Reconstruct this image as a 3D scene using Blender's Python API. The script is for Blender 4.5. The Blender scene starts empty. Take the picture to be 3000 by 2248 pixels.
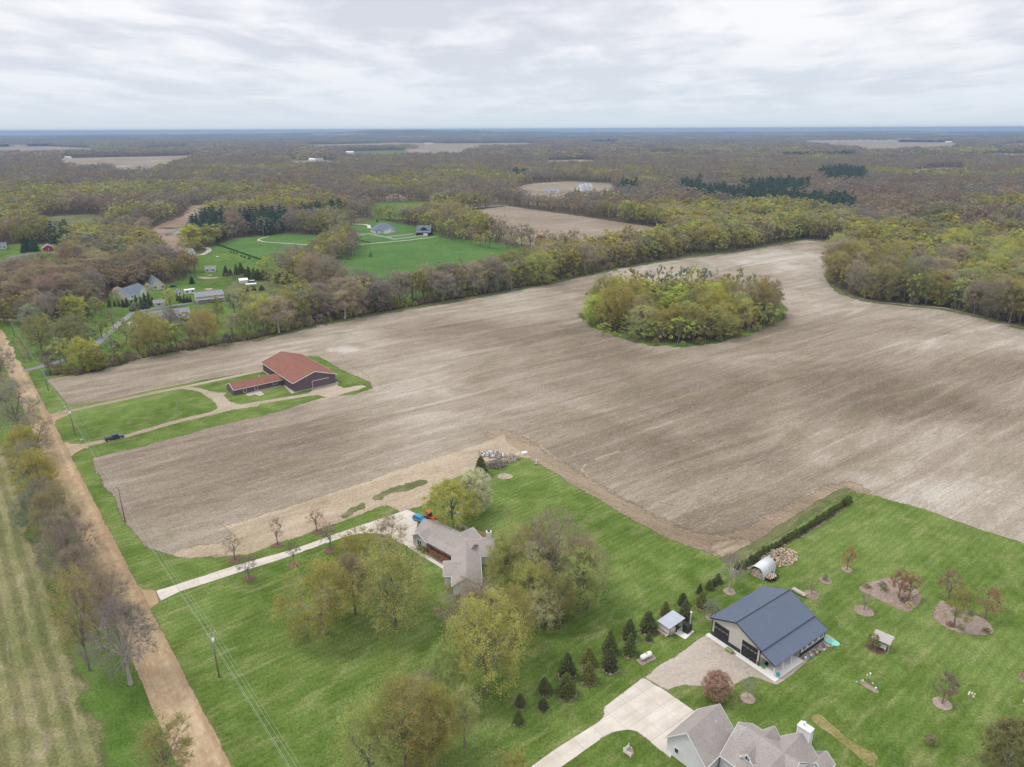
import bpy, bmesh, math, random
import numpy as np
from mathutils import Vector, Matrix, noise as mnoise
from mathutils.geometry import delaunay_2d_cdt

random.seed(7)
RNG = np.random.default_rng(11)
scene = bpy.context.scene
col = scene.collection

# ------------------------------------------------------------------ camera
F, H, HY, ROLL = 2083.0, 100.0, 379.0, -12.0        # focal length and horizon of the photograph in its own pixels, height in metres
CX, CY = 1500.0, 1124.0
RA = math.atan2(ROLL, 3000.0)
PA = math.atan2((CY - HY) * math.cos(RA), F)
cam = bpy.data.cameras.new('camera')
camo = bpy.data.objects.new('camera', cam)
col.objects.link(camo)
cam.sensor_width = 36.0
cam.lens = F / 3000.0 * 36.0
cam.clip_start = 1.0
cam.clip_end = 90000.0
camo.matrix_world = Matrix.Translation((0, 0, H)) @ Matrix.Rotation(math.pi / 2 - PA, 4, 'X') @ Matrix.Rotation(-RA, 4, 'Z').inverted()
scene.camera = camo

# ------------------------------------------------------------------ world: overcast daylight
SUN_EL, SUN_AZ = math.radians(60), math.radians(-80)     # azimuth measured from +Y towards +X
world = bpy.data.worlds.new('World')
scene.world = world
world.use_nodes = True
wt = world.node_tree
wt.nodes.clear()
def N(t, kind, **kw):
    n = t.nodes.new(kind)
    for k, v in kw.items():
        if k.startswith('i_'):
            key = k[2:]
            key = int(key) if key.isdigit() else key.replace('_', ' ')
            n.inputs[key].default_value = v
        else:
            setattr(n, k, v)
    return n
def L(t, a, ao, b, bi):
    t.links.new(a.outputs[ao], b.inputs[bi])
def ramp(t, stops, src=None, out='Fac'):
    r = t.nodes.new('ShaderNodeValToRGB')
    e = r.color_ramp.elements
    while len(e) < len(stops): e.new(0.5)
    for el, (p, c) in zip(e, stops):
        el.position = p
        el.color = (c[0], c[1], c[2], 1) if hasattr(c, '__len__') else (c, c, c, 1)
    if src is not None: t.links.new(src.outputs[out], r.inputs[0])
    return r
def mixc(t, fac, a, b, mode='MIX'):
    m = t.nodes.new('ShaderNodeMix'); m.data_type = 'RGBA'; m.blend_type = mode; m.clamp_factor = True
    def put(sock, v):
        if isinstance(v, tuple) and len(v) == 2 and hasattr(v[0], 'outputs'): t.links.new(v[0].outputs[v[1]], m.inputs[sock])
        elif hasattr(v, 'outputs'): t.links.new(v.outputs[0], m.inputs[sock])
        elif isinstance(v, (int, float)): m.inputs[sock].default_value = v
        else: m.inputs[sock].default_value = (v[0], v[1], v[2], 1)
    put(0, fac); put(6, a); put(7, b)
    return m
def M_out(m): return (m, 2)

tc = N(wt, 'ShaderNodeTexCoord')
sep = N(wt, 'ShaderNodeSeparateXYZ'); L(wt, tc, 'Generated', sep, 0)
zc = N(wt, 'ShaderNodeMath', operation='MAXIMUM', i_1=0.0); L(wt, sep, 2, zc, 0)
zp = N(wt, 'ShaderNodeMath', operation='ADD', i_1=0.075); L(wt, zc, 0, zp, 0)
dx = N(wt, 'ShaderNodeMath', operation='DIVIDE'); L(wt, sep, 0, dx, 0); L(wt, zp, 0, dx, 1)
dy = N(wt, 'ShaderNodeMath', operation='DIVIDE'); L(wt, sep, 1, dy, 0); L(wt, zp, 0, dy, 1)
cmb = N(wt, 'ShaderNodeCombineXYZ'); L(wt, dx, 0, cmb, 0); L(wt, dy, 0, cmb, 1)
mp = N(wt, 'ShaderNodeMapping'); mp.inputs['Location'].default_value = (3.1, 1.7, 0); mp.inputs['Rotation'].default_value = (0, 0, 0.25)
mp.inputs['Scale'].default_value = (1.35, 0.85, 1); L(wt, cmb, 0, mp, 0)
n1 = N(wt, 'ShaderNodeTexNoise', noise_dimensions='2D', i_Scale=1.25, i_Detail=10.0, i_Roughness=0.55, i_Distortion=0.15); L(wt, mp, 0, n1, 'Vector')
n2 = N(wt, 'ShaderNodeTexNoise', noise_dimensions='2D', i_Scale=0.30, i_Detail=3.0, i_Roughness=0.5); L(wt, mp, 0, n2, 'Vector')
ad = N(wt, 'ShaderNodeMath', operation='MULTIPLY_ADD', i_1=0.45); L(wt, n2, 0, ad, 0)
nm = N(wt, 'ShaderNodeMath', operation='MULTIPLY', i_1=0.6); L(wt, n1, 0, nm, 0); L(wt, nm, 0, ad, 2)
cr = ramp(wt, [(0.40, (0.62, 0.645, 0.71)), (0.475, (0.70, 0.715, 0.77)), (0.54, (0.79, 0.80, 0.84)), (0.62, (0.88, 0.88, 0.905))], ad, 0)
hz = ramp(wt, [(0.0, (1, 1, 1)), (0.035, (0.6, 0.6, 0.6)), (0.11, (0.0, 0.0, 0.0))], zc, 0)
sky = N(wt, 'ShaderNodeTexSky', sky_type='NISHITA', sun_disc=False, sun_elevation=SUN_EL, sun_rotation=SUN_AZ, altitude=300.0)
cl = mixc(wt, (hz, 0), (cr, 0), (0.62, 0.70, 0.78))
skm = mixc(wt, 1.0, (sky, 0), (0.10, 0.10, 0.10), 'MULTIPLY')
wmix = mixc(wt, 0.93, M_out(skm), M_out(cl))
# an overcast sky is brighter overhead than at the horizon
up = N(wt, 'ShaderNodeMapRange', i_1=0.15, i_2=0.9, i_3=1.06, i_4=1.62); L(wt, zc, 0, up, 0)
wm2 = N(wt, 'ShaderNodeVectorMath', operation='SCALE'); wt.links.new(wmix.outputs[2], wm2.inputs[0]); L(wt, up, 0, wm2, 'Scale')
bg = N(wt, 'ShaderNodeBackground', i_Strength=1.0); L(wt, wm2, 0, bg, 0)
wo = N(wt, 'ShaderNodeOutputWorld'); L(wt, bg, 0, wo, 0)

sun = bpy.data.lights.new('sun', 'SUN')
sun.energy = 1.5; sun.angle = math.radians(11); sun.color = (1.0, 0.96, 0.90)
suno = bpy.data.objects.new('sun', sun); col.objects.link(suno)
sd = Vector((math.sin(SUN_AZ) * math.cos(SUN_EL), math.cos(SUN_AZ) * math.cos(SUN_EL), math.sin(SUN_EL)))
suno.rotation_euler = (-sd).to_track_quat('-Z', 'Y').to_euler()

vs = scene.view_settings
vs.view_transform = 'Standard'; vs.look = 'None'; vs.exposure = 0.10; vs.gamma = 1.0; vs.use_curve_mapping = False
scene.cycles.max_bounces = 4
scene.cycles.diffuse_bounces = 2
scene.cycles.glossy_bounces = 2
scene.cycles.transmission_bounces = 2
scene.cycles.transparent_max_bounces = 12
scene.cycles.volume_bounces = 0
scene.cycles.use_denoising = True
scene.cycles.use_adaptive_sampling = True
scene.cycles.adaptive_threshold = 0.012
scene.cycles.use_fast_gi = False
scene.cycles.caustics_reflective = False
scene.cycles.caustics_refractive = False

# ------------------------------------------------------------------ measuring: a point of the photograph to the ground it shows
def G(x, y, z=0.0):
    u, v = x - CX, y - CY
    u2 = u * math.cos(RA) + v * math.sin(RA); v2 = -u * math.sin(RA) + v * math.cos(RA)
    fy = math.cos(PA) * F - math.sin(PA) * v2
    fz = -math.sin(PA) * F - math.cos(PA) * v2
    t = (z - H) / fz
    return (u2 * t, fy * t)
def P(X, Y, Z=0.0):
    Zr = Z - H
    zc = math.cos(PA) * Y - math.sin(PA) * Zr
    yc = -(math.sin(PA) * Y + math.cos(PA) * Zr)
    u2 = F * X / zc; v2 = F * yc / zc
    return (u2 * math.cos(RA) - v2 * math.sin(RA) + CX, u2 * math.sin(RA) + v2 * math.cos(RA) + CY)
def depth(X, Y, Z=0.0): return math.cos(PA) * Y - math.sin(PA) * (Z - H)
def gp(pts):
    return [G(p[0], p[1], p[2] if len(p) > 2 else 0.0) for p in pts]
def hgt(bx, by, ty):
    X, Y = G(bx, by)
    lo, hi = 0.0, 60.0
    for _ in range(30):
        m = (lo + hi) / 2
        if P(X, Y, m)[1] > ty: lo = m
        else: hi = m
    return lo
ROW = math.radians(35.5)                     # the direction in which the fields are worked

# ------------------------------------------------------------------ materials
MATS = {}
def newmat(name):
    m = bpy.data.materials.new(name); m.use_nodes = True
    t = m.node_tree; t.nodes.clear()
    o = t.nodes.new('ShaderNodeOutputMaterial'); o.location = (900, 0)
    return m, t, o
def world_pos(t, rot=0.0, scale=(1, 1, 1), loc=(0, 0, 0)):
    g = t.nodes.new('ShaderNodeNewGeometry')
    mpn = t.nodes.new('ShaderNodeMapping'); mpn.vector_type = 'POINT'
    L(t, g, 'Position', mpn, 0)
    if rot:
        mpn.inputs['Rotation'].default_value = (0, 0, -rot)
    mp2 = t.nodes.new('ShaderNodeMapping'); L(t, mpn, 0, mp2, 0)
    mp2.inputs['Scale'].default_value = scale; mp2.inputs['Location'].default_value = loc
    return mp2
def noise(t, vec, scale, detail=3.0, rough=0.55, dist=0.0, dims='2D'):
    n = N(t, 'ShaderNodeTexNoise', noise_dimensions=dims, i_Scale=scale, i_Detail=detail, i_Roughness=rough, i_Distortion=dist)
    L(t, vec, 0, n, 'Vector')
    return n
def finish(t, o, colour, rough=0.9, edge=False, spec=0.15, fr_scale=0.8, bump=None, metal=0.0, ragged=0.55):
    b = N(t, 'ShaderNodeBsdfPrincipled', i_Roughness=rough, i_Metallic=metal)
    b.inputs['Specular IOR Level'].default_value = spec
    if isinstance(colour, tuple) and hasattr(colour[0], 'outputs'): t.links.new(colour[0].outputs[colour[1]], b.inputs['Base Color'])
    else: b.inputs['Base Color'].default_value = (*colour, 1)
    if bump is not None:
        bn = N(t, 'ShaderNodeBump', i_Strength=bump[1], i_Distance=bump[2]); t.links.new(bump[0].outputs[0], bn.inputs['Height']); L(t, bn, 0, b, 'Normal')
    if edge:
        a = N(t, 'ShaderNodeAttribute', attribute_name='edge')
        v = world_pos(t)
        n = noise(t, v, fr_scale, 5.0, 0.65)
        # alpha = clamp((edge - ragged*(noise)) * k)
        s = N(t, 'ShaderNodeMath', operation='MULTIPLY_ADD', i_1=-ragged * 2, i_2=ragged * 0.92); L(t, n, 0, s, 0)
        s2 = N(t, 'ShaderNodeMath', operation='ADD'); L(t, a, 'Fac', s2, 0); L(t, s, 0, s2, 1)
        s3 = N(t, 'ShaderNodeMath', operation='MULTIPLY', use_clamp=True, i_1=2.6); L(t, s2, 0, s3, 0)
        tr = N(t, 'ShaderNodeBsdfTransparent')
        mx = N(t, 'ShaderNodeMixShader'); L(t, s3, 0, mx, 0); L(t, tr, 0, mx, 1); L(t, b, 0, mx, 2)
        L(t, mx, 0, o, 0)
    else:
        L(t, b, 0, o, 0)
def plain(name, c, rough=0.6, var=0.10, scale=2.0, spec=0.3, metal=0.0, streak=None):
    """painted, metal or stone surface with a little dirt"""
    if name in MATS: return MATS[name]
    m, t, o = newmat(name)
    tcn = N(t, 'ShaderNodeTexCoord')
    mpn = N(t, 'ShaderNodeMapping'); L(t, tcn, 'Object', mpn, 0)
    if streak: mpn.inputs['Scale'].default_value = streak
    n = noise(t, mpn, scale, 4.0, 0.6, dims='3D')
    r = ramp(t, [(0.3, tuple(x * (1 - var) for x in c)), (0.7, tuple(min(1, x * (1 + var)) for x in c))], n, 0)
    finish(t, o, (r, 0), rough, spec=spec, metal=metal)
    MATS[name] = m
    return m
def glass(name='window_glass', c=(0.05, 0.065, 0.075)):
    if name in MATS: return MATS[name]
    m, t, o = newmat(name)
    finish(t, o, c, 0.12, spec=0.5)
    MATS[name] = m
    return m

def grass_mat(name, dark, mid, light, dry, stripe=0.0, stripe_rot=0.0, stripe_w=1.2, edge=True, dryamt=0.5, fine=0.35, fr=0.8, ragged=0.55, seed=0.0):
    m, t, o = newmat(name)
    v = world_pos(t, loc=(seed, seed * 1.7, 0))
    big = noise(t, v, 0.028, 4.0, 0.55, 0.4)
    med = noise(t, v, 0.17, 4.0, 0.6, 0.3)
    sm = noise(t, v, 2.1, 4.0, 0.72)
    vs_ = world_pos(t, stripe_rot, (0.38, 1.0, 1))
    st = noise(t, vs_, 0.30, 5.0, 0.68, 0.5)
    r1 = ramp(t, [(0.34, dark), (0.50, mid), (0.66, light)], big, 0)
    r2 = ramp(t, [(0.34, dark), (0.54, mid), (0.70, light)], med, 0)
    a = mixc(t, 0.5, (r1, 0), (r2, 0))
    dr = ramp(t, [(0.50, 0.0), (0.72, 1.0)], st, 0)
    dm = N(t, 'ShaderNodeMath', operation='MULTIPLY', i_1=dryamt); L(t, dr, 0, dm, 0)
    b = mixc(t, (dm, 0), M_out(a), dry)
    c = ramp(t, [(0.32, 1 - fine), (0.68, 1 + fine * 0.75)], sm, 0)
    d = mixc(t, 1.0, M_out(b), (c, 0), 'MULTIPLY')
    d.clamp_result = False
    cc = M_out(d)
    if stripe:
        vv = world_pos(t, stripe_rot)
        w = N(t, 'ShaderNodeTexWave', wave_type='BANDS', bands_direction='Y', i_Scale=1.0 / stripe_w * 0.314, i_Distortion=2.2, i_Detail=2.0, i_Detail_Scale=0.25)
        L(t, vv, 0, w, 0)
        wr = ramp(t, [(0.3, 1 - stripe), (0.7, 1 + stripe)], w, 'Fac' if 'Fac' in w.outputs else 1)
        e = mixc(t, 1.0, cc, (wr, 0), 'MULTIPLY'); cc = M_out(e)
    finish(t, o, cc, 0.95, edge=edge, spec=0.05, fr_scale=fr, ragged=ragged)
    MATS[name] = m
    return m

# lawns, pastures, verges
grass_mat('lawn_grass', (0.072, 0.118, 0.020), (0.120, 0.178, 0.037), (0.182, 0.242, 0.070), (0.285, 0.285, 0.125), 0.055, math.radians(39), 1.7, dryamt=0.45, fine=0.34, ragged=0.7)
grass_mat('lawn_grass_home', (0.030, 0.078, 0.010), (0.060, 0.130, 0.020), (0.104, 0.182, 0.034), (0.205, 0.225, 0.082), 0.06, math.radians(-4), 1.5, dryamt=0.30, seed=31.0)
grass_mat('verge_grass', (0.060, 0.112, 0.018), (0.094, 0.162, 0.030), (0.138, 0.210, 0.052), (0.215, 0.225, 0.100), 0.0, math.radians(-51), dryamt=0.30, seed=13.0)
grass_mat('pasture_grass', (0.062, 0.135, 0.030), (0.080, 0.165, 0.038), (0.112, 0.200, 0.052), (0.160, 0.205, 0.080), 0.04, math.radians(12), 2.2, dryamt=0.35, fine=0.2, fr=0.25, seed=5.0)
grass_mat('rough_grass', (0.075, 0.100, 0.030), (0.125, 0.145, 0.055), (0.185, 0.180, 0.085), (0.29, 0.245, 0.145), 0.0, ROW, dryamt=0.6, fr=0.5, seed=9.0)
grass_mat('hay_field', (0.110, 0.130, 0.042), (0.185, 0.182, 0.078), (0.255, 0.230, 0.125), (0.33, 0.275, 0.18), 0.13, math.radians(-51.3), 3.3, dryamt=0.6, fr=0.4, seed=3.0)
grass_mat('dormant_grass', (0.17, 0.165, 0.055), (0.25, 0.22, 0.085), (0.33, 0.27, 0.12), (0.36, 0.29, 0.15), dryamt=0.5, seed=2.0)

def soil_mat(name, cols, edge=True, tone=True, residue=0.30, fr=0.5, rot=ROW, ragged=0.55, green=0.35, passes=False):
    m, t, o = newmat(name)
    brown, mid, tan, pale = cols
    v = world_pos(t, loc=(4, 9, 0))
    vr = world_pos(t, rot, (0.16, 1.0, 1))        # long streaks along the rows
    vr2 = world_pos(t, rot, (0.25, 1.6, 1), (7, 3, 0))
    wb = noise(t, v, 0.010, 4.0, 0.55, 0.5)
    s1 = noise(t, vr, 0.11, 7.0, 0.66, 0.8)
    s2 = noise(t, vr2, 0.80, 6.0, 0.74, 0.1)
    fine = noise(t, v, 1.4, 5.0, 0.78)
    # value = weighted sum + tone attribute
    a = N(t, 'ShaderNodeMath', operation='MULTIPLY', i_1=0.85); L(t, wb, 0, a, 0)
    b = N(t, 'ShaderNodeMath', operation='MULTIPLY_ADD', i_1=0.62); L(t, s1, 0, b, 0); L(t, a, 0, b, 2)
    c = N(t, 'ShaderNodeMath', operation='MULTIPLY_ADD', i_1=0.50); L(t, s2, 0, c, 0); L(t, b, 0, c, 2)
    if passes:
        vp = world_pos(t, rot + 0.02)
        wv = N(t, 'ShaderNodeTexWave', wave_type='BANDS', bands_direction='Y', i_Scale=0.314 / 7.6, i_Distortion=1.6, i_Detail=3.0, i_Detail_Scale=0.05)
        L(t, vp, 0, wv, 0)
        wr_ = ramp(t, [(0.0, 0.0), (0.86, 0.0), (0.97, 1.0)], wv, 'Fac' if 'Fac' in wv.outputs else 1)
        wv2 = N(t, 'ShaderNodeTexWave', wave_type='BANDS', bands_direction='Y', i_Scale=0.314 / 1.5, i_Distortion=1.0, i_Detail=2.0, i_Detail_Scale=0.2)
        L(t, vp, 0, wv2, 0)
        c3_ = N(t, 'ShaderNodeMath', operation='MULTIPLY_ADD', i_1=0.055); L(t, wr_, 0, c3_, 0); L(t, c, 0, c3_, 2)
        c4_ = N(t, 'ShaderNodeMath', operation='MULTIPLY_ADD', i_1=0.022); L(t, wv2, 'Fac' if 'Fac' in wv2.outputs else 1, c4_, 0); L(t, c3_, 0, c4_, 2)
        c = c4_
    last = c
    if tone:
        at = N(t, 'ShaderNodeAttribute', attribute_name='tone')
        d = N(t, 'ShaderNodeMath', operation='ADD'); L(t, c, 0, d, 0); L(t, at, 'Fac', d, 1); last = d
    e = N(t, 'ShaderNodeMath', operation='SUBTRACT', i_1=0.485); L(t, last, 0, e, 0)
    r = ramp(t, [(0.22, brown), (0.44, mid), (0.62, tan), (0.86, pale)], e, 0)
    fr_ = ramp(t, [(0.30, 1 - residue), (0.70, 1 + residue)], fine, 0)
    q = mixc(t, 1.0, (r, 0), (fr_, 0), 'MULTIPLY'); q.clamp_result = False
    # pale straw litter in short flecks along the rows
    vf = world_pos(t, rot, (0.45, 2.6, 1), (1, 5, 0))
    fl = noise(t, vf, 1.1, 3.0, 0.6)
    fl2 = ramp(t, [(0.60, 0.0), (0.72, 1.0)], fl, 0)
    fm = N(t, 'ShaderNodeMath', operation='MULTIPLY', i_1=0.42); L(t, fl2, 0, fm, 0)
    q2 = mixc(t, (fm, 0), M_out(q), tuple(min(1, x * 1.15) for x in pale))
    # faint weeds greening
    gn = noise(t, v, 0.045, 5.0, 0.7, 0.6)
    g2 = ramp(t, [(0.54, 0.0), (0.70, 1.0)], gn, 0)
    gm = N(t, 'ShaderNodeMath', operation='MULTIPLY', i_1=green); L(t, g2, 0, gm, 0)
    q3 = mixc(t, (gm, 0), M_out(q2), (0.17, 0.155, 0.075))
    finish(t, o, M_out(q3), 0.95, edge=edge, spec=0.05, fr_scale=fr, ragged=ragged)
    MATS[name] = m
    return m
soil_mat('field_soil', ((0.152, 0.117, 0.083), (0.238, 0.192, 0.142), (0.320, 0.270, 0.210), (0.46, 0.415, 0.355)), passes=True, residue=0.28)
soil_mat('far_soil', ((0.20, 0.158, 0.115), (0.25, 0.20, 0.148), (0.31, 0.25, 0.19), (0.40, 0.335, 0.265)), tone=False, fr=0.06, green=0.35)
soil_mat('straw_litter', ((0.19, 0.145, 0.10), (0.34, 0.265, 0.185), (0.43, 0.345, 0.25), (0.54, 0.45, 0.35)), tone=False, green=0.30, residue=0.26)
soil_mat('gravel_pale', ((0.36, 0.31, 0.26), (0.42, 0.36, 0.30), (0.48, 0.42, 0.35), (0.54, 0.47, 0.40)), tone=False, green=0.0, residue=0.16, rot=0.3, ragged=0.35)
soil_mat('dirt_road', ((0.285, 0.200, 0.118), (0.355, 0.255, 0.152), (0.425, 0.315, 0.198), (0.52, 0.41, 0.28)), tone=True, green=0.0, residue=0.10, rot=math.radians(-51.5), ragged=0.35)
soil_mat('headland_soil', ((0.165, 0.120, 0.080), (0.255, 0.195, 0.135), (0.33, 0.26, 0.185), (0.44, 0.36, 0.28)), tone=False, rot=math.radians(-38), ragged=0.75, green=0.25)
soil_mat('gravel_track', ((0.27, 0.215, 0.155), (0.35, 0.285, 0.21), (0.42, 0.345, 0.265), (0.50, 0.42, 0.33)), tone=False, green=0.12, residue=0.2, rot=math.radians(38), ragged=0.5)
soil_mat('mulch', ((0.24, 0.18, 0.145), (0.31, 0.24, 0.195), (0.385, 0.305, 0.255), (0.48, 0.40, 0.34)), tone=False, green=0.05, residue=0.3, rot=0.0, ragged=0.3, fr=1.5)
soil_mat('dark_mulch', ((0.10, 0.06, 0.045), (0.14, 0.085, 0.065), (0.19, 0.12, 0.09), (0.24, 0.16, 0.12)), tone=False, green=0.0, residue=0.3, rot=0.0, ragged=0.3, fr=1.5)
soil_mat('asphalt', ((0.16, 0.16, 0.17), (0.20, 0.20, 0.21), (0.24, 0.24, 0.245), (0.29, 0.29, 0.29)), tone=False, green=0.0, residue=0.1, rot=0.6, ragged=0.3)
soil_mat('marsh_reed', ((0.22, 0.15, 0.11), (0.28, 0.20, 0.15), (0.34, 0.25, 0.19), (0.42, 0.33, 0.25)), tone=False, green=0.1, fr=0.1)

def concrete_mat():
    m, t, o = newmat('concrete')
    v = world_pos(t)
    n = noise(t, v, 0.25, 5.0, 0.6); f = noise(t, v, 3.0, 4.0, 0.7)
    r = ramp(t, [(0.3, (0.55, 0.49, 0.42)), (0.7, (0.66, 0.60, 0.53))], n, 0)
    fr_ = ramp(t, [(0.3, 0.94), (0.7, 1.05)], f, 0)
    q = mixc(t, 1.0, (r, 0), (fr_, 0), 'MULTIPLY')
    vb = world_pos(t, math.radians(37))
    bk = N(t, 'ShaderNodeTexBrick', offset=0.0, i_Scale=1.0, i_Mortar_Size=0.06, i_Mortar_Smooth=0.6, i_Brick_Width=4.4, i_Row_Height=4.4)
    bk.inputs['Color1'].default_value = (1, 1, 1, 1); bk.inputs['Color2'].default_value = (0.955, 0.95, 0.94, 1); bk.inputs['Mortar'].default_value = (0.72, 0.70, 0.67, 1)
    L(t, vb, 0, bk, 0)
    q = mixc(t, 1.0, M_out(q), (bk, 0), 'MULTIPLY')
    ty = noise(t, world_pos(t, math.radians(35), (0.06, 1.0, 1)), 0.7, 4.0, 0.6)
    tyr = ramp(t, [(0.35, 0.93), (0.6, 1.03)], ty, 0)
    q = mixc(t, 1.0, M_out(q), (tyr, 0), 'MULTIPLY')
    finish(t, o, M_out(q), 0.9, edge=True, spec=0.1, fr_scale=1.5, ragged=0.12)
    MATS['concrete'] = m
concrete_mat()
plain('concrete_slab', (0.74, 0.72, 0.67), 0.85, 0.05, 1.0)

def forest_floor():
    m, t, o = newmat('forest_floor')
    v = world_pos(t)
    a = noise(t, v, 0.012, 4.0, 0.6, 0.5); b = noise(t, v, 0.35, 5.0, 0.7)
    r = ramp(t, [(0.3, (0.085, 0.066, 0.046)), (0.5, (0.125, 0.098, 0.066)), (0.7, (0.120, 0.125, 0.055))], a, 0)
    fr_ = ramp(t, [(0.3, 0.7), (0.7, 1.25)], b, 0)
    q = mixc(t, 1.0, (r, 0), (fr_, 0), 'MULTIPLY')
    finish(t, o, M_out(q), 0.97, spec=0.03)
    MATS['forest_floor'] = m
forest_floor()

def water_mat():
    m, t, o = newmat('pond_water')
    finish(t, o, (0.10, 0.11, 0.12), 0.08, spec=0.6)
    MATS['pond_water'] = m
water_mat()

# ------------------------------------------------------------------ object helpers
def tag(o, label=None, cat=None, group=None, kind=None):
    if label: o['label'] = label
    if cat: o['category'] = cat
    if group: o['group'] = group
    if kind: o['kind'] = kind
    return o
def empty(name, loc=(0, 0, 0), rz=0.0, label=None, cat=None, group=None):
    o = bpy.data.objects.new(name, None); col.objects.link(o)
    o.location = loc; o.rotation_euler = (0, 0, rz); o.empty_display_size = 0.5
    return tag(o, label, cat, group)
def mesh_np(name, co, tris, mats=(), mat_idx=None, attrs=None, smooth=False, quads=False):
    me = bpy.data.meshes.new(name)
    co = np.asarray(co, dtype=np.float32); tris = np.asarray(tris, dtype=np.int32)
    k = tris.shape[1]
    me.vertices.add(len(co)); me.vertices.foreach_set('co', co.ravel())
    me.loops.add(tris.size); me.loops.foreach_set('vertex_index', tris.ravel())
    me.polygons.add(len(tris)); me.polygons.foreach_set('loop_start', np.arange(0, tris.size, k, dtype=np.int32))
    if mat_idx is not None: me.polygons.foreach_set('material_index', np.asarray(mat_idx, dtype=np.int32))
    if smooth: me.polygons.foreach_set('use_smooth', np.ones(len(tris), dtype=bool))
    for m in mats: me.materials.append(m)
    if attrs:
        for an, (dom, arr) in attrs.items():
            at = me.attributes.new(an, 'FLOAT', dom); at.data.foreach_set('value', np.asarray(arr, dtype=np.float32))
    me.update(calc_edges=True)
    return me
class MB:
    """collects solids in one mesh"""
    def __init__(s): s.v = []; s.f = []; s.mi = []
    def add(s, vs, fs, m=0):
        n = len(s.v); s.v += [tuple(p) for p in vs]; s.f += [tuple(i + n for i in f) for f in fs]; s.mi += [m] * len(fs)
        return s
    def box(s, x0, y0, z0, x1, y1, z1, m=0):
        return s.add([(x0, y0, z0), (x1, y0, z0), (x1, y1, z0), (x0, y1, z0), (x0, y0, z1), (x1, y0, z1), (x1, y1, z1), (x0, y1, z1)],
                     [(3, 2, 1, 0), (4, 5, 6, 7), (0, 1, 5, 4), (1, 2, 6, 5), (2, 3, 7, 6), (3, 0, 4, 7)], m)
    def extrude(s, poly, vec, m=0):
        """poly: 3D points of a flat outline, swept by vec"""
        n = len(poly); vec = Vector(vec)
        a = [Vector(p) for p in poly]; b = [p + vec for p in a]
        return s.add(a + b, [tuple(range(n))[::-1], tuple(range(n, 2 * n))] + [(i, (i + 1) % n, n + (i + 1) % n, n + i) for i in range(n)], m)
    def tube(s, p0, p1, r0, r1=None, k=8, m=0, caps=True):
        r1 = r0 if r1 is None else r1
        p0, p1 = Vector(p0), Vector(p1); d = (p1 - p0)
        if d.length < 1e-6: return s
        q = d.to_track_quat('Z', 'Y')
        vs = [p0 + q @ Vector((math.cos(2 * math.pi * i / k) * r0, math.sin(2 * math.pi * i / k) * r0, 0)) for i in range(k)]
        vs += [p1 + q @ Vector((math.cos(2 * math.pi * i / k) * r1, math.sin(2 * math.pi * i / k) * r1, 0)) for i in range(k)]
        fs = [(i, (i + 1) % k, k + (i + 1) % k, k + i) for i in range(k)]
        if caps: fs += [tuple(range(k))[::-1], tuple(range(k, 2 * k))]
        return s.add(vs, fs, m)
    def ball(s, c, r, k=8, sz=1.0, m=0):
        vs = [(c[0], c[1], c[2] - r * sz)]; rings = k // 2
        for j in range(1, rings):
            a = -math.pi / 2 + math.pi * j / rings
            for i in range(k): vs.append((c[0] + r * math.cos(a) * math.cos(2 * math.pi * i / k), c[1] + r * math.cos(a) * math.sin(2 * math.pi * i / k), c[2] + r * sz * math.sin(a)))
        vs.append((c[0], c[1], c[2] + r * sz)); top = len(vs) - 1
        fs = [(0, 1 + (i + 1) % k, 1 + i) for i in range(k)]
        for j in range(rings - 2):
            b = 1 + j * k
            fs += [(b + i, b + (i + 1) % k, b + k + (i + 1) % k, b + k + i) for i in range(k)]
        b = 1 + (rings - 2) * k
        fs += [(b + i, b + (i + 1) % k, top) for i in range(k)]
        return s.add(vs, fs, m)
    def mesh(s, name, mats, smooth=False, bevel=0.0):
        me = bpy.data.meshes.new(name); me.from_pydata(s.v, [], s.f)
        for m in (mats if isinstance(mats, (list, tuple)) else [mats]): me.materials.append(m)
        for p, i in zip(me.polygons, s.mi): p.material_index = i; p.use_smooth = smooth
        bm = bmesh.new(); bm.from_mesh(me)
        bmesh.ops.recalc_face_normals(bm, faces=bm.faces)
        if bevel: bmesh.ops.bevel(bm, geom=[e for e in bm.edges if e.calc_face_angle(0) > 0.5], offset=bevel, segments=2, affect='EDGES')
        bm.to_mesh(me); bm.free()
        return me
    def build(s, name, mats, parent=None, smooth=False, bevel=0.0):
        o = bpy.data.objects.new(name, s.mesh(name, mats, smooth, bevel)); col.objects.link(o)
        if parent is not None: o.parent = parent
        return o

# ------------------------------------------------------------------ ground sheets
def seg_dist(pts, poly):
    a = np.asarray(poly); b = np.roll(a, -1, axis=0); d = b - a; L2 = (d ** 2).sum(1) + 1e-12
    out = np.full(len(pts), 1e9)
    for i in range(0, len(pts), 2000):
        p = pts[i:i + 2000][:, None, :]
        t = np.clip(((p - a) * d).sum(2) / L2, 0, 1)
        out[i:i + 2000] = np.sqrt((((a + t[..., None] * d) - p) ** 2).sum(2)).min(1)
    return out
def inside(pts, poly):
    x, y = pts[:, 0], pts[:, 1]; r = np.zeros(len(pts), bool); n = len(poly)
    for i in range(n):
        x0, y0 = poly[i]; x1, y1 = poly[(i + 1) % n]
        c = ((y0 > y) != (y1 > y))
        if not c.any(): continue
        xi = (x1 - x0) * (y - y0) / ((y1 - y0) if y1 != y0 else 1e-9) + x0
        r ^= c & (x < xi)
    return r
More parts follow.
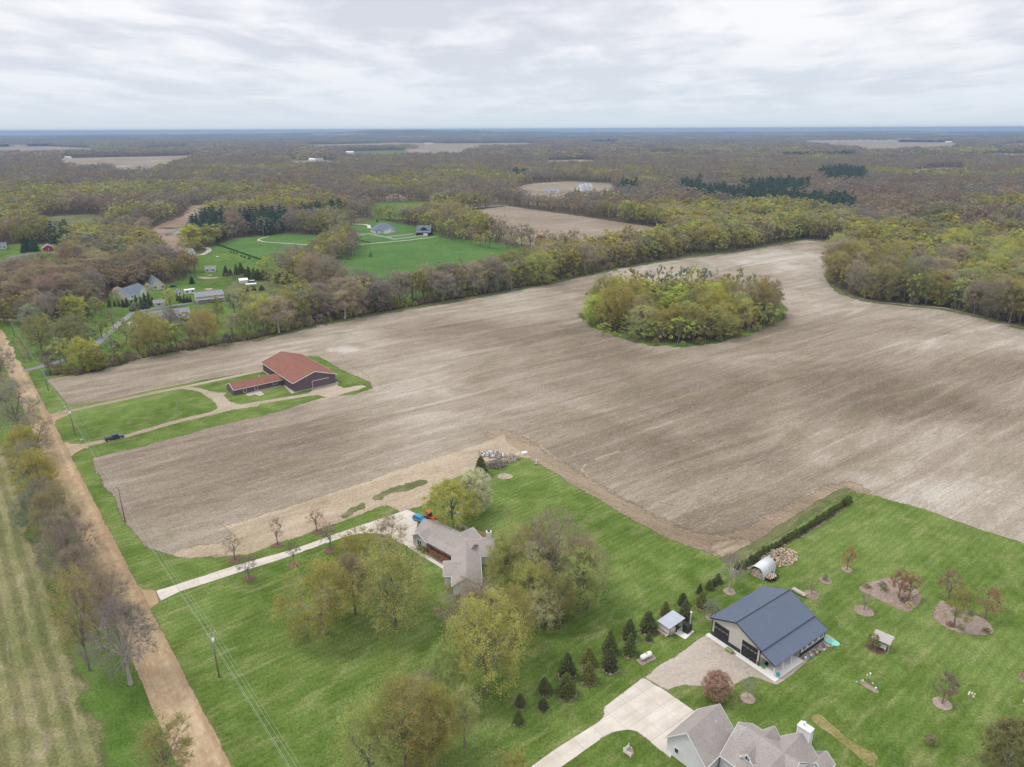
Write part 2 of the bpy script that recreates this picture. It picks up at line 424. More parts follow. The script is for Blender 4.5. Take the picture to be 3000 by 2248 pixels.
def densify(poly, step, jit=0.0, rng=None, smooth=0):
    p = [np.array(q[:2], float) for q in poly]
    for _ in range(smooth):
        q = []
        for i in range(len(p)):
            a, b = p[i], p[(i + 1) % len(p)]
            q += [a * 0.75 + b * 0.25, a * 0.25 + b * 0.75]
        p = q
    out = []
    for i in range(len(p)):
        a, b = p[i], p[(i + 1) % len(p)]
        k = max(1, int(np.linalg.norm(b - a) / step))
        for j in range(k): out.append(a + (b - a) * j / k)
    out = np.array(out)
    if jit:
        nx = np.roll(out, -1, 0) - np.roll(out, 1, 0); nx = nx / (np.linalg.norm(nx, axis=1, keepdims=True) + 1e-9)
        nn = np.stack([-nx[:, 1], nx[:, 0]], 1)
        a = rng.normal(0, 1, len(out)); a = (a + np.roll(a, 1) + np.roll(a, 2)) / 1.8
        out = out + nn * (a * jit)[:, None]
    return out
SHEET_N = [0]
EARTH = 6.37e6
def drop(x, y):
    """how far the round earth has sunk at this place"""
    return -(np.maximum(0.0, np.hypot(x, y) - 2000.0) ** 2) / (2 * EARTH)
def sheet(name, poly, z, mat, spacing=4.0, fringe=0.6, jit=0.12, smooth=0, tone=None, label=None, kind='structure', zfun=None, step=None):
    SHEET_N[0] += 1
    rng = np.random.default_rng(100 + SHEET_N[0])
    b = densify(poly, step or max(0.6, min(spacing, 3.0) * 0.6), jit, rng, smooth)
    # inset ring
    nx = np.roll(b, -1, 0) - np.roll(b, 1, 0); nx = nx / (np.linalg.norm(nx, axis=1, keepdims=True) + 1e-9)
    area = 0.5 * np.sum(b[:, 0] * np.roll(b[:, 1], -1) - np.roll(b[:, 0], -1) * b[:, 1])
    nn = np.stack([-nx[:, 1], nx[:, 0]], 1) * (1 if area > 0 else -1)
    ring = b + nn * fringe
    mn, mx = b.min(0), b.max(0)
    gx = np.arange(mn[0], mx[0], spacing); gy = np.arange(mn[1], mx[1], spacing)
    g = np.array(np.meshgrid(gx, gy)).reshape(2, -1).T
    if len(g): g = g + rng.uniform(-0.2, 0.2, g.shape) * spacing
    cand = np.concatenate([ring, g]) if len(g) else ring
    cand = cand[inside(cand, b)]
    d = seg_dist(cand, b)
    keep = d > fringe * 0.9
    cand, d = cand[keep], d[keep]
    pts = np.concatenate([b, cand]); dist = np.concatenate([np.zeros(len(b)), d])
    res = delaunay_2d_cdt([Vector((float(p[0]), float(p[1]))) for p in pts], [], [list(range(len(b)))], 1, 1e-4)
    vv = np.array([(p[0], p[1]) for p in res[0]])
    orig = [o[0] if o else 0 for o in res[3]]
    e = np.clip(dist[orig] / max(fringe, 1e-6), 0, 1)
    faces = [f for f in res[2] if len(f) == 3]
    co = np.zeros((len(vv), 3)); co[:, :2] = vv; co[:, 2] = z + 0.0006 * SHEET_N[0]
    co[:, 2] += drop(vv[:, 0], vv[:, 1])
    attrs = {'edge': ('POINT', e)}
    attrs['tone'] = ('POINT', tone(vv) if tone is not None else np.zeros(len(vv)))
    tr = np.array(faces)
    # make all faces look up
    a_, b_, c_ = co[tr[:, 0]], co[tr[:, 1]], co[tr[:, 2]]
    s = (b_[:, 0] - a_[:, 0]) * (c_[:, 1] - a_[:, 1]) - (b_[:, 1] - a_[:, 1]) * (c_[:, 0] - a_[:, 0])
    tr[s < 0] = tr[s < 0][:, ::-1]
    me = mesh_np(name, co, tr, [MATS[mat] if isinstance(mat, str) else mat], attrs=attrs)
    o = bpy.data.objects.new(name, me); col.objects.link(o)
    tag(o, kind=kind, label=label)
    return o
def strip(pts, w0, w1=None):
    """outline of a band along a line; pts on the ground"""
    p = [np.array(q, float) for q in pts]; n = len(p); w1 = w0 if w1 is None else w1
    Lp, Rp = [], []
    for i in range(n):
        d = p[min(i + 1, n - 1)] - p[max(i - 1, 0)]; d /= np.linalg.norm(d) + 1e-9
        nrm = np.array([-d[1], d[0]]); w = (w0 + (w1 - w0) * i / max(1, n - 1)) / 2
        Lp.append(tuple(p[i] + nrm * w)); Rp.append(tuple(p[i] - nrm * w))
    return Lp + Rp[::-1]
grass_mat('forest_litter', (0.085, 0.075, 0.045), (0.13, 0.11, 0.068), (0.15, 0.15, 0.065), (0.24, 0.20, 0.13), dryamt=0.5, fr=0.3, seed=19.0)
# ------------------------------------------------------------------ the land
def T(ox, oy, s):
    return lambda x, y: (ox + x * s, oy + y * s)
R_ = 60000.0
gr_ = np.concatenate([[0.0, 400.0, 1000.0, 2000.0], np.linspace(2500, 22000, 80)]); ga_ = np.linspace(0, 2 * math.pi, 361)[:-1]
gR, gA = np.meshgrid(gr_[1:], ga_, indexing='ij')
gco = np.concatenate([[[0, 0, 0]], np.stack([(gR * np.sin(gA)).ravel(), (gR * np.cos(gA)).ravel(), drop((gR * np.sin(gA)).ravel(), (gR * np.cos(gA)).ravel())], 1)])
gi_, gj_ = np.meshgrid(np.arange(len(gr_) - 2), np.arange(360), indexing='ij'); gk_ = (gj_ + 1) % 360
A_ = 1 + gi_ * 360 + gj_; B_ = 1 + gi_ * 360 + gk_; C_ = A_ + 360; D_ = B_ + 360
gtr = np.concatenate([np.stack([np.zeros(360, int), 1 + (np.arange(360) + 1) % 360, 1 + np.arange(360)], 1), np.stack([A_.ravel(), B_.ravel(), C_.ravel()], 1), np.stack([B_.ravel(), D_.ravel(), C_.ravel()], 1)])
go_ = bpy.data.objects.new('ground', mesh_np('ground', gco, gtr, [MATS['forest_floor']])); col.objects.link(go_); tag(go_, kind='structure')

NORTH = [(72, 1085), (249, 1092), (375, 1056), (543, 1024), (724, 997), (905, 956), (1081, 920), (1352, 875), (1578, 834), (1805, 784), (2000, 753), (2136, 739), (2289, 712), (2353, 700), (2475, 712), (2497, 725), (2450, 760), (2428, 800), (2428, 830), (2452, 852), (2543, 879), (2660, 892), (2769, 902), (2905, 933), (3000, 960)]
OPEN1 = gp([(-2600, 3600), (-1400, 1200), (0, 1000)] + NORTH + [(3700, 1130), (5200, 1700), (5200, 3600)])

TONE = [(1627, 1193, 150, 30, .13), (1003, 1024, 32, 7, .65), (2260, 770, 380, 45, .20), (2300, 900, 250, 40, .08), (2712, 1003, 160, 25, .14), (2650, 1290, 420, 70, .12),
        (2620, 1190, 260, 45, -.16), (1720, 1330, 240, 70, -.12), (1668, 965, 100, 25, -.18), (1600, 930, 200, 40, .05), (2420, 1100, 300, 40, -.14), (2450, 720, 60, 12, -.1),
        (1000, 1180, 200, 60, -.02), (700, 1350, 300, 80, -.04), (330, 1140, 140, 30, .07), (1150, 1000, 200, 30, .03), (1950, 1180, 300, 40, -.05), (2800, 1440, 250, 60, .12),
        (1350, 1010, 250, 60, -.04), (2150, 1400, 300, 60, .05), (1900, 1040, 200, 20, -.10), (2950, 1080, 150, 40, -.1)]
def field_tone(v):
    out = np.zeros(len(v))
    X, Y = v[:, 0], v[:, 1]
    zc = math.cos(PA) * Y + math.sin(PA) * H; yc = -(math.sin(PA) * Y - math.cos(PA) * H)
    u = F * X / zc + CX; w = F * yc / zc + CY
    w = w + (u - CX) * math.sin(RA)
    for x, y, rx, ry, a in TONE:
        out += 1.25 * a * np.exp(-((u - x) / rx) ** 2 - ((w - y) / ry) ** 2)
    return out
FIELD = gp([(60, 1085), (249, 1092)] + NORTH[2:] + [(3300, 1030), (3700, 1130), (4200, 1500), (3600, 2700), (700, 2300), (300, 1700), (90, 1140)])
sheet('field', FIELD, 0.012, 'field_soil', spacing=5.0, fringe=1.6, jit=0.5, tone=field_tone)

# the road runs straight, beside it the hay field
RR = gp([(0, 955), (27, 1006), (72, 1088), (149, 1221), (213, 1357), (336, 1600), (406, 1729), (445, 1784), (492, 1893), (590, 2081), (684, 2248), (800, 2450)])
rd = np.array([RR[3][0] - RR[10][0], RR[3][1] - RR[10][1]]); rd /= np.linalg.norm(rd)
rn = np.array([-rd[1], rd[0]])
if rn[0] > 0: rn = -rn
road_start = np.array(RR[10]) - rd * 40; road_end = np.array(RR[3]) + rd * 330
RW = 7.3
def onroad(base, s, off): return tuple(np.array(base) + rd * s + rn * off)
rc = [onroad(road_start, s, RW / 2) for s in np.arange(0, np.linalg.norm(road_end - road_start), 12)]
def road_tone(v):
    q = (v - road_start) @ rn
    t = np.zeros(len(v))
    for c_, a_ in ((1.9, .20), (3.0, -.10), (4.1, .16), (5.3, -.08), (6.0, .12), (0.5, -.20), (7.0, -.16)):
        t += a_ * np.exp(-((q - c_) / 0.55) ** 2)
    return t
hay = [onroad(road_start, -60, RW + 7), onroad(road_start, 420, RW + 9), onroad(road_start, 420, 320), onroad(road_start, -60, 320)]
sheet('meadow', [onroad(road_start, -60, RW - 1), onroad(road_start, 440, RW - 1), onroad(road_start, 440, 330), onroad(road_start, -60, 330)], 0.016, 'verge_grass', spacing=12, fringe=1.0)
sheet('hay_field', hay, 0.024, 'hay_field', spacing=9, fringe=4.0, jit=1.0)

LAWN = gp([(60, 1070), (72, 1092), (149, 1221), (205, 1357), (326, 1600), (396, 1729), (434, 1784), (480, 1893), (578, 2081), (670, 2248), (786, 2450), (3600, 2450), (3500, 1900), (3200, 1660),
           (3000, 1592), (2860, 1545), (2741, 1503), (2712, 1494), (2577, 1455), (2502, 1442), (2440, 1468), (2380, 1505), (2300, 1560), (2235, 1598), (2180, 1632), (2154, 1640), (2122, 1636),
           (2045, 1606), (1966, 1580), (1880, 1537), (1800, 1489), (1735, 1450), (1669, 1413), (1615, 1377), (1572, 1355), (1543, 1341), (1485, 1337), (1427, 1351), (1391, 1377), (1362, 1384),
           (1311, 1409), (1270, 1435), (1246, 1478), (1174, 1496), (1145, 1480), (1116, 1482), (1047, 1510), (1000, 1527), (900, 1560), (791, 1601), (724, 1624), (633, 1633), (543, 1631), (484, 1619), (434, 1606),
           (393, 1561), (366, 1520), (335, 1461), (285, 1380), (276, 1343), (339, 1325), (407, 1312), (543, 1276), (633, 1248), (769, 1221), (941, 1167), (1040, 1156), (1092, 1139), (1085, 1119),
           (1000, 1082), (936, 1044), (895, 1043), (820, 1085), (764, 1085), (633, 1106), (452, 1142), (317, 1173), (204, 1188), (194, 1176), (140, 1113), (226, 1097), (240, 1080)])
# straw and rough rims go under the lawn's edge
STRAW = gp([(656, 1542), (830, 1488), (1000, 1436), (1145, 1384), (1362, 1313), (1474, 1272), (1500, 1300), (1560, 1340), (1540, 1350), (1485, 1345), (1430, 1360), (1362, 1395), (1311, 1420), (1260, 1480),
            (1174, 1505), (1116, 1490), (1047, 1518), (900, 1568), (791, 1608), (724, 1632), (543, 1638), (490, 1625), (530, 1606), (590, 1594), (650, 1586), (672, 1570)])
sheet('straw_strip', STRAW, 0.020, 'straw_litter', spacing=3, fringe=1.6, jit=0.4)
sheet('weeds', strip(gp([(1000, 1522), (1030, 1500), (1070, 1474), (1150, 1438), (1240, 1412), (1262, 1415)]), 1.6, 5.0), 0.028, 'rough_grass', spacing=1.0, fringe=1.1, jit=0.45, kind='stuff', label='brown and green weeds in the pale straw strip')
sheet('field_access', gp([(2060, 1612), (2095, 1585), (2150, 1572), (2240, 1585), (2200, 1612), (2160, 1645), (2122, 1640)]), 0.020, 'straw_litter', spacing=3, fringe=2.5, jit=0.4)
hd = strip(gp([(1430, 1262), (1500, 1285), (1560, 1325), (1640, 1378), (1735, 1436), (1830, 1492), (1930, 1545), (2040, 1590), (2150, 1590), (2300, 1520), (2450, 1440), (2530, 1425)]), 10.0)
sheet('headland', hd, 0.015, 'headland_soil', spacing=3, fringe=3.6, jit=0.4)
sheet('lawn', LAWN, 0.032, 'lawn_grass', spacing=6.0, fringe=1.5, jit=0.22)
sheet('verge', strip(gp([(2118, 1650), (2170, 1625), (2235, 1588), (2300, 1547), (2380, 1495), (2440, 1455), (2495, 1434)]), 3.4), 0.036, 'rough_grass', spacing=2, fringe=1.2, jit=0.2)
sheet('road', strip([tuple(p) for p in rc], RW), 0.046, 'dirt_road', spacing=1.4, fringe=0.45, jit=0.05, step=2.0, tone=road_tone)
fl = lambda *p: sheet('road_apron', gp(p), 0.040, 'dirt_road', spacing=2, fringe=0.7, jit=0.12)
fl((388, 1690), (420, 1727), (457, 1731), (472, 1763), (446, 1782), (452, 1800), (425, 1790), (380, 1720))
fl((130, 1195), (150, 1214), (200, 1200), (214, 1212), (165, 1232), (158, 1255), (140, 1240))
fl((180, 1280), (200, 1301), (245, 1300), (262, 1306), (215, 1333), (213, 1365), (195, 1330))
fl((55, 1060), (75, 1080), (105, 1076), (112, 1085), (82, 1098), (82, 1115), (66, 1100))
k4 = T(0, 950, 1000 / 2211)
sheet('driveway', strip(gp([k4(*p) for p in [(325, 601), (460, 560), (700, 510), (1000, 445), (1200, 408), (1400, 365), (1690, 303), (1760, 288)]]), 3.3), 0.060, 'gravel_track', spacing=1.5, fringe=0.5, jit=0.12, smooth=1)
sheet('driveway', strip(gp([k4(*p) for p in [(1180, 412), (1300, 425), (1370, 465), (1425, 505), (1440, 545), (1380, 575)]]), 3.4), 0.056, 'gravel_track', spacing=1.5, fringe=0.5, jit=0.12, smooth=1)
sheet('driveway', strip(gp([k4(*p) for p in [(440, 812), (560, 782), (780, 738), (1000, 672), (1200, 617), (1400, 572), (1600, 522), (1800, 491), (2000, 458), (2150, 440)]]), 3.4), 0.064, 'gravel_track', spacing=1.5, fringe=0.5, jit=0.12, smooth=1)
rr = T(620, 1000, 500 / 2212)
sheet('driveway', gp([rr(*p) for p in [(1290, 625), (1620, 550), (1665, 545), (1640, 575), (1720, 605), (1950, 568), (2015, 595), (1900, 632), (1700, 690), (1520, 740), (1380, 705), (1250, 690)]]), 0.052, 'gravel_track', spacing=2, fringe=0.8, jit=0.2)
sheet('driveway', gp([rr(*p) for p in [(-60, 640), (100, 668), (200, 668), (165, 705), (250, 785), (400, 825), (640, 800), (600, 850), (300, 890), (60, 910), (85, 830), (0, 740), (-60, 700)]]), 0.070, 'gravel_track', spacing=2, fringe=0.6, jit=0.15)
# pale strips round the purple barn
sheet('barn_apron', gp([rr(*p) for p in [(640, 380), (690, 410), (930, 575), (1035, 685), (1080, 668), (1320, 615), (1640, 545), (1665, 540), (1610, 520), (1090, 640), (930, 540), (650, 360)]]), 0.044, 'gravel_pale', spacing=2, fringe=0.3, jit=0.08)
sheet('patio', gp([rr(*p) for p in [(430, 690), (480, 712), (560, 690), (610, 712), (695, 690), (625, 645), (930, 580), (900, 565), (620, 630), (470, 670)]]), 0.050, 'gravel_pale', spacing=2, fringe=0.2, jit=0.05)

f0 = T(0, 1600, 864 / 2211); f1 = T(1000, 1250, 800 / 2211); f2 = T(1400, 1600, 864 / 2211); tR = T(1180, 1460, 300 / 1658)
sheet('driveway', gp([(455, 1731), (512, 1715), (684, 1659), (864, 1608), (1000, 1559), (1195, 1493), (1228, 1510), (1222, 1545), (1250, 1600), (1215, 1612), (1203, 1606), (1160, 1588), (1145, 1574), (1101, 1563), (1047, 1565), (1000, 1577), (864, 1626), (743, 1665), (528, 1734), (489, 1753), (471, 1762)]), 0.060, 'concrete', spacing=3, fringe=0.35, jit=0.05)
sheet('sidewalk', strip(gp([tR(90, 772), tR(700, 1150)]), 1.1), 0.064, 'concrete', spacing=1.5, fringe=0.15, jit=0.03)
sheet('flower_bed', gp([tR(130, 720), tR(400, 925), tR(460, 930), tR(780, 1060), tR(700, 1130), tR(500, 1010), tR(300, 890), tR(120, 790)]), 0.052, 'mulch', spacing=1.5, fringe=0.2, jit=0.05)
sheet('driveway', gp([f2(*p) for p in [(250, 1770), (410, 1640), (600, 1508), (900, 1318), (928, 1290), (942, 1262), (935, 1215), (1240, 985), (1420, 1095), (1660, 1262), (1560, 1400), (1440, 1600), (1300, 1480), (1180, 1390), (1130, 1380), (1040, 1392), (920, 1452), (630, 1658), (500, 1760)]]), 0.060, 'concrete', spacing=3, fringe=0.3, jit=0.04)
mB = T(2200, 1820, 280 / 2110); uF = T(1900, 1900, 560 / 2212)
sheet('gravel_yard', gp([f2(1236, 988), f2(1330, 918), f2(1440, 850), f2(1560, 768), f2(1660, 692), f2(1722, 662), (2100, 1850), (2300, 1900), (2380, 1870), mB(1640, 300), mB(1690, 300), mB(1830, 380), mB(1872, 440), mB(1800, 545), mB(1300, 870), mB(700, 1330), mB(560, 1418), mB(430, 1385),
                         mB(270, 1310), uF(1180, 335), uF(1080, 372), uF(950, 460), uF(850, 470), uF(700, 440), uF(600, 437), uF(400, 435), uF(300, 460), uF(215, 508), f2(1400, 1085)]), 0.050, 'gravel_pale', spacing=3, fringe=0.6, jit=0.12)

k8 = T(2000, 1500, 1000 / 2212)
BEDA = [k8(*p) for p in [(1135, 490), (1160, 470), (1280, 435), (1360, 422), (1450, 450), (1530, 510), (1552, 545), (1540, 590), (1500, 635), (1465, 653), (1420, 640), (1280, 575), (1160, 520)]]
BEDB = [k8(*p) for p in [(1665, 580), (1690, 572), (1740, 610), (1850, 650), (1960, 695), (2005, 745), (2012, 785), (1960, 804), (1850, 800), (1760, 777), (1690, 745), (1640, 705), (1620, 660), (1635, 615)]]
sheet('garden_bed', gp(BEDA), 0.050, 'mulch', spacing=2, fringe=0.3, jit=0.10, smooth=1)
sheet('garden_bed', gp(BEDB), 0.050, 'mulch', spacing=2, fringe=0.3, jit=0.10, smooth=1)
sheet('garden_bed', gp([k8(*p) for p in [(1175, 860), (1240, 840), (1330, 870), (1340, 890), (1300, 935), (1230, 915)]]), 0.050, 'dark_mulch', spacing=2, fringe=0.3, jit=0.1, smooth=1)
sheet('garden_bed', gp([k8(*p) for p in [(1140, 1098), (1150, 1088), (1190, 1100), (1265, 1155), (1272, 1172), (1255, 1180), (1200, 1150), (1150, 1120)]]), 0.050, 'mulch', spacing=1.5, fringe=0.2, jit=0.05, smooth=1)
sheet('garden_bed', gp([(2978, 1975), (2998, 1968), (3040, 1985), (3040, 2010), (2990, 2000)]), 0.050, 'mulch', spacing=2, fringe=0.2, jit=0.05, smooth=1)
sheet('garden_bed', gp([(2994, 2050), (3010, 2042), (3040, 2050), (3020, 2068), (2996, 2062)]), 0.050, 'mulch', spacing=2, fringe=0.2, jit=0.05, smooth=1)
sheet('dry_patch', gp([k8(*p) for p in [(818, 1335), (825, 1315), (850, 1306), (890, 1310), (950, 1350), (1020, 1430), (1100, 1490), (1200, 1550), (1262, 1585), (1277, 1612), (1268, 1645), (1240, 1658), (1200, 1640), (1100, 1560), (950, 1450), (860, 1385)]]), 0.044, 'dormant_grass', spacing=2, fringe=0.5, jit=0.15, smooth=1)
def ring(px, py, r, mat='mulch', n=14):
    X, Y = G(px, py)
    sheet('mulch_ring', [(X + r * math.cos(2 * math.pi * i / n), Y + r * math.sin(2 * math.pi * i / n)) for i in range(n)], 0.048, mat, spacing=0.8, fringe=0.2, jit=0.06, step=0.4)

TRK = [[f1(*p) for p in [(1340, 62), (1450, 82), (1560, 160), (1680, 262), (1800, 350), (1950, 455), (2211, 630)]], [f1(*p) for p in [(1360, 52), (1480, 70), (1600, 150), (1730, 250), (1850, 335), (2000, 440), (2240, 600)]],
       [f1(*p) for p in [(1585, 130), (1590, 95), (1640, 62), (1720, 40), (1850, 20)]], [f1(*p) for p in [(2260, 200), (2100, 250), (1980, 310), (1945, 345), (1985, 400), (2100, 480), (2230, 560)]],
       [k8(*p) for p in [(-250, 40), (-100, 85), (60, 130), (220, 155), (400, 140), (520, 100), (640, 50)]], [k8(*p) for p in [(-240, 60), (-90, 105), (60, 152), (230, 178), (420, 160), (540, 118), (660, 66)]],
       [k8(*p) for p in [(-150, -60), (50, -20), (220, 30), (400, 20), (560, -30), (700, -90)]], [(1010, 1075), (1040, 1090), (1075, 1120), (1110, 1150)], [(1022, 1070), (1056, 1087), (1090, 1114), (1130, 1140)]]
for i_, q_ in enumerate(TRK): sheet('wheel_track', strip(gp(q_), 0.9), -0.006, 'straw_litter' if i_ % 2 else 'headland_soil', spacing=1.2, fringe=0.45, jit=0.12)
# the island wood's floor and the green rims of the field
ISLE = gp([(1700, 925), (1712, 942), (1763, 974), (1830, 997), (1889, 1012), (1980, 1020), (2107, 1005), (2215, 974), (2300, 940), (2312, 905), (2240, 868), (2100, 842), (1950, 838), (1800, 860), (1730, 890)])
sheet('grove_rim', ISLE, 0.030, 'verge_grass', spacing=6, fringe=3.0, jit=1.0)
sheet('grove_floor', [(p[0] * 0.90 + gc[0] * 0.10, p[1] * 0.90 + gc[1] * 0.10) for gc in [np.mean(np.array(ISLE), axis=0)] for p in ISLE], 0.040, 'forest_litter', spacing=6, fringe=5.0, jit=1.5)
rim = gp([(226, 1100), (375, 1061), (543, 1029), (724, 1001), (905, 960), (1081, 924), (1352, 879), (1578, 837), (1805, 787), (2000, 756), (2136, 741), (2289, 714), (2353, 702), (2475, 713)])
sheet('field_edge', strip(rim, 5.0, 9.0), 0.028, 'rough_grass', spacing=4, fringe=3.0, jit=0.6)
rim2 = gp([(2440, 780), (2430, 815), (2460, 857), (2543, 884), (2660, 897), (2769, 907), (2905, 938), (3000, 966), (3200, 1020)])
sheet('field_edge', strip(rim2, 7.0, 6.0), 0.028, 'rough_grass', spacing=4, fringe=3.0, jit=0.6)

# pastures, yards and fields farther off
c1 = T(0, 350, 1000 / 2211); c2 = T(900, 350, 1000 / 2211); c3 = T(2000, 350, 1000 / 2211); c6 = T(500, 600, 600 / 2211); cA = T(1000, 560, 320 / 2212); cL = T(0, 640, 400 / 1382); cH = T(300, 800, 400 / 2212); cY = T(480, 680, 300 / 1658); cW = T(1560, 480, 400 / 2212)
PAST1 = gp([(600, 729), (633, 716), (690, 699), (758, 692), (853, 686), (961, 691), (1020, 705), (1010, 730), (985, 770), (880, 805), (790, 790), (700, 750)])
PAST2 = gp([(985, 745), (1045, 714), (1170, 700), (1280, 690), (1443, 710), (1560, 733), (1600, 752), (1560, 800), (1400, 840), (1250, 865), (1117, 895), (990, 860), (930, 810), (936, 775)])
PAST3 = gp([(1005, 662), (1050, 655), (1103, 642), (1217, 664), (1300, 688), (1290, 702), (1170, 710), (1045, 724), (1005, 712)])
YARD = gp([(250, 1085), (110, 1110), (72, 1090), (0, 965), (-40, 940), (120, 925), (280, 900), (330, 862), (480, 840), (560, 800), (520, 775), (560, 745), (610, 730), (700, 748), (790, 788), (870, 812), (960, 880), (900, 925), (724, 990), (543, 1018), (375, 1050)])
BROWN2 = gp([(1320, 624), (1488, 604), (1669, 629), (1939, 670), (1970, 690), (1940, 725), (1750, 752), (1600, 735), (1470, 700), (1380, 664)])
FARMF = gp([(1515, 546), (1560, 538), (1670, 531), (1790, 538), (1815, 546, 8), (1790, 560, 16), (1740, 566, 16), (1640, 570, 16), (1550, 566, 16), (1512, 556, 14)])
LFIELD = gp([(108, 637), (200, 630), (290, 628), (320, 640, 12), (200, 662, 12), (100, 658, 12)])
MARSH = gp([(440, 668), (534, 630), (556, 604), (600, 597), (645, 599), (648, 610), (600, 636, 6), (560, 660, 8), (540, 694, 14), (430, 696, 14)])
RYARD = gp([(-100, 730), (0, 722), (60, 712), (120, 716), (185, 718), (180, 762, 14), (90, 775, 14), (-100, 780, 14)])
BYARD = gp([(1078, 597), (1130, 592), (1215, 591), (1270, 592), (1262, 602, 14), (1200, 606, 15), (1085, 606, 14)])
FARF = [gp([(175, 462), (176, 464), (560, 456), (602, 461), (560, 472), (480, 484, 14), (400, 488, 14), (300, 486, 14), (175, 482, 14)][1:]),
        gp([(-60, 425), (60, 424), (268, 434), (280, 443, 14), (0, 446, 14), (-60, 446, 14)]),
        gp([(1013, 445), (1120, 441), (1307, 440), (1370, 446), (1352, 453, 12), (1153, 457, 12), (1010, 458, 12)]),
        gp([(900, 424), (1050, 421), (1153, 418), (1325, 420), (1600, 418), (1540, 427, 14), (1334, 428, 14), (1130, 427, 14), (900, 431, 14)]),
        gp([(2310, 421), (2350, 416), (2452, 408), (2633, 408), (2790, 417), (2824, 427), (2780, 434, 14), (2680, 436, 14), (2560, 441, 14), (2460, 427, 14)]),
        gp([(1725, 414), (1760, 411), (1827, 411), (1800, 419, 12), (1720, 419, 12)]),
        gp([(2930, 422), (2990, 420), (3100, 422), (3050, 428, 12), (2930, 428, 12)]),
        gp([(2675, 497), (2750, 492), (2830, 493), (2830, 500, 12), (2675, 503, 12)]),
        gp([(330, 497), (400, 494), (470, 495), (450, 502, 12), (340, 503, 12)]),
        gp([(850, 472), (940, 469), (1000, 474), (960, 482, 12), (850, 481, 12)]),
        gp([(1600, 470), (1700, 468), (1760, 470), (1740, 475, 12), (1600, 477, 12)]),
        gp([(640, 410), (800, 407), (880, 410), (800, 413, 12), (650, 414, 12)]), gp([(1180, 437), (1290, 434), (1420, 436), (1380, 440, 12), (1200, 441, 12)]), gp([(2100, 418), (2190, 415), (2260, 417), (2200, 421, 12), (2110, 421, 12)]), gp([(420, 432), (500, 429), (560, 431), (540, 436, 12), (430, 436, 12)]), gp([(1890, 447), (1960, 445), (2020, 447), (1980, 451, 12), (1900, 451, 12)]), gp([(2860, 452), (2930, 449), (3040, 452), (3000, 457, 12), (2870, 457, 12)])]
CLEAR = [OPEN1, PAST1, PAST2, PAST3, YARD, BROWN2, FARMF, LFIELD, MARSH, RYARD, BYARD] + FARF
sheet('pasture', PAST1, 0.03, 'pasture_grass', spacing=14, fringe=2.5, jit=0.8)
sheet('pasture', PAST2, 0.03, 'pasture_grass', spacing=14, fringe=2.5, jit=0.8)
sheet('lawn', PAST3, 0.05, 'pasture_grass', spacing=10, fringe=2.0, jit=0.5)
sheet('lawn', YARD, 0.04, 'verge_grass', spacing=8, fringe=2.0, jit=0.5)
sheet('brush_ground', gp([(640, 850), (700, 810), (800, 800), (900, 800), (960, 840), (960, 880), (900, 920), (760, 940), (680, 900)]), 0.06, 'rough_grass', spacing=6, fringe=6, jit=1.0)
sheet('wood_floor', strip(gp([(150, 1085), (249, 1085), (375, 1048), (543, 1012), (724, 985), (905, 944), (1081, 908), (1352, 863), (1578, 822), (1805, 773), (2000, 741)]), 14.0), 0.07, 'forest_litter', spacing=5, fringe=4, jit=1.0)
sheet('field', BROWN2, 0.03, 'far_soil', spacing=20, fringe=3, jit=1.0)
sheet('field', FARMF, 0.04, 'far_soil', spacing=30, fringe=4, jit=1.5)
sheet('field', LFIELD, 0.04, 'rough_grass', spacing=30, fringe=6, jit=1.5)
sheet('marsh', MARSH, 0.04, 'marsh_reed', spacing=20, fringe=6, jit=2.0)
sheet('lawn', RYARD, 0.04, 'verge_grass', spacing=20, fringe=3, jit=1.5)
sheet('lawn', BYARD, 0.04, 'verge_grass', spacing=20, fringe=3, jit=1.5)
sheet('water', gp([c1(*p) for p in [(1062, 755), (1060, 743), (1120, 730), (1140, 715), (1185, 715), (1215, 705), (1240, 690), (1245, 672), (1262, 662), (1264, 690), (1230, 712), (1200, 728), (1150, 742), (1110, 755)]]), 0.08, 'pond_water', spacing=10, fringe=0.5, jit=1.0)
sheet('water', gp([c1(*p) for p in [(1345, 650), (1360, 638), (1410, 632), (1430, 640), (1400, 650)]]), 0.08, 'pond_water', spacing=10, fringe=0.5, jit=1.0)
sheet('water', gp([c1(*p) for p in [(1030, 708), (1050, 700), (1130, 702), (1200, 694), (1195, 702), (1120, 712)]]), 0.08, 'pond_water', spacing=10, fringe=0.5, jit=1.0)
for i, q in enumerate(FARF):
    sheet('field', q, 0.06, 'far_soil' if i not in (2,) else 'rough_grass', spacing=150, fringe=8, jit=3, step=25)
sheet('path', strip(gp([c6(1062, 348), c6(1000, 358), c6(955, 372), c6(945, 386), c6(1000, 402), c6(1500, 436), (1016, 717), (1043, 718), (1100, 713), (1200, 704), c2(840, 760)]), 3.0), 0.07, 'gravel_pale', spacing=4, fringe=0.6, jit=0.15)
sheet('path', strip(gp([cA(200, 668), cA(480, 680), cA(560, 700), cA(560, 745), cA(700, 775)]), 4.0), 0.08, 'concrete', spacing=4, fringe=0.4, jit=0.1)
sheet('driveway', strip(gp([cL(240, 1548), cL(400, 1507), cL(690, 1420), cL(860, 1350), cL(970, 1280), cL(1030, 1220), cL(1250, 1030), cL(1340, 960), cH(720, 600), cH(1060, 540), cH(1480, 485)]), 4.2), 0.07, 'asphalt', spacing=2, fringe=0.4, jit=0.1)
sheet('patio', gp([cH(480, 788), cH(590, 788), cH(600, 850), cH(535, 872), cH(380, 840), cH(400, 810)]), 0.08, 'concrete', spacing=2, fringe=0.3, jit=0.05)
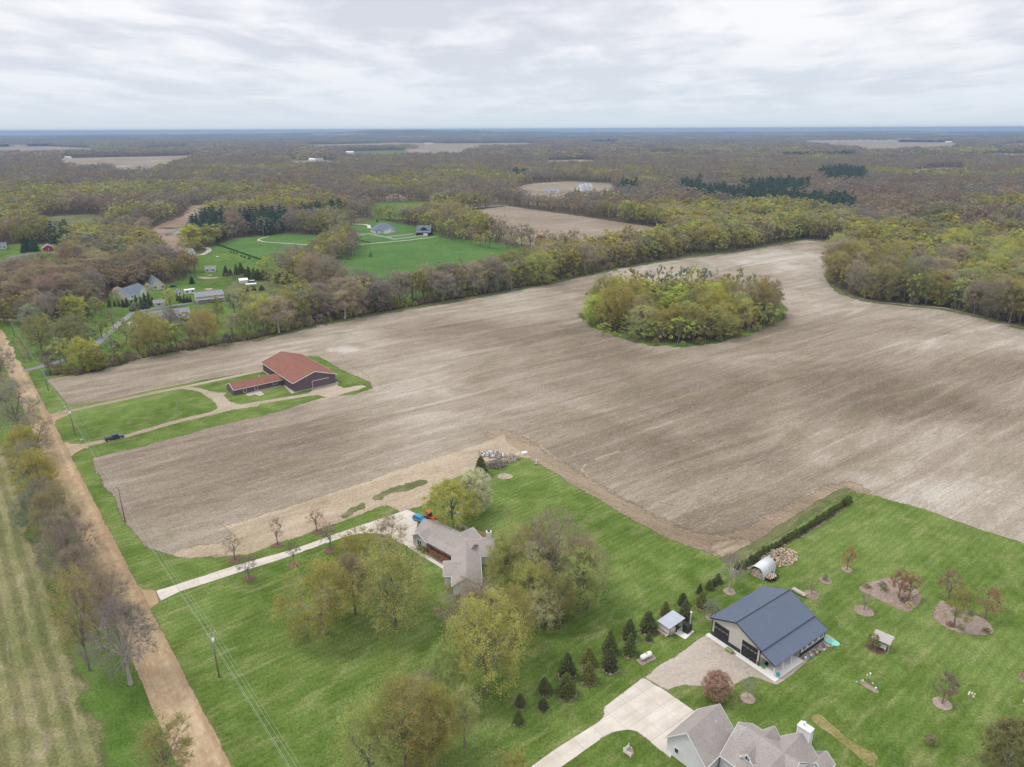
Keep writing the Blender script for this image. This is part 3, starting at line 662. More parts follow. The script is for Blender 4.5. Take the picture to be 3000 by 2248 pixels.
sheet('driveway', strip(gp([(-60, 932), (0, 936), (61, 941), (90, 944)]), 4.0), 0.07, 'dirt_road', spacing=3, fringe=0.4, jit=0.1)
sheet('driveway', strip(gp([(29, 753), (90, 745), (159, 740), (190, 737)]), 6.0), 0.07, 'asphalt', spacing=4, fringe=0.5, jit=0.1)
sheet('path', strip(gp([cY(520, 378), cY(620, 372), cY(700, 330), cY(745, 290), cY(700, 255), cY(630, 248)]), 4.5), 0.07, 'gravel_pale', spacing=3, fringe=0.5, jit=0.2)
sheet('road', strip(gp([c2(850, 592), c2(950, 582), c2(1300, 555)]), 7.0), 0.07, 'asphalt', spacing=6, fringe=0.5, jit=0.2)
sheet('bare_soil', gp([cY(700, 700), cY(780, 690), cY(780, 706), cY(700, 712)]), 0.07, 'straw_litter', spacing=3, fringe=0.8, jit=0.2)
sheet('bare_soil', gp([cY(540, 740), cY(620, 728), cY(780, 740), cY(880, 725), cY(870, 748), cY(640, 765)]), 0.07, 'mulch', spacing=3, fringe=0.8, jit=0.2)
sheet('bare_soil', gp([cY(650, 920), cY(800, 910), cY(780, 945), cY(680, 945)]), 0.07, 'straw_litter', spacing=3, fringe=0.8, jit=0.2)
sheet('verge', gp([cL(110, 1200), cL(180, 1180), cL(230, 1290), cL(330, 1350), cL(320, 1460), cL(250, 1470), cL(200, 1370)]), 0.07, 'rough_grass', spacing=3, fringe=1.5, jit=0.4)
# ------------------------------------------------------------------ trees: how they are made
def leaf_mat(name, c, var=0.15, trans=0.5, hue=0.007, vamt=0.32):
    m, t, o = newmat(name)
    oi = N(t, 'ShaderNodeObjectInfo')
    at = N(t, 'ShaderNodeAttribute', attribute_name='v')
    hs = N(t, 'ShaderNodeHueSaturation'); hs.inputs['Color'].default_value = (*c, 1)
    mr = N(t, 'ShaderNodeMapRange', i_3=0.5 - hue, i_4=0.5 + hue); L(t, oi, 'Random', mr, 0); L(t, mr, 0, hs, 'Hue')
    # value: tree to tree, clump to clump, leaf to leaf
    a = N(t, 'ShaderNodeMath', operation='MULTIPLY', i_1=7.31); L(t, oi, 'Random', a, 0)
    fr = N(t, 'ShaderNodeMath', operation='FRACT'); L(t, a, 0, fr, 0)
    b = N(t, 'ShaderNodeMapRange', i_3=1 - var, i_4=1 + var); L(t, fr, 0, b, 0)
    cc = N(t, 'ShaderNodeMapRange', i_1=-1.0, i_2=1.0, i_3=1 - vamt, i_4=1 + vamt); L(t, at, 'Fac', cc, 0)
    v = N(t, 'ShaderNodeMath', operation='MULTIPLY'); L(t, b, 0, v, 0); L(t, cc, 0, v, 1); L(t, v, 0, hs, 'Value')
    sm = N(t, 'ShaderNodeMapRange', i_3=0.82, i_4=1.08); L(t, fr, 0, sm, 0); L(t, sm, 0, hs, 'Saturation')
    d = N(t, 'ShaderNodeBsdfDiffuse', i_Roughness=0.5); L(t, hs, 0, d, 0)
    tr = N(t, 'ShaderNodeBsdfTranslucent'); L(t, hs, 0, tr, 0)
    mx = N(t, 'ShaderNodeMixShader', i_0=trans); L(t, d, 0, mx, 1); L(t, tr, 0, mx, 2)
    L(t, mx, 0, o, 0)
    MATS[name] = m
    return m
TYPES = {   # leaf colour, leaf amount, wording
    'golden_olive': ((0.345, 0.305, 0.082), 1.0, 'golden olive'),
    'olive': ((0.285, 0.270, 0.085), 1.0, 'olive green'),
    'yellow_green': ((0.395, 0.400, 0.10), 1.0, 'yellow green'),
    'bright_green': ((0.37, 0.445, 0.100), 1.1, 'bright green'),
    'pale_green': ((0.35, 0.375, 0.15), 0.9, 'pale green'),
    'brown_bud': ((0.275, 0.225, 0.135), 0.8, 'brown budding'),
    'orange_bud': ((0.36, 0.225, 0.125), 0.9, 'orange brown'),
    'red_brown': ((0.280, 0.208, 0.160), 0.8, 'reddish brown'),
    'grey_bare': ((0.235, 0.205, 0.175), 0.45, 'grey leafless'),
    'tan': ((0.34, 0.285, 0.180), 0.7, 'tan budding'),
    'cream': ((0.52, 0.50, 0.29), 0.9, 'cream'),
    'blossom': ((0.56, 0.55, 0.38), 1.5, 'white blossoming'),
    'pink': ((0.40, 0.265, 0.20), 1.3, 'pink'),
    'light_pink': ((0.62, 0.46, 0.42), 1.3, 'pale pink'),
    'grey_green': ((0.26, 0.285, 0.20), 0.8, 'grey green'),
}
BOOST = {'grey_bare': 1.55, 'brown_bud': 1.5, 'red_brown': 1.35, 'tan': 1.5, 'cream': 1.35, 'blossom': 1.25, 'golden_olive': 1.35, 'olive': 1.35}
for k, (c, d, w) in TYPES.items(): leaf_mat(k + '_leaves', tuple(min(0.85, x * BOOST.get(k, 1.4)) for x in c))
leaf_mat('bark', (0.22, 0.185, 0.155), var=0.15, trans=0.0, vamt=0.15)
leaf_mat('pale_bark', (0.42, 0.385, 0.35), var=0.15, trans=0.0, vamt=0.15)
leaf_mat('twigs', (0.36, 0.30, 0.25), var=0.15, trans=0.0, vamt=0.25)
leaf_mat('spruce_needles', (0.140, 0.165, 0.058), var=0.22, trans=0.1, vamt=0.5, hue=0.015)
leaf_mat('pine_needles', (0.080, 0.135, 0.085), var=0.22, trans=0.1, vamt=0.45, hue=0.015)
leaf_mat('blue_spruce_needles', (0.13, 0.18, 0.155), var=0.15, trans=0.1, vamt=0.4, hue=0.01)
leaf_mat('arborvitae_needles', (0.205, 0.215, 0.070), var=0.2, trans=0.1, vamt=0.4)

def tubes(segs, k):
    """segs: (p0, p1, r0, r1) rows -> triangles"""
    p0 = np.array([s[0] for s in segs], float); p1 = np.array([s[1] for s in segs], float)
    r0 = np.array([s[2] for s in segs]); r1 = np.array([s[3] for s in segs])
    d = p1 - p0; d /= np.linalg.norm(d, axis=1, keepdims=True) + 1e-9
    up = np.where(np.abs(d[:, 2:3]) > 0.9, np.array([[1.0, 0, 0]]), np.array([[0, 0, 1.0]]))
    a = np.cross(d, up); a /= np.linalg.norm(a, axis=1, keepdims=True) + 1e-9
    b = np.cross(d, a)
    th = np.arange(k) * 2 * math.pi / k
    ring = a[:, None] * np.cos(th)[None, :, None] + b[:, None] * np.sin(th)[None, :, None]
    v0 = p0[:, None] + ring * r0[:, None, None]; v1 = p1[:, None] + ring * r1[:, None, None]
    co = np.concatenate([v0, v1], 1).reshape(-1, 3)
    i = np.arange(k); j = (i + 1) % k
    f = np.concatenate([np.stack([i, j, k + j], 1), np.stack([i, k + j, k + i], 1)])
    base = (np.arange(len(segs)) * 2 * k)[:, None, None]
    return co, (base + f[None]).reshape(-1, 3)
def unit(rng, n):
    v = rng.normal(size=(n, 3)); return v / np.linalg.norm(v, axis=1, keepdims=True)
def leaf_tris(rng, c, s):
    n = len(c); a = unit(rng, n); b = np.cross(a, unit(rng, n)); b /= np.linalg.norm(b, axis=1, keepdims=True) + 1e-9
    s = s[:, None]
    co = np.stack([c + a * s, c - a * s * 0.5 + b * s * 0.85, c - a * s * 0.5 - b * s * 0.85], 1).reshape(-1, 3)
    return co, np.arange(3 * n).reshape(-1, 3)
def tree_shape(seed, Ht=16.0, R=6.0, cb=0.28, limbs=7, clumps=70, twigs=9, leaves=13, ls=0.13, form='round', k=5, spread=1.0, tw=0.022, droop=0.0):
    """returns trunk (co, tris) and crown (co, tris, mat index, v)"""
    rng = np.random.default_rng(seed)
    z0 = cb * Ht; zf = max(z0, 0.2 * Ht) * 0.9; hc = z0 + (Ht - z0) * (0.50 if form != 'tall' else 0.55)
    off = rng.normal(size=(5, 3)); off /= np.linalg.norm(off, axis=1, keepdims=True); amp = rng.uniform(-0.28, 0.32, 5)
    def env(d, r):
        q = 1 + ((np.clip(d @ off.T, 0, 1) ** 3) * amp).sum(1)
        x = d * (r * q)[:, None]
        z = np.where(d[:, 2] > 0, x[:, 2] * (Ht - hc), x[:, 2] * (hc - z0))
        wd = R
        if form == 'weep':
            z = np.where(d[:, 2] > 0, x[:, 2] * (Ht - hc), x[:, 2] * (hc - 0.08 * Ht))
        if form == 'cone':
            f = np.clip((Ht - (hc + z)) / (Ht - z0), 0.08, 1); wd = R * (f * 1.25)[:, None]
        p = np.stack([x[:, 0], x[:, 1]], 1) * wd
        return np.concatenate([p, (hc + z)[:, None]], 1)
    segs = []
    lean = rng.normal(0, 0.02, 2) * Ht
    top = np.array([lean[0], lean[1], Ht * (0.62 if form == 'round' else 0.8)])
    tr0 = 0.0185 * Ht + 0.05
    tp = [np.array([0, 0, -0.15]), np.array([lean[0] * 0.2, lean[1] * 0.2, zf * 0.6]), np.array([lean[0] * 0.5, lean[1] * 0.5, zf * 1.15]), (top + np.array([lean[0] * .5, lean[1] * .5, zf * 1.15])) / 2 + rng.normal(0, 0.15, 3), top]
    rr_ = [tr0 * 1.35, tr0, tr0 * 0.8, tr0 * 0.5, tr0 * 0.22]
    for i in range(4): segs.append((tp[i], tp[i + 1], rr_[i], rr_[i + 1]))
    nodes = [tp[3], tp[4]]; nr = [rr_[3] * .6, rr_[4]]
    az0 = rng.uniform(0, 6.28)
    for i in range(limbs):
        a = az0 + i * 2.4 + rng.normal(0, 0.3); t = rng.uniform(0.0, 1.0)
        s = tp[2] * (1 - t) + tp[3] * t if t < 1 else tp[3]
        e = env(np.array([[math.cos(a), math.sin(a), 0.0]]) * 0.8 + np.array([[0, 0, rng.uniform(-0.25, 0.8)]]), np.array([0.72]))[0]
        m1 = s + (e - s) * 0.35 + np.array([0, 0, (0.10 if form != 'weep' else 0.25) * Ht * rng.uniform(.3, 1)]) * 0.5
        m2 = s + (e - s) * 0.7 + np.array([0, 0, 0.04 * Ht * rng.uniform(0, 1)])
        r = tr0 * rng.uniform(0.36, 0.5)
        q = [s, m1, m2, e]; w = [r, r * .72, r * .45, r * .2]
        for j in range(3):
            segs.append((q[j], q[j + 1], w[j], w[j + 1]))
            nodes.append((q[j] + q[j + 1]) / 2); nr.append((w[j] + w[j + 1]) / 2 * .6); nodes.append(q[j + 1]); nr.append(w[j + 1] * .8)
    nodes = np.array(nodes); nr = np.array(nr)
    d = unit(rng, clumps); d[:, 2] = np.where(d[:, 2] < -0.8, -d[:, 2], d[:, 2])
    rad = 1 - 0.55 * rng.uniform(0, 1, clumps) ** 1.6
    cc = env(d, rad)
    for c in cc:
        j = np.argmin(((nodes - c) ** 2).sum(1) + 4 * np.clip(nodes[:, 2] - c[2], 0, None) ** 2)
        mid = (nodes[j] + c) / 2 + np.array([0, 0, 0.3]) * rng.uniform(-.3, 1)
        r = max(0.025, nr[j] * 0.55)
        segs.append((nodes[j], mid, r, r * .7)); segs.append((mid, c, r * .7, r * .35))
    T_co, T_tr = tubes(segs, k)
    # twigs fan outward from each clump
    n = clumps * twigs
    ci = np.repeat(np.arange(clumps), twigs)
    rad_dir = cc - np.array([0, 0, hc - 0.15 * Ht]); rad_dir /= np.linalg.norm(rad_dir, axis=1, keepdims=True)
    td = unit(rng, n) * 0.85 + rad_dir[ci] * 0.75 + np.array([0, 0, 0.25 if form != 'weep' else -0.9])
    td /= np.linalg.norm(td, axis=1, keepdims=True)
    tl = rng.uniform(0.75, 1.75, n) * spread * (Ht / 16.0) ** 0.5
    p0 = cc[ci]; p1 = p0 + td * tl[:, None]
    side = np.cross(td, unit(rng, n)); side /= np.linalg.norm(side, axis=1, keepdims=True) + 1e-9
    tco = np.stack([p0 + side * tw, p0 - side * tw, p1], 1).reshape(-1, 3); ttr = np.arange(3 * n).reshape(-1, 3)
    cv = rng.uniform(-0.75, 0.75, clumps)
    m = n * leaves
    ti = np.repeat(np.arange(n), leaves)
    tt = rng.uniform(0.15, 1.08, m)
    lc = p0[ti] + td[ti] * (tl[ti] * tt)[:, None] + rng.normal(0, 0.13 * spread, (m, 3))
    lco, ltr = leaf_tris(rng, lc, ls * rng.uniform(0.7, 1.3, m))
    v = np.concatenate([np.repeat(cv[ci] * .4, 3), np.repeat(np.clip(cv[ci][ti] * 0.75 + rng.normal(0, 0.35, m), -1, 1), 3)])
    co = np.concatenate([tco, lco]); tr = np.concatenate([ttr, ltr + len(tco)])
    mi = np.concatenate([np.zeros(n, int), np.ones(m, int)])
    return (T_co, T_tr), (co, tr, mi, v)
def conifer_shape(seed, Ht=6.0, R=2.0, tiers=15, br=11, n=22, ls=0.12, k=5, open_=0.06, power=0.85):
    rng = np.random.default_rng(seed)
    T_co, T_tr = tubes([((0, 0, -0.1), (0, 0, Ht * 0.5), 0.035 * Ht * .6, 0.02 * Ht), ((0, 0, Ht * 0.5), (0, 0, Ht * 0.98), 0.02 * Ht, 0.003 * Ht)], k)
    C = []; V = []; S = []
    B = []
    for t in range(tiers):
        f = (t + 0.5) / tiers; z = Ht * (open_ + (0.97 - open_) * f)
        r = R * (1 - f) ** power * rng.uniform(0.88, 1.08) + 0.03 * R
        nb = max(4, int(br * (0.45 + 0.55 * (1 - f)))); a0 = rng.uniform(0, 6.28)
        for b in range(nb):
            a = a0 + b * 2 * math.pi / nb + rng.normal(0, 0.12); rl = r * rng.uniform(0.82, 1.12)
            m = max(4, int(n * (0.3 + 0.7 * (1 - f))))
            u = rng.uniform(0.12, 1.0, m) ** 0.7
            w = (0.30 * rl * (1.05 - u) + 0.05) * rng.uniform(-1, 1, m)
            dz = -0.22 * rl * u + 0.10 * rl * u ** 3 + rng.normal(0, 0.02 * Ht, m) * 0.5
            C.append(np.stack([math.cos(a) * rl * u - math.sin(a) * w, math.sin(a) * rl * u + math.cos(a) * w, z + dz], 1))
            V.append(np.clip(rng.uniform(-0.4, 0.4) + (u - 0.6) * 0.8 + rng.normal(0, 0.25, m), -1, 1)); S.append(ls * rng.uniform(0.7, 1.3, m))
            B.append(((0, 0, z), (math.cos(a) * rl * .85, math.sin(a) * rl * .85, z - 0.18 * rl), 0.012 * R, 0.004 * R))
    b_co, b_tr = tubes(B, 3)
    T_tr2 = np.concatenate([T_tr, b_tr + len(T_co)]); T_co2 = np.concatenate([T_co, b_co])
    C = np.concatenate(C); V = np.concatenate(V); S = np.concatenate(S)
    co, tr = leaf_tris(rng, C, S)
    return (T_co2, T_tr2), (co, tr, np.zeros(len(tr), int), np.repeat(V, 3))

# near shapes are meshes shared by every individual tree of that form
FORMS = {}
def near_form(key, mk, **kw):
    tr, cr = mk(**kw)
    FORMS[key] = dict(trunk=tr, crown=cr, Ht=kw['Ht'], R=kw['R'], trunk_mesh={}, crown_mesh={}, conifer=mk is conifer_shape)
for i in range(4): near_form(('round', i), tree_shape, seed=20 + i, Ht=15.0, R=5.6 + 0.4 * (i % 3), cb=0.07, limbs=9, clumps=170, twigs=12, leaves=9, ls=0.115, tw=0.014, spread=1.45)
for i in range(4): near_form(('tall', i), tree_shape, seed=40 + i, Ht=20.0, R=5.2, cb=0.12, limbs=9, clumps=140, twigs=11, leaves=9, ls=0.125, form='tall', tw=0.016, spread=1.4)
for i in range(2): near_form(('bare', i), tree_shape, seed=60 + i, Ht=16.0, R=6.0, cb=0.12, limbs=12, clumps=210, twigs=17, leaves=3, ls=0.09, spread=1.2, tw=0.017)
near_form(('weep', 0), tree_shape, seed=70, Ht=12.0, R=6.6, cb=0.2, limbs=9, clumps=130, twigs=12, leaves=14, ls=0.115, form='weep', spread=1.2, tw=0.012)
for i in range(2): near_form(('small', i), tree_shape, seed=80 + i, Ht=6.5, R=2.3, cb=0.15, limbs=6, clumps=60, twigs=9, leaves=9, ls=0.075, spread=0.75, tw=0.012)
for i in range(2): near_form(('sapling', i), tree_shape, seed=90 + i, Ht=5.0, R=1.9, cb=0.25, limbs=7, clumps=50, twigs=14, leaves=3, ls=0.05, spread=0.75, tw=0.010)
near_form(('dense', 0), tree_shape, seed=95, Ht=9.0, R=4.0, cb=0.03, limbs=9, clumps=300, twigs=12, leaves=9, ls=0.085, spread=0.85)
for i in range(2): near_form(('bush', i), tree_shape, seed=100 + i, Ht=3.0, R=2.0, cb=0.04, limbs=7, clumps=60, twigs=9, leaves=9, ls=0.08, spread=0.7)
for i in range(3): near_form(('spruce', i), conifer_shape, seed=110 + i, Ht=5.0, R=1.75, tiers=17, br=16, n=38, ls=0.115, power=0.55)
near_form(('young_spruce', 0), conifer_shape, seed=115, Ht=2.2, R=0.85, tiers=10, br=12, n=26, ls=0.085, power=0.55)
near_form(('pine', 0), conifer_shape, seed=118, Ht=14.0, R=3.6, tiers=13, br=9, n=22, ls=0.30, open_=0.12)
near_form(('pine', 1), conifer_shape, seed=119, Ht=14.0, R=3.2, tiers=14, br=9, n=20, ls=0.30, open_=0.08)
near_form(('oval_conifer', 0), conifer_shape, seed=120, Ht=6.0, R=1.9, tiers=14, br=11, n=22, ls=0.10, power=0.5, open_=0.05)

def form_mesh(key, leafmat, barkmat):
    f = FORMS[key]
    if barkmat not in f['trunk_mesh']:
        co, tr = f['trunk']; rng = np.random.default_rng(1)
        f['trunk_mesh'][barkmat] = mesh_np('trunk', co, tr, [MATS[barkmat]], attrs={'v': ('POINT', rng.uniform(-.6, .6, len(co)))}, smooth=True)
    if leafmat not in f['crown_mesh']:
        co, tr, mi, v = f['crown']
        mats = [MATS[leafmat]] if f['conifer'] else [MATS['twigs'], MATS[leafmat]]
        f['crown_mesh'][leafmat] = mesh_np('crown', co, tr, mats, mat_idx=mi, attrs={'v': ('POINT', v)})
    return f['trunk_mesh'][barkmat], f['crown_mesh'][leafmat], f
def plant(name, key, leafmat, x, y, h, w, rot, label, cat, group=None, bark='bark'):
    tm, cm, f = form_mesh(key, leafmat, bark)
    e = empty(name, (x, y, 0), rot, label, cat, group)
    sz = h / f['Ht']; sw = w / (2 * f['R'])
    e.scale = (sw, sw, sz)
    for nme, me in (('trunk', tm), ('crown', cm)):
        o = bpy.data.objects.new(nme, me); col.objects.link(o); o.parent = e
    return e
def dscale(bx, by): # metres per photo pixel at a ground point
    X, Y = G(bx, by); return depth(X, Y) / F
def tree_px(kind, form, bx, by, ty, wpx, label, group=None, name=None, cat='tree', bark='bark', rot=None, leafmat=None):
    X, Y = G(bx, by); h = hgt(bx, by, ty)
    w = wpx * (depth(X, Y, h / 2) / F)
    return plant(name or 'deciduous_tree', form, leafmat or kind + '_leaves', X, Y, h, w, random.uniform(0, 6.28) if rot is None else rot, label, cat, group, bark)

# ------------------------------------------------------------------ the trees one can point at
HAND = []
def ht(*a, **k):
    HAND.append(G(a[2], a[3])); return tree_px(*a, **k)
rd3 = lambda i: ('round', i)
ht('golden_olive', rd3(0), 950, 1854, 1672, 205, 'golden brown tree with forked pale trunk on the lawn by the utility pole', bark='pale_bark')
ht('yellow_green', rd3(1), 1158, 1842, 1628, 215, 'big yellow green tree on the lawn before the stone fronted house')
ht('brown_bud', ('tall', 0), 1042, 1799, 1632, 95, 'slim brown tree between the golden brown tree and the big yellow green tree')
ht('golden_olive', rd3(2), 1052, 1735, 1568, 120, 'golden tree behind the slim brown tree, near the concrete driveway')
ht('tan', ('bare', 0), 1145, 1633, 1512, 105, 'almost leafless tan tree at the bend of the concrete driveway')
ht('yellow_green', ('weep', 0), 1326, 1536, 1408, 168, 'spreading yellow green tree behind the stone fronted house')
ht('blossom', ('dense', 0), 1388, 1500, 1386, 104, 'dense round tree with white blossom near the wood piles')
ht('brown_bud', ('bare', 1), 1630, 1735, 1522, 215, 'tall brown tree with bare limbs east of the stone fronted house')
ht('bright_green', ('tall', 1), 1700, 1795, 1625, 120, 'slim bright green tree at the east side of the house clump')
ht('bright_green', ('small', 0), 1722, 1785, 1690, 70, 'small bright green tree at the foot of the slim bright green one')
ht('golden_olive', ('tall', 3), 1566, 1690, 1545, 110, 'golden tree behind the tall cream one, over the ranch lawn')
ht('brown_bud', ('bare', 0), 1705, 1765, 1575, 150, 'brown leafless tree at the east rim of the house clump')
ht('yellow_green', ('round', 3), 1560, 1800, 1655, 120, 'yellow green tree between the two cream ones')
ht('cream', ('tall', 2), 1556, 1756, 1608, 84, 'tall cream coloured tree in the clump beside the house')
ht('cream', rd3(3), 1590, 1830, 1726, 112, 'lower wide cream coloured tree below the tall cream one')
ht('yellow_green', rd3(2), 1500, 1731, 1572, 150, 'yellow green tree shading the roof of the stone fronted house')
ht('olive', rd3(0), 1475, 1715, 1590, 100, 'olive tree close behind the white gable of the stone fronted house')
ht('red_brown', ('bare', 0), 1395, 1880, 1708, 205, 'wide reddish brown tree in front of the white gable')
ht('olive', ('tall', 3), 1640, 1830, 1700, 90, 'narrow olive tree below the tall brown tree')
ht('golden_olive', rd3(1), 1500, 1920, 1740, 150, 'golden olive tree uphill of the biggest tree of the clump')
ht('yellow_green', rd3(3), 1425, 2030, 1766, 205, 'biggest yellow green tree in the middle of the clump, over dark lawn')
ht('bright_green', rd3(1), 1312, 2065, 1900, 125, 'bright green tree low in the clump, beside the open lawn')
ht('golden_olive', rd3(3), 1190, 2255, 2010, 190, 'golden olive tree nearest the power line at the bottom of the clump')
ht('olive', ('round', 0), 1275, 2252, 2035, 165, 'brown olive tree at the bottom of the clump')
ht('bright_green', rd3(2), 1085, 2310, 2078, 170, 'bright green tree at the lower edge of the clump')
ht('pale_green', ('tall', 1), 1362, 2190, 2030, 88, 'pale green narrow tree at the bottom of the clump, near the small spruces')
ht('red_brown', ('bare', 1), 1240, 2120, 1988, 110, 'thin brown leafless tree showing between the two lower groups of the clump')
ht('olive', ('small', 1), 1500, 2330, 2212, 120, 'low olive treetop beside the pale concrete driveway')
for i, (bx, by, ty, w, kd, fm, lb) in enumerate([
        (688, 1640, 1568, 60, 'tan', 'sapling', 'tan tree between the field and the driveway, nearest the road'),
        (814, 1597, 1527, 48, 'tan', 'sapling', 'tan tree between the field and the driveway, second from the road'),
        (929, 1558, 1494, 50, 'orange_bud', 'sapling', 'brown tree between the field and the driveway, third from the road'),
        (731, 1696, 1636, 62, 'red_brown', 'sapling', 'thin brown tree on the lawn side of the driveway, nearest the road'),
        (862, 1654, 1588, 42, 'red_brown', 'sapling', 'thin reddish tree on the lawn side of the driveway, second from the road'),
        (968, 1612, 1540, 62, 'red_brown', 'sapling', 'reddish brown tree on the lawn side of the driveway, third from the road')]):
    ht(kd, (fm, i % 2), bx, by, ty, w, lb, group='young trees along the concrete driveway')
    ring(bx, by + 1, 1.5, 'dark_mulch')
# trees along the west side of the dirt road, from near to far
ht('grey_bare', ('bare', 0), 383, 2006, 1755, 190, 'big bare tree with thick grey trunk on the verge of the dirt road', bark='pale_bark')
ht('golden_olive', ('bare', 1), 262, 1965, 1680, 115, 'golden tree beside the big bare tree along the dirt road')
ht('red_brown', ('bare', 1), 300, 1900, 1700, 110, 'reddish leafless tree behind the big bare tree')
ht('golden_olive', ('tall', 1), 500, 2310, 2132, 135, 'yellow treetop beside the dirt road at its lowest bend')
ht('red_brown', ('bare', 1), 225, 1705, 1545, 160, 'broad reddish leafless tree where the concrete driveway meets the dirt road')
ht('grey_bare', ('bare', 0), 330, 1790, 1690, 110, 'grey leafless tree leaning over the road mouth of the concrete driveway')
ht('golden_olive', ('bare', 0), 181, 1610, 1425, 135, 'golden olive tree by the dirt road, across from the corner of the field')
ht('golden_olive', ('tall', 2), 131, 1486, 1330, 130, 'golden tree by the dirt road, across from the lower track')
ht('grey_green', ('round', 2), 120, 1560, 1440, 110, 'grey green tree behind the golden trees by the dirt road')
ht('golden_olive', ('round', 1), 84, 1370, 1258, 90, 'small golden tree by the dirt road, across from the turning circle')
ht('brown_bud', ('bare', 1), 112, 1345, 1225, 110, 'brown leafless tree over the dirt road, across from the turning circle')
ht('grey_green', ('bare', 0), 66, 1296, 1113, 125, 'large grey tree by the dirt road, across from the upper track')
ht('grey_bare', ('bare', 1), 8, 1125, 1000, 90, 'grey leafless tree at the far end of the road trees')
ht('brown_bud', ('bare', 0), 25, 1215, 1095, 90, 'brown leafless tree second from the far end of the road trees')
ht('brown_bud', ('bare', 0), 300, 1840, 1640, 120, 'brown tree in the middle of the road row, behind the reddish one')
ht('tan', ('bare', 1), 205, 1660, 1500, 100, 'tan tree between the golden olive tree and the reddish one by the dirt road')
ht('brown_bud', ('bare', 0), 150, 1545, 1400, 115, 'brown twiggy tree filling the road row across from the brown field')
ht('grey_green', ('bare', 1), 100, 1430, 1300, 110, 'grey green twiggy tree by the dirt road, across from the lower track mouth')
ht('brown_bud', ('bare', 0), 240, 1760, 1600, 120, 'brown twiggy tree on the hay field side of the road row')
# the eastern lawn
ht('olive', ('dense', 0), 2936, 2275, 2122, 142, 'large round olive shrub like tree at the end of the eastern lawn')
ht('orange_bud', ('small', 0), 2632, 1750, 1676, 62, 'orange brown birch in the three cornered bed, its taller stem')
ht('orange_bud', ('small', 1), 2662, 1757, 1682, 55, 'orange brown birch in the three cornered bed, its lower stem')
ht('orange_bud', ('small', 0), 2778, 1758, 1680, 62, 'orange brown tree behind the oval bed')
ht('olive', ('small', 1), 2793, 1838, 1724, 78, 'olive tree standing in the oval bed')
ht('orange_bud', ('small', 1), 2886, 1813, 1726, 64, 'orange brown tree east of the oval bed')
ht('orange_bud', ('small', 0), 2481, 1670, 1605, 36, 'slim orange brown tree on the upper lawn'); ring(2481, 1670, 1.3)
ht('red_brown', ('small', 1), 2760, 2062, 1976, 60, 'reddish brown tree beside the birdhouse pole'); ring(2760, 2063, 1.7)
ht('grey_bare', ('sapling', 0), 2377, 1742, 1712, 26, 'tiny leafless sapling in a wide mulch ring behind the dark roofed barn'); ring(2377, 1744, 1.8)
ht('grey_bare', ('sapling', 1), 2531, 1787, 1745, 34, 'faint leafless sapling in a mulch ring between barn and three cornered bed'); ring(2531, 1791, 2.1)
ht('grey_bare', ('sapling', 0), 2190, 2046, 1982, 42, 'pale leafless tree on the lawn below the gravel yard', bark='pale_bark'); ring(2190, 2048, 1.5)
ht('grey_bare', ('sapling', 1), 2136, 1733, 1632, 78, 'silvery leafless tree beside the dark roofed barn', bark='pale_bark'); ring(2136, 1734, 1.5)
ht('grey_green', ('small', 0), 2084, 1808, 1760, 48, 'small grey green tree at the corner of the dark roofed barn'); ring(2082, 1809, 1.3)
ht('pink', ('dense', 0), 2095, 2042, 1974, 82, 'weeping pink shrub at the edge of the gravel yard', name='flowering_shrub', cat='shrub')
ht('olive', ('bush', 1), 2556, 1895, 1862, 36, 'green climbing shrub beside the garden arbor', name='shrub', cat='shrub')
ht('grey_green', ('bush', 0), 2418, 1701, 1686, 16, 'tiny shrub in a mulch ring near the split wood'); ring(2418, 1702, 1.5)
ht('tan', ('bush', 1), 2727, 2180, 2158, 34, 'dead tan bush on the lower lawn', name='shrub', cat='shrub')
ht('orange_bud', ('bush', 0), 3000, 1990, 1966, 30, 'small orange shrub in the bed at the lawn edge', name='shrub', cat='shrub')
for i, (x, y, s, kd, lb) in enumerate([(1130, 480, 26, 'tan', 'pale'), (1290, 470, 34, 'grey_green', 'grey'), (1310, 500, 26, 'pale_green', 'pale green'), (1440, 575, 34, 'red_brown', 'reddish'), (1470, 600, 26, 'cream', 'cream grass like')]):
    X, Y = G(*k8(x + 60 if i == 0 else x, y + 10))
    plant('shrub', ('bush', i % 2), kd + '_leaves', X, Y, 0.9, 1.9, i, lb + ' low shrub in the three cornered bed', 'shrub', 'low shrubs in the beds')
for i, (x, y, kd, lb) in enumerate([(1730, 735, 'orange_bud', 'rusty'), (1855, 665, 'grey_green', 'dark'), (1970, 780, 'olive', 'green'), (1805, 760, 'cream', 'cream')]):
    X, Y = G(*k8(x, y)); plant('shrub', ('bush', i % 2), kd + '_leaves', X, Y, 0.8, 1.6, i, lb + ' low shrub in the oval bed', 'shrub', 'low shrubs in the beds')

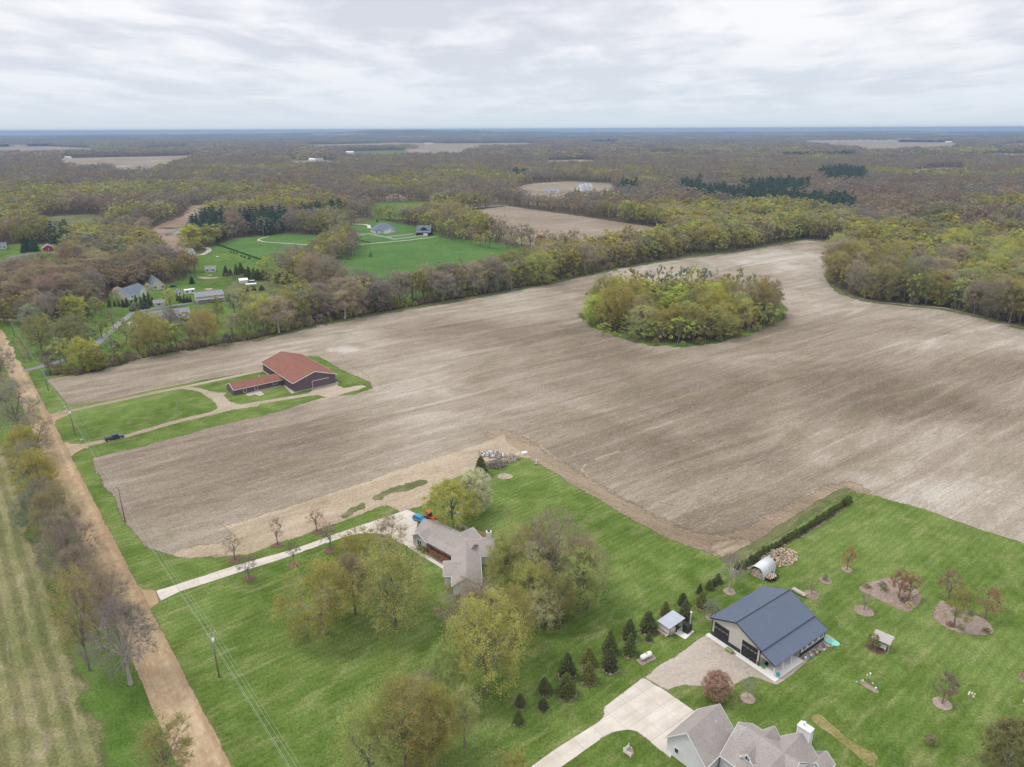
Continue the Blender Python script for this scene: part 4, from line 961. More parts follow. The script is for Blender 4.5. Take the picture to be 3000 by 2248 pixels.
# spruces of the home ground (x, foot, top, width in the photograph's crop)
SPR = [(305, 1335, 1240, 88, 'lowest small spruce nearest the concrete driveway'), (320, 1205, 1110, 88, 'small spruce just above the lowest one'), (490, 1225, 1145, 84, 'small round spruce in front of the spruce line'),
       (500, 1105, 985, 104, 'spruce standing alone near the lower end of the line'), (665, 1120, 952, 148, 'widest spruce of the line, in its front row'), (670, 985, 800, 134, 'tall spruce behind the widest one'),
       (830, 1022, 872, 118, 'yellowish spruce, front one of the third pair'), (830, 895, 758, 118, 'spruce behind the yellowish one'), (990, 930, 768, 120, 'front spruce of the fourth pair'),
       (990, 805, 635, 112, 'pointed spruce behind the fourth pair front'), (1140, 820, 655, 104, 'dark narrow spruce left of the propane tank'), (1135, 705, 548, 112, 'tall spruce behind the dark narrow one'),
       (1275, 643, 488, 130, 'broad spruce beside the open wood shed'), (1280, 718, 650, 58, 'small spruce before the open wood shed'), (1405, 540, 415, 84, 'yellowish spruce behind the wood shed roof'),
       (1550, 552, 398, 92, 'yellowish spruce behind the black furnace'), (1535, 452, 352, 84, 'half hidden spruce behind the furnace spruce'), (1675, 464, 342, 86, 'yellow green spruce between shed and barn'),
       (1662, 368, 283, 50, 'narrow spruce farthest up the line')]
for i, (x, y, ty, w, lb) in enumerate(SPR):
    p = f2(x, y - 8); lb = lb.replace(' left of', ' beside')
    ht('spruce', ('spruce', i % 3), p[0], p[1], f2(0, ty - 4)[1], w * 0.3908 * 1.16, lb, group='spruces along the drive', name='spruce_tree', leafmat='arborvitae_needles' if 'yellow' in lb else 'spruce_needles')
    ring(p[0], p[1] + 1, w * 0.3908 * dscale(*p) * 0.5 + 0.12)
ht('spruce', ('spruce', 1), 1409, 1393, 1336, 50, 'dark oval spruce beside the log pile', name='spruce_tree', leafmat='spruce_needles')
hp = T(2080, 1560, 320 / 2212)
ORD = ['', '', ''] + ['first', 'second', 'third', 'fourth', 'fifth', 'sixth', 'seventh', 'eighth', 'ninth', 'tenth', 'eleventh', 'twelfth', 'thirteenth', 'fourteenth', 'fifteenth', 'sixteenth', 'seventeenth', 'eighteenth', 'nineteenth', 'twentieth'] + ['twenty ' + w_ for w_ in ['first', 'second', 'third', 'fourth', 'fifth', 'sixth', 'seventh', 'eighth', 'ninth']] + ['thirtieth', 'thirty first', 'thirty second', 'thirty third', 'thirty fourth', 'thirty fifth', 'thirty sixth']
HEDGE = [f2(1733, 322), f2(1768, 300), f2(1800, 275)] + [hp(*p) for p in [(560, 745), (650, 725), (740, 668), (830, 614), (925, 585), (990, 492), (1080, 456), (1160, 412), (1240, 356), (1330, 322), (1415, 275), (1490, 214), (1570, 175), (1645, 128), (1735, 88), (1815, 46)]]
lastp = HEDGE[-1]; n_ = 15
HEDGE += [(lastp[0] + (2489 - lastp[0]) * k / n_, lastp[1] + (1471 - lastp[1]) * k / n_) for k in range(1, n_ + 1)]
for i, p in enumerate(HEDGE):
    X, Y = G(*p)
    plant('young_spruce', ('young_spruce', 0), 'spruce_needles', X, Y, 2.4 * random.uniform(.8, 1.15), 2.15 * random.uniform(.85, 1.15), random.uniform(0, 6), ('%s young round spruce counted from the lower end of the field edge row' % ORD[i]) if i > 2 else ('low round spruce in the short mulch strip, ' + ['lowest', 'middle', 'upper'][i] + ' one'), 'spruce', 'young spruces planted along the field edge')
sheet('mulch_strip', strip(gp([hp(430, 800), hp(560, 755), hp(925, 596), hp(1080, 466), hp(1330, 332), hp(1815, 56), (2489, 1474)]), 2.2), 0.044, 'mulch', spacing=2, fringe=0.9, jit=0.25)
sheet('mulch_strip', strip(gp([f2(1710, 330), f2(1770, 312), f2(1815, 285)]), 1.8), 0.044, 'mulch', spacing=2, fringe=0.3, jit=0.1)

# conifers round the houses farther off: (x, foot y, top y, width) in crops
def conifers(crop, rows, mat, form, label, group, sc):
    for (x, y, ty, w) in rows:
        p = crop(x, y); q = crop(x, ty)
        if len(rows) > 1: tree_px('x', form[random.randrange(len(form))], p[0], p[1], q[1], w * sc, label, group, 'conifer_tree', 'conifer', leafmat=mat)
        else: tree_px('x', form[0], p[0], p[1], q[1], w * sc, label, None, 'conifer_tree', 'conifer', leafmat=mat)
        HAND.append(G(*p))
PF = [('pine', 0), ('pine', 1)]; SF = [('spruce', 0), ('spruce', 1), ('spruce', 2)]
conifers(cH, [(120, 560, 425, 75), (205, 545, 455, 55), (275, 545, 450, 60), (345, 560, 425, 75), (410, 555, 390, 80), (570, 590, 345, 90), (640, 560, 370, 80), (700, 530, 310, 90), (770, 540, 300, 90), (820, 500, 380, 60)], 'spruce_needles', SF, 'dark conifer in the row before the blue roofed house', 'conifers before the blue roofed house', 0.1808)
conifers(cH, [(500, 615, 430, 120)], 'pine_needles', SF, 'blackish broad conifer where the asphalt drive turns', None, 0.1808)
conifers(cH, [(690, 580, 460, 170)], 'blue_spruce_needles', SF, 'bluish low spruce beside the small shed', None, 0.1808)
conifers(cH, [(1220, 455, 310, 60), (1270, 480, 350, 70), (1330, 485, 365, 70), (1385, 480, 370, 60), (1430, 470, 370, 50), (990, 430, 355, 40)], 'spruce_needles', SF, 'dark conifer in the screen beside the long tan shed', 'conifers beside the tan shed', 0.1808)
conifers(cH, [(1455, 175, 50, 90)], 'pine_needles', SF, 'single dark spruce on the open yard lawn', None, 0.1808)
conifers(cH, [(1860, 620, 430, 130)], 'arborvitae_needles', [('oval_conifer', 0)], 'olive conifer before the long tan shed', None, 0.1808)
conifers(c6, [(x, 436 + (x - 500) * 0.345, 416 + (x - 500) * 0.345 - (x % 3) * 2, 27) for x in range(505, 985, 22)], 'spruce_needles', SF, 'small conifer in the line dividing the pasture from the yard', 'conifers lining the pasture', 0.2714)
conifers(c6, [(650, 516, 500, 22), (682, 524, 506, 22), (712, 532, 514, 22), (765, 560, 538, 26), (800, 575, 552, 26), (850, 585, 560, 30)], 'pine_needles', SF, 'tiny conifer on the slope below the pasture line', 'tiny conifers below the pasture line', 0.2714)
conifers(c6, [(600, 770, 655, 75), (650, 770, 690, 60), (715, 760, 640, 70), (765, 745, 620, 90), (815, 790, 690, 60), (850, 800, 660, 80), (905, 815, 680, 90), (950, 815, 690, 90), (1005, 815, 700, 90), (1040, 800, 720, 50), (1075, 805, 745, 50), (1140, 850, 745, 60), (1180, 850, 735, 80), (1230, 855, 745, 80), (1265, 850, 745, 70), (985, 925, 868, 85), (900, 930, 880, 60), (830, 940, 890, 40)], 'spruce_needles', SF, 'dark spruce in the thick group behind the long tan shed', 'spruces behind the tan shed', 0.2714)
conifers(c6, [(1600, 790, 690, 60), (1640, 800, 700, 70), (1600, 860, 780, 70), (1710, 815, 700, 70), (1755, 860, 800, 60), (1820, 910, 800, 70)], 'pine_needles', SF, 'dark spruce at the corner of the big pasture', 'spruces at the pasture corner', 0.2714)
conifers(cL, [(590, 1065, 900, 110), (500, 1050, 930, 70), (660, 1045, 950, 90), (895, 1005, 880, 80)], 'pine_needles', PF, 'black green conifer round the yellow willow', 'conifers round the willow', 0.2894)
conifers(cL, [(765, 1020, 955, 80)], 'blue_spruce_needles', SF, 'small bluish spruce under the yellow willow', None, 0.2894)
conifers(cL, [(620, 1135, 1045, 65), (580, 1195, 1120, 50)], 'pine_needles', SF, 'small dark conifer below the willow', 'small conifers below the willow', 0.2894)
conifers(cL, [(275, 335, 160, 90), (350, 335, 175, 110), (240, 348, 258, 65)], 'pine_needles', SF, 'dark spruce beside the red garage', 'spruces beside the red garage', 0.2894)
conifers(cL, [(655, 265, 180, 70), (590, 265, 222, 60)], 'spruce_needles', SF, 'grey green conifer behind the red garage', 'conifers behind the red garage', 0.2894)
conifers(cA, [(595, 1330, 1220, 110)], 'arborvitae_needles', [('bush', 0)] and [('oval_conifer', 0)], 'lone dark bush standing in the big pasture', None, 0.14467)
conifers(cA, [(150, 770, 675, 75)], 'pine_needles', SF, 'dark conifer at the paddock corner', None, 0.14467)
conifers(cA, [(725, 625, 570, 60)], 'pine_needles', SF, 'dark conifer behind the hip roofed house', None, 0.14467)
conifers(cA, [(250 + i * 42, 990 + i * 8, 955 + i * 10, 50) for i in range(9)], 'pine_needles', SF, 'low conifer in the row inside the white fence', 'conifers inside the paddock', 0.14467)
conifers(cW, [(690, 480, 370, 60), (750, 480, 365, 60)], 'pine_needles', PF, 'dark conifer beside the white gabled farmhouse', 'conifers beside the farmhouse', 0.1808)
conifers(cW, [(1240, 540, 430, 120), (1500, 580, 460, 80), (1955, 610, 550, 50)], 'pine_needles', PF, 'dark conifer in the wood south of the farmhouse', 'conifers south of the farmhouse', 0.1808)
# yard trees farther off
def yard(crop, sc, rows):
    for (kd, fm, x, y, ty, w, lb) in rows:
        p = crop(x, y); tree_px(kd, fm, p[0], p[1], crop(x, ty)[1], w * sc, lb); HAND.append(G(*p))
yard(cL, 0.2894, [('yellow_green', ('weep', 0), 760, 1010, 765, 260, 'yellow weeping willow west of the blue roofed house'), ('pale_green', ('round', 0), 970, 960, 810, 120, 'pale green tree beside the weeping willow'),
    ('yellow_green', ('round', 2), 300, 235, 75, 270, 'rounded yellow green tree behind the red garage spruces'), ('pale_green', ('small', 0), 515, 250, 155, 60, 'small pale tree behind the red garage'),
    ('light_pink', ('dense', 0), 1195, 810, 705, 100, 'pale pink blossoming tree at the blue roofed house'), ('pink', ('bush', 1), 490, 1510, 1440, 90, 'pink flowering tree beside the asphalt driveway'),
    ('grey_bare', ('bush', 0), 480, 1445, 1345, 150, 'grey leafless dome shaped shrub by the asphalt driveway'), ('olive', ('round', 3), 430, 1360, 1000, 260, 'olive tree at the mouth of the asphalt driveway'),
    ('olive', ('round', 1), 760, 1400, 1030, 330, 'wide olive tree over the asphalt driveway'), ('olive', ('dense', 0), 960, 1530, 1350, 260, 'rounded olive thicket tree at the field corner'),
    ('grey_green', ('tall', 1), 340, 1150, 890, 180, 'grey green tree with pale crown beside the road verge'), ('orange_bud', ('dense', 0), 1290, 690, 500, 150, 'rust coloured tree behind the blue roof'),
    ('olive', ('bush', 0), 568, 1578, 1545, 42, 'small round bush on the verge below the asphalt driveway')])
yard(cH, 0.1808, [('pale_green', ('tall', 3), 1110, 560, 265, 190, 'pale whitish tree between the small shed and the tan shed'), ('cream', ('tall', 2), 765, 400, 180, 110, 'narrow cream tree before the blue roof'),
    ('yellow_green', ('round', 2), 250, 520, 300, 150, 'yellow green tree before the white gable of the blue roofed house'), ('grey_bare', ('bare', 0), 1110, 870, 560, 330, 'bare tree in front of the grey roofed house among the trees'),
    ('olive', ('round', 2), 650, 900, 650, 260, 'olive tree at the drive of the half hidden house'), ('bright_green', ('round', 3), 880, 1050, 730, 260, 'bright green tree before the half hidden house'),
    ('brown_bud', ('bare', 1), 1620, 1010, 640, 250, 'brown bare tree east of the half hidden house')])
yard(cA, 0.14467, [('cream', ('tall', 0), 50, 1000, 780, 200, 'pale silvery tree at the corner of the paddock')])
yard(cY, 0.18094, [('pale_green', ('round', 1), 480, 290, 185, 120, 'yellow green tree behind the grey roofed ranch house'), ('red_brown', ('small', 1), 1030, 745, 670, 80, 'first dark red round shrub by the spruces'), ('red_brown', ('small', 0), 1135, 755, 680, 80, 'second dark red round shrub by the spruces'), ('red_brown', ('small', 1), 1265, 760, 680, 90, 'third dark red round shrub by the spruces'),
    ('brown_bud', ('sapling', 0), 820, 850, 790, 70, 'small brown tree on the yard lawn')])

# ------------------------------------------------------------------ woods and tree rows: places for trees
def pts_in(poly, step, rng, jit=0.45):
    a = np.array(poly); mn, mx = a.min(0), a.max(0)
    gx = np.arange(mn[0], mx[0], step); gy = np.arange(mn[1], mx[1], step)
    g = np.array(np.meshgrid(gx, gy)).reshape(2, -1).T + rng.uniform(-jit, jit, (len(gx) * len(gy), 2)) * step
    return g[inside(g, poly)]
def along(pts, step, rng, w):
    p = gp(pts); out = []
    for i in range(len(p) - 1):
        a, b = np.array(p[i]), np.array(p[i + 1]); l = np.linalg.norm(b - a); n = max(1, int(l / step)); d = (b - a) / l
        for k in range(n): out.append(a + d * (k + rng.uniform(0, 1)) * l / n + np.array([-d[1], d[0]]) * rng.uniform(-w, w))
    return np.array(out)
WOOD = []      # x, y, height, width, type, zone
rngw = np.random.default_rng(5)
def fbm(x, y, s, seed=0.0):
    return np.array([mnoise.fractal(Vector((a / s + seed, b / s - seed, seed)), 0.6, 2.0, 3) for a, b in zip(x, y)])
def pick(weights, n, rng):
    k = list(weights); w = np.array([weights[q] for q in k], float); w /= w.sum()
    return [k[i] for i in rng.choice(len(k), n, p=w)]
def zone(pts, hrange, weights, name, wr=(0.55, 0.75), excl=()):
    if not len(pts): return
    for e in excl: pts = pts[~inside(pts, e)]
    kinds = pick(weights, len(pts), rngw)
    for (x, y), kd in zip(pts, kinds):
        h = rngw.uniform(*hrange); WOOD.append((x, y, h, h * rngw.uniform(*wr), kd, name))
# tree row along the field
ROWPX = [(150, 1085), (249, 1085), (375, 1048), (543, 1015), (724, 988), (905, 947), (1081, 911), (1352, 866), (1578, 826), (1805, 777), (2000, 745)]
zone(along(ROWPX[5:8], 4.6, rngw, 3.5), (13, 21), {'grey_bare': 3.2, 'grey_green': 1.6, 'brown_bud': 2, 'olive': 2.2, 'golden_olive': 0.8, 'yellow_green': 1.0, 'tan': 1.4}, 'in the tree row along the far side of the field', (0.42, 0.6))
zone(along(ROWPX[3:6], 5.0, rngw, 3.5), (10, 17), {'grey_bare': 3.2, 'grey_green': 1.6, 'brown_bud': 2, 'olive': 2.2, 'golden_olive': 0.8, 'yellow_green': 1.0, 'tan': 1.4}, 'in the tree row along the far side of the field', (0.42, 0.6))
zone(along(ROWPX[7:], 4.2, rngw, 5.0), (13, 22), {'tan': 3, 'grey_bare': 2, 'grey_green': 1, 'olive': 1.6, 'pale_green': 1.5, 'golden_olive': 1}, 'in the pale tree row between field and pasture', (0.42, 0.6))
zone(along(ROWPX[:4], 4.2, rngw, 3.5), (8, 14), {'yellow_green': 1.3, 'olive': 3, 'grey_bare': 1.2, 'brown_bud': 1, 'grey_green': 1}, 'in the thicket at the field corner', (0.6, 0.9))
SHRUBS = []
for pt in along(ROWPX[:9], 3.6, rngw, 1.5): SHRUBS.append((pt[0] + 1.5, pt[1] - 5.0, rngw.uniform(2.0, 5.0), rngw.choice(['bright_green', 'olive', 'yellow_green', 'brown_bud', 'tan', 'grey_bare'], p=[.06, .31, .18, .18, .13, .14])))
for pt in along(ROWPX[8:], 6, rngw, 2): SHRUBS.append((pt[0] + 1.5, pt[1] - 6.0, rngw.uniform(2.0, 4.5), rngw.choice(['olive', 'yellow_green', 'brown_bud', 'tan'])))
# second line, hedge west of the pasture and the strip between pasture and brown field
zone(along([(990, 880), (1100, 895), (1250, 868), (1400, 842), (1560, 806)], 6, rngw, 5), (12, 20), {'grey_bare': 2, 'olive': 2, 'golden_olive': 1, 'brown_bud': 1}, 'in the second line of trees beside the big pasture', (0.45, 0.65))
zone(along([(1290, 697), (1400, 715), (1520, 738), (1640, 762), (1760, 768)], 6, rngw, 9), (11, 18), {'tan': 2.2, 'pale_green': 1.6, 'yellow_green': 1.2, 'orange_bud': 1.2, 'golden_olive': 1}, 'in the light strip of trees between pasture and brown field', (0.55, 0.8))
zone(along([(1700, 765), (1850, 745), (1990, 728)], 5, rngw, 12), (12, 20), {'tan': 2.5, 'yellow_green': 1.5, 'pale_green': 1.5, 'golden_olive': 1.2, 'orange_bud': .6}, 'in the pale trees behind the narrow end of the field', (0.5, 0.75))
zone(along([(1230, 668), (1290, 690), (1330, 700)], 6, rngw, 6), (10, 16), {'golden_olive': 2, 'olive': 2}, 'in the trees behind the black barn', (0.55, 0.75))
zone(pts_in(gp([(905, 770), (940, 735), (1000, 700), (1045, 712), (1040, 752), (990, 775), (930, 790)]), 5.5, rngw), (11, 17), {'brown_bud': 2, 'olive': 1.4, 'tan': 1.2, 'grey_bare': 1, 'yellow_green': .6}, 'in the brown copse at the gap between the two pastures', (0.6, 0.8))
zone(pts_in(gp([(760, 815), (800, 770), (880, 745), (940, 790), (960, 850), (900, 880), (800, 850)]), 9.0, rngw), (6, 11), {'yellow_green': 2, 'olive': 2, 'tan': 1.5, 'brown_bud': .7, 'pale_green': 1.2}, 'in the yellow green brush south of the curved pasture', (0.7, 1.0))
zone(pts_in(gp([(740, 925), (900, 895), (1000, 880), (1000, 925), (880, 955), (700, 985)]), 9.5, rngw), (10, 17), {'grey_bare': 3, 'grey_green': 1.5, 'olive': 1.5, 'brown_bud': 1.5, 'tan': 1}, 'in the grey trees behind the field corner', (0.45, 0.65))
zone(pts_in(gp([(250, 1075), (300, 1010), (420, 990), (560, 975), (560, 1010), (420, 1045)]), 13.0, rngw), (8, 13), {'olive': 3, 'bright_green': 1.5, 'grey_bare': 1.5, 'brown_bud': 1}, 'in the trees around the half hidden house', (0.6, 0.8), )
zone(pts_in(gp([(-30, 960), (0, 940), (110, 925), (150, 905), (280, 895), (310, 880), (290, 905), (200, 950), (110, 965)]), 8.0, rngw), (12, 18), {'brown_bud': 2, 'olive': 2, 'grey_bare': 2, 'tan': 1}, 'in the mixed trees west of the willow', (0.55, 0.75))
zone(pts_in(gp([(100, 985), (200, 960), (260, 975), (240, 1010), (150, 1020)]), 10.0, rngw), (10, 15), {'olive': 2, 'grey_green': 1, 'golden_olive': 1}, 'in the trees between road verge and willow', (0.6, 0.8))
zone(along([(480, 790), (430, 815), (400, 835), (470, 830), (540, 810), (560, 790)], 5, rngw, 6), (11, 17), {'olive': 2.5, 'golden_olive': 2, 'orange_bud': 1, 'brown_bud': 1.2}, 'in the trees behind the blue roofed house', (0.6, 0.8))
zone(along([(520, 742), (560, 738), (640, 720)], 7, rngw, 3), (7, 12), {'olive': 2, 'pale_green': 2, 'golden_olive': 1}, 'in the row behind the grey ranch house', (0.7, 0.9))
zone(pts_in(gp([(1725, 940), (1790, 972), (1900, 995), (2000, 1003), (2110, 992), (2210, 962), (2262, 935), (2262, 912), (2190, 935), (2080, 958), (1960, 965), (1900, 950), (1860, 905), (1800, 880), (1750, 905)]), 6.5, rngw), (9, 17), {'bright_green': .5, 'yellow_green': 1.6, 'golden_olive': 1.6, 'olive': 1.8, 'brown_bud': .4, 'pale_green': 1.2}, 'in the grove standing in the middle of the field', (0.7, 0.95))
for (px, py, h, w, kd) in [(215, 1045, 12, 9, 'olive'), (262, 1020, 12, 8, 'grey_green'), (300, 992, 12, 9, 'olive'), (335, 968, 12, 8, 'grey_bare'), (372, 1000, 11, 8, 'olive'), (410, 1005, 12, 8, 'grey_bare'), (455, 1000, 11, 8, 'yellow_green'), (505, 985, 13, 8, 'brown_bud'), (550, 975, 12, 8, 'olive'),
                           (600, 962, 14, 9, 'grey_bare'), (640, 950, 14, 9, 'olive'), (690, 925, 14, 9, 'grey_green'), (730, 905, 13, 9, 'olive'), (300, 925, 9, 7, 'olive'), (400, 925, 8, 6, 'grey_green'), (590, 915, 9, 7, 'olive'), (540, 920, 8, 6, 'grey_bare'), (225, 985, 11, 8, 'olive'), (180, 1010, 12, 9, 'grey_green')]:
    X, Y = G(px, py); WOOD.append((X, Y, h, w, kd, 'in the trees around the half hidden house'))
# the grove standing in the field
zone(pts_in(gp([(1850, 900), (1900, 880), (2000, 878), (2120, 888), (2180, 905), (2120, 930), (2000, 950), (1920, 945)]), 6.0, rngw), (11, 16), {'olive': 2.5, 'golden_olive': 1, 'bright_green': .6, 'yellow_green': 2}, 'in the grove standing in the middle of the field', (0.7, 0.95))
for (px, py, h, w, kd) in [(1745, 945, 15, 13, 'bright_green'), (1790, 960, 21, 17, 'golden_olive'), (1770, 925, 22, 15, 'olive'), (1830, 965, 20, 14, 'golden_olive'), (1868, 975, 17, 12, 'brown_bud'), (1850, 925, 20, 14, 'golden_olive'), (1810, 900, 18, 12, 'yellow_green'),
                           (1890, 998, 9, 9, 'bright_green'), (1930, 1003, 11, 9, 'pale_green'), (1985, 1008, 13, 11, 'bright_green'), (1960, 985, 11, 9, 'yellow_green'), (2030, 1004, 12, 10, 'pale_green'), (2065, 1000, 13, 11, 'golden_olive'), (2110, 993, 11, 12, 'yellow_green'), (2150, 985, 10, 10, 'olive'),
                           (2190, 975, 11, 9, 'tan'), (2235, 962, 13, 10, 'yellow_green'), (2258, 948, 12, 9, 'olive'), (2100, 960, 19, 16, 'golden_olive'), (2060, 950, 17, 14, 'golden_olive'), (2170, 945, 21, 16, 'brown_bud'), (2215, 935, 22, 15, 'golden_olive'), (2240, 925, 20, 12, 'brown_bud'), (2262, 918, 18, 9, 'brown_bud'),
                           (1765, 985, 7, 8, 'bright_green'), (1835, 995, 6, 7, 'bright_green'), (1730, 955, 9, 8, 'bright_green'), (1870, 880, 18, 9, 'olive'), (1900, 875, 18, 8, 'grey_green'), (1935, 870, 19, 8, 'olive'), (1965, 868, 17, 9, 'olive'), (1995, 872, 20, 9, 'grey_green'), (2030, 870, 20, 11, 'yellow_green'),
                           (2060, 872, 18, 11, 'grey_green'), (2090, 875, 17, 8, 'tan'), (2125, 880, 18, 10, 'olive'), (2160, 885, 20, 8, 'olive'), (2195, 892, 18, 9, 'grey_green'), (1920, 900, 14, 10, 'pale_green'), (1850, 862, 17, 9, 'golden_olive'), (1805, 870, 16, 9, 'olive'), (2230, 898, 18, 11, 'brown_bud'), (2135, 920, 19, 13, 'golden_olive')]:
    X, Y = G(px, py); WOOD.append((X, Y, h, w, kd, 'in the grove standing in the middle of the field'))
for (px, py) in ISLE and [(1712, 935), (1763, 968), (1800, 985), (1860, 1003), (1920, 1012), (2000, 1014), (2050, 1010), (2107, 1000), (2160, 988), (2215, 970), (2260, 955), (2295, 935), (1700, 930), (1980, 930), (2010, 915), (1940, 940)]:
    X, Y = G(px, py); SHRUBS.append((X, Y, rngw.uniform(2, 4), rngw.choice(['bright_green', 'olive', 'yellow_green', 'golden_olive'], p=[.15, .35, .3, .2])))
# edge of the great wood to the east of the field
EDGE = [(2480, 705), (2500, 722), (2455, 762), (2440, 800), (2440, 832), (2470, 850), (2543, 872), (2660, 885), (2769, 895), (2905, 925), (3000, 952), (3080, 975)]
zone(along(EDGE, 5.0, rngw, 3), (13, 20), {'olive': 2.5, 'golden_olive': 1.6, 'brown_bud': 1.5, 'grey_bare': 1.2, 'tan': 1.2, 'pale_green': .7, 'bright_green': .5}, 'at the edge of the great wood east of the field', (0.5, 0.75))
for pt in along(EDGE[2:], 7, rngw, 2): SHRUBS.append((pt[0] - 1, pt[1] - 4.0, rngw.uniform(2.0, 5.0), rngw.choice(['bright_green', 'olive', 'brown_bud', 'tan'])))
zone(along([(2000, 742), (2136, 728), (2289, 702), (2353, 690), (2475, 700)], 5.5, rngw, 4), (14, 24), {'tan': 2.5, 'olive': 1.5, 'grey_bare': 1.5, 'pale_green': 1.2, 'golden_olive': 1.2}, 'at the edge of the wood behind the narrow end of the field', (0.5, 0.7))

# conifer plantations and stands within the woods
CONI = [gp(q) for q in [[(545, 700), (555, 672), (620, 655), (668, 662), (672, 700), (600, 712)], [(708, 668), (750, 655), (845, 652), (850, 672), (800, 690), (715, 690)], [(860, 650), (1000, 622), (1010, 640), (880, 668)],
        [(105, 735), (120, 712), (200, 712), (200, 735), (140, 745)], [(-60, 800), (0, 778), (130, 800), (135, 832), (60, 848), (-60, 850)], [(1985, 552), (2050, 543), (2065, 572), (2000, 576)], [(2160, 558), (2260, 546), (2370, 550), (2360, 585), (2200, 582)],
        [(2385, 520), (2450, 504), (2530, 508), (2545, 543), (2430, 553)], [(2010, 572), (2120, 572), (2300, 588), (2500, 610), (2500, 644), (2300, 622), (2100, 604), (2010, 602)], [(2295, 462), (2505, 460), (2505, 468), (2295, 470)], [(1780, 556), (1865, 552), (1870, 576), (1785, 578)],
        [(350, 510), (385, 508), (390, 516), (350, 517)], [(1500, 520), (1540, 518), (1545, 530), (1500, 530)]]]

# the woods out to six kilometres
def wood_field(rmin, rmax, step, rng):
    ys = np.arange(rmin, rmax, step); P_ = []
    for y in ys:
        x = np.arange(-0.80 * y - 60, 0.80 * y + 60, step)
        P_.append(np.stack([x, np.full(len(x), y)], 1))
    p = np.concatenate(P_); p += rng.uniform(-0.45, 0.45, p.shape) * step
    keep = np.ones(len(p), bool)
    for c in CLEAR: keep &= ~inside(p, c)
    gap = fbm(p[:, 0], p[:, 1], 75.0, 71.0)
    keep &= ~((gap > 0.50) & (p[:, 1] > 450))
    return p[keep]
W1 = wood_field(250, 1000, 8.2, rngw); W2 = wood_field(1000, 2600, 11.5, rngw); W3 = wood_field(2600, 6500, 19.0, rngw)
# the ground west of the road stays open near by
ROADL = [onroad(road_start, -60, RW + 2), onroad(road_start, 395, RW + 2), onroad(road_start, 395, 330), onroad(road_start, -60, 330)]
W1 = W1[~inside(W1, ROADL)]
GAPS = None
ROADC = [onroad(road_start, -60, -4), onroad(road_start, 560, -4), onroad(road_start, 560, RW + 4), onroad(road_start, -60, RW + 4)]
W1 = W1[~inside(W1, ROADC)]
SWAMP = gp([(2600, 690), (2640, 660), (2750, 652), (3000, 668), (3300, 690), (3300, 712), (3000, 692), (2800, 690)])
PALETTE = ['grey_bare', 'brown_bud', 'red_brown', 'tan', 'golden_olive', 'olive', 'yellow_green', 'grey_green', 'pale_green', 'orange_bud', 'bright_green']
def wood_types(p, rng):
    x, y = p[:, 0], p[:, 1]; d = np.hypot(x, y)
    a = 1.25 * fbm(x, y, 150.0, 3.3) + rng.normal(0, 0.11, len(x)); b = 1.2 * fbm(x, y, 420.0, 8.1) + rng.normal(0, 0.07, len(x))
    # leafing decreases with distance, except by chance stands; the near east wood is the greenest
    green = a * 0.9 + b * 0.8 + np.where(d < 900, 0.12, -0.02) + np.where((x > 150) & (d < 900), 0.12, -0.15)  - np.clip((d - 900) / 3000, 0, 0.34)
    warm = fbm(x, y, 120.0, 15.0) + rng.normal(0, 0.15, len(x))
    out = []
    r = rng.uniform(0, 1, len(x))
    for g, w, q in zip(green, warm, r):
        if g > 0.42: k = 'yellow_green' if q < .20 else ('golden_olive' if q < .52 else ('pale_green' if q < .72 else 'tan'))
        elif g > 0.12: k = ('golden_olive' if q < .65 else 'tan') if w > 0.05 else ('olive' if q < .6 else ('grey_green' if q < .8 else 'tan'))
        elif g > -0.12: k = ('brown_bud' if w > 0 else 'olive') if q < .6 else ('tan' if w > -.1 else 'grey_bare')
        else: k = ('red_brown' if w > .34 else 'brown_bud') if w > -0.02 else ('grey_bare' if q < .8 else 'tan')
        if q > 0.99: k = 'yellow_green' if g > 0 else 'orange_bud'
        out.append(k)
    return out
ALL = []      # x y h w kind conifer zone
for p, hs in ((W1, (13, 21)), (W2, (13, 21)), (W3, (15, 23))):
    t_ = wood_types(p, rngw)
    con = np.zeros(len(p), bool)
    for c in CONI: con |= inside(p, c)
    sw = inside(p, SWAMP)
    hv = 1.0 + 0.28 * np.clip(fbm(p[:, 0], p[:, 1], 90.0, 44.0), -.7, .7)
    for i in range(len(p)):
        h = rngw.uniform(*hs)
        if sw[i]: ALL.append((p[i, 0], p[i, 1], h * 0.22, 7.0, 'grey_bare', False, None)); continue
        wfac = 0.72 if p is W1 else (0.84 if p is W2 else 1.3)
        ALL.append((p[i, 0], p[i, 1], h * (1.12 if con[i] else hv[i]), h * wfac * rngw.uniform(0.7, 1.5) * (1.15 if con[i] else 1), t_[i], bool(con[i]), None))
for (x, y, h, w, kd, zn) in WOOD: ALL.append((x, y, h, w, kd, False, zn))
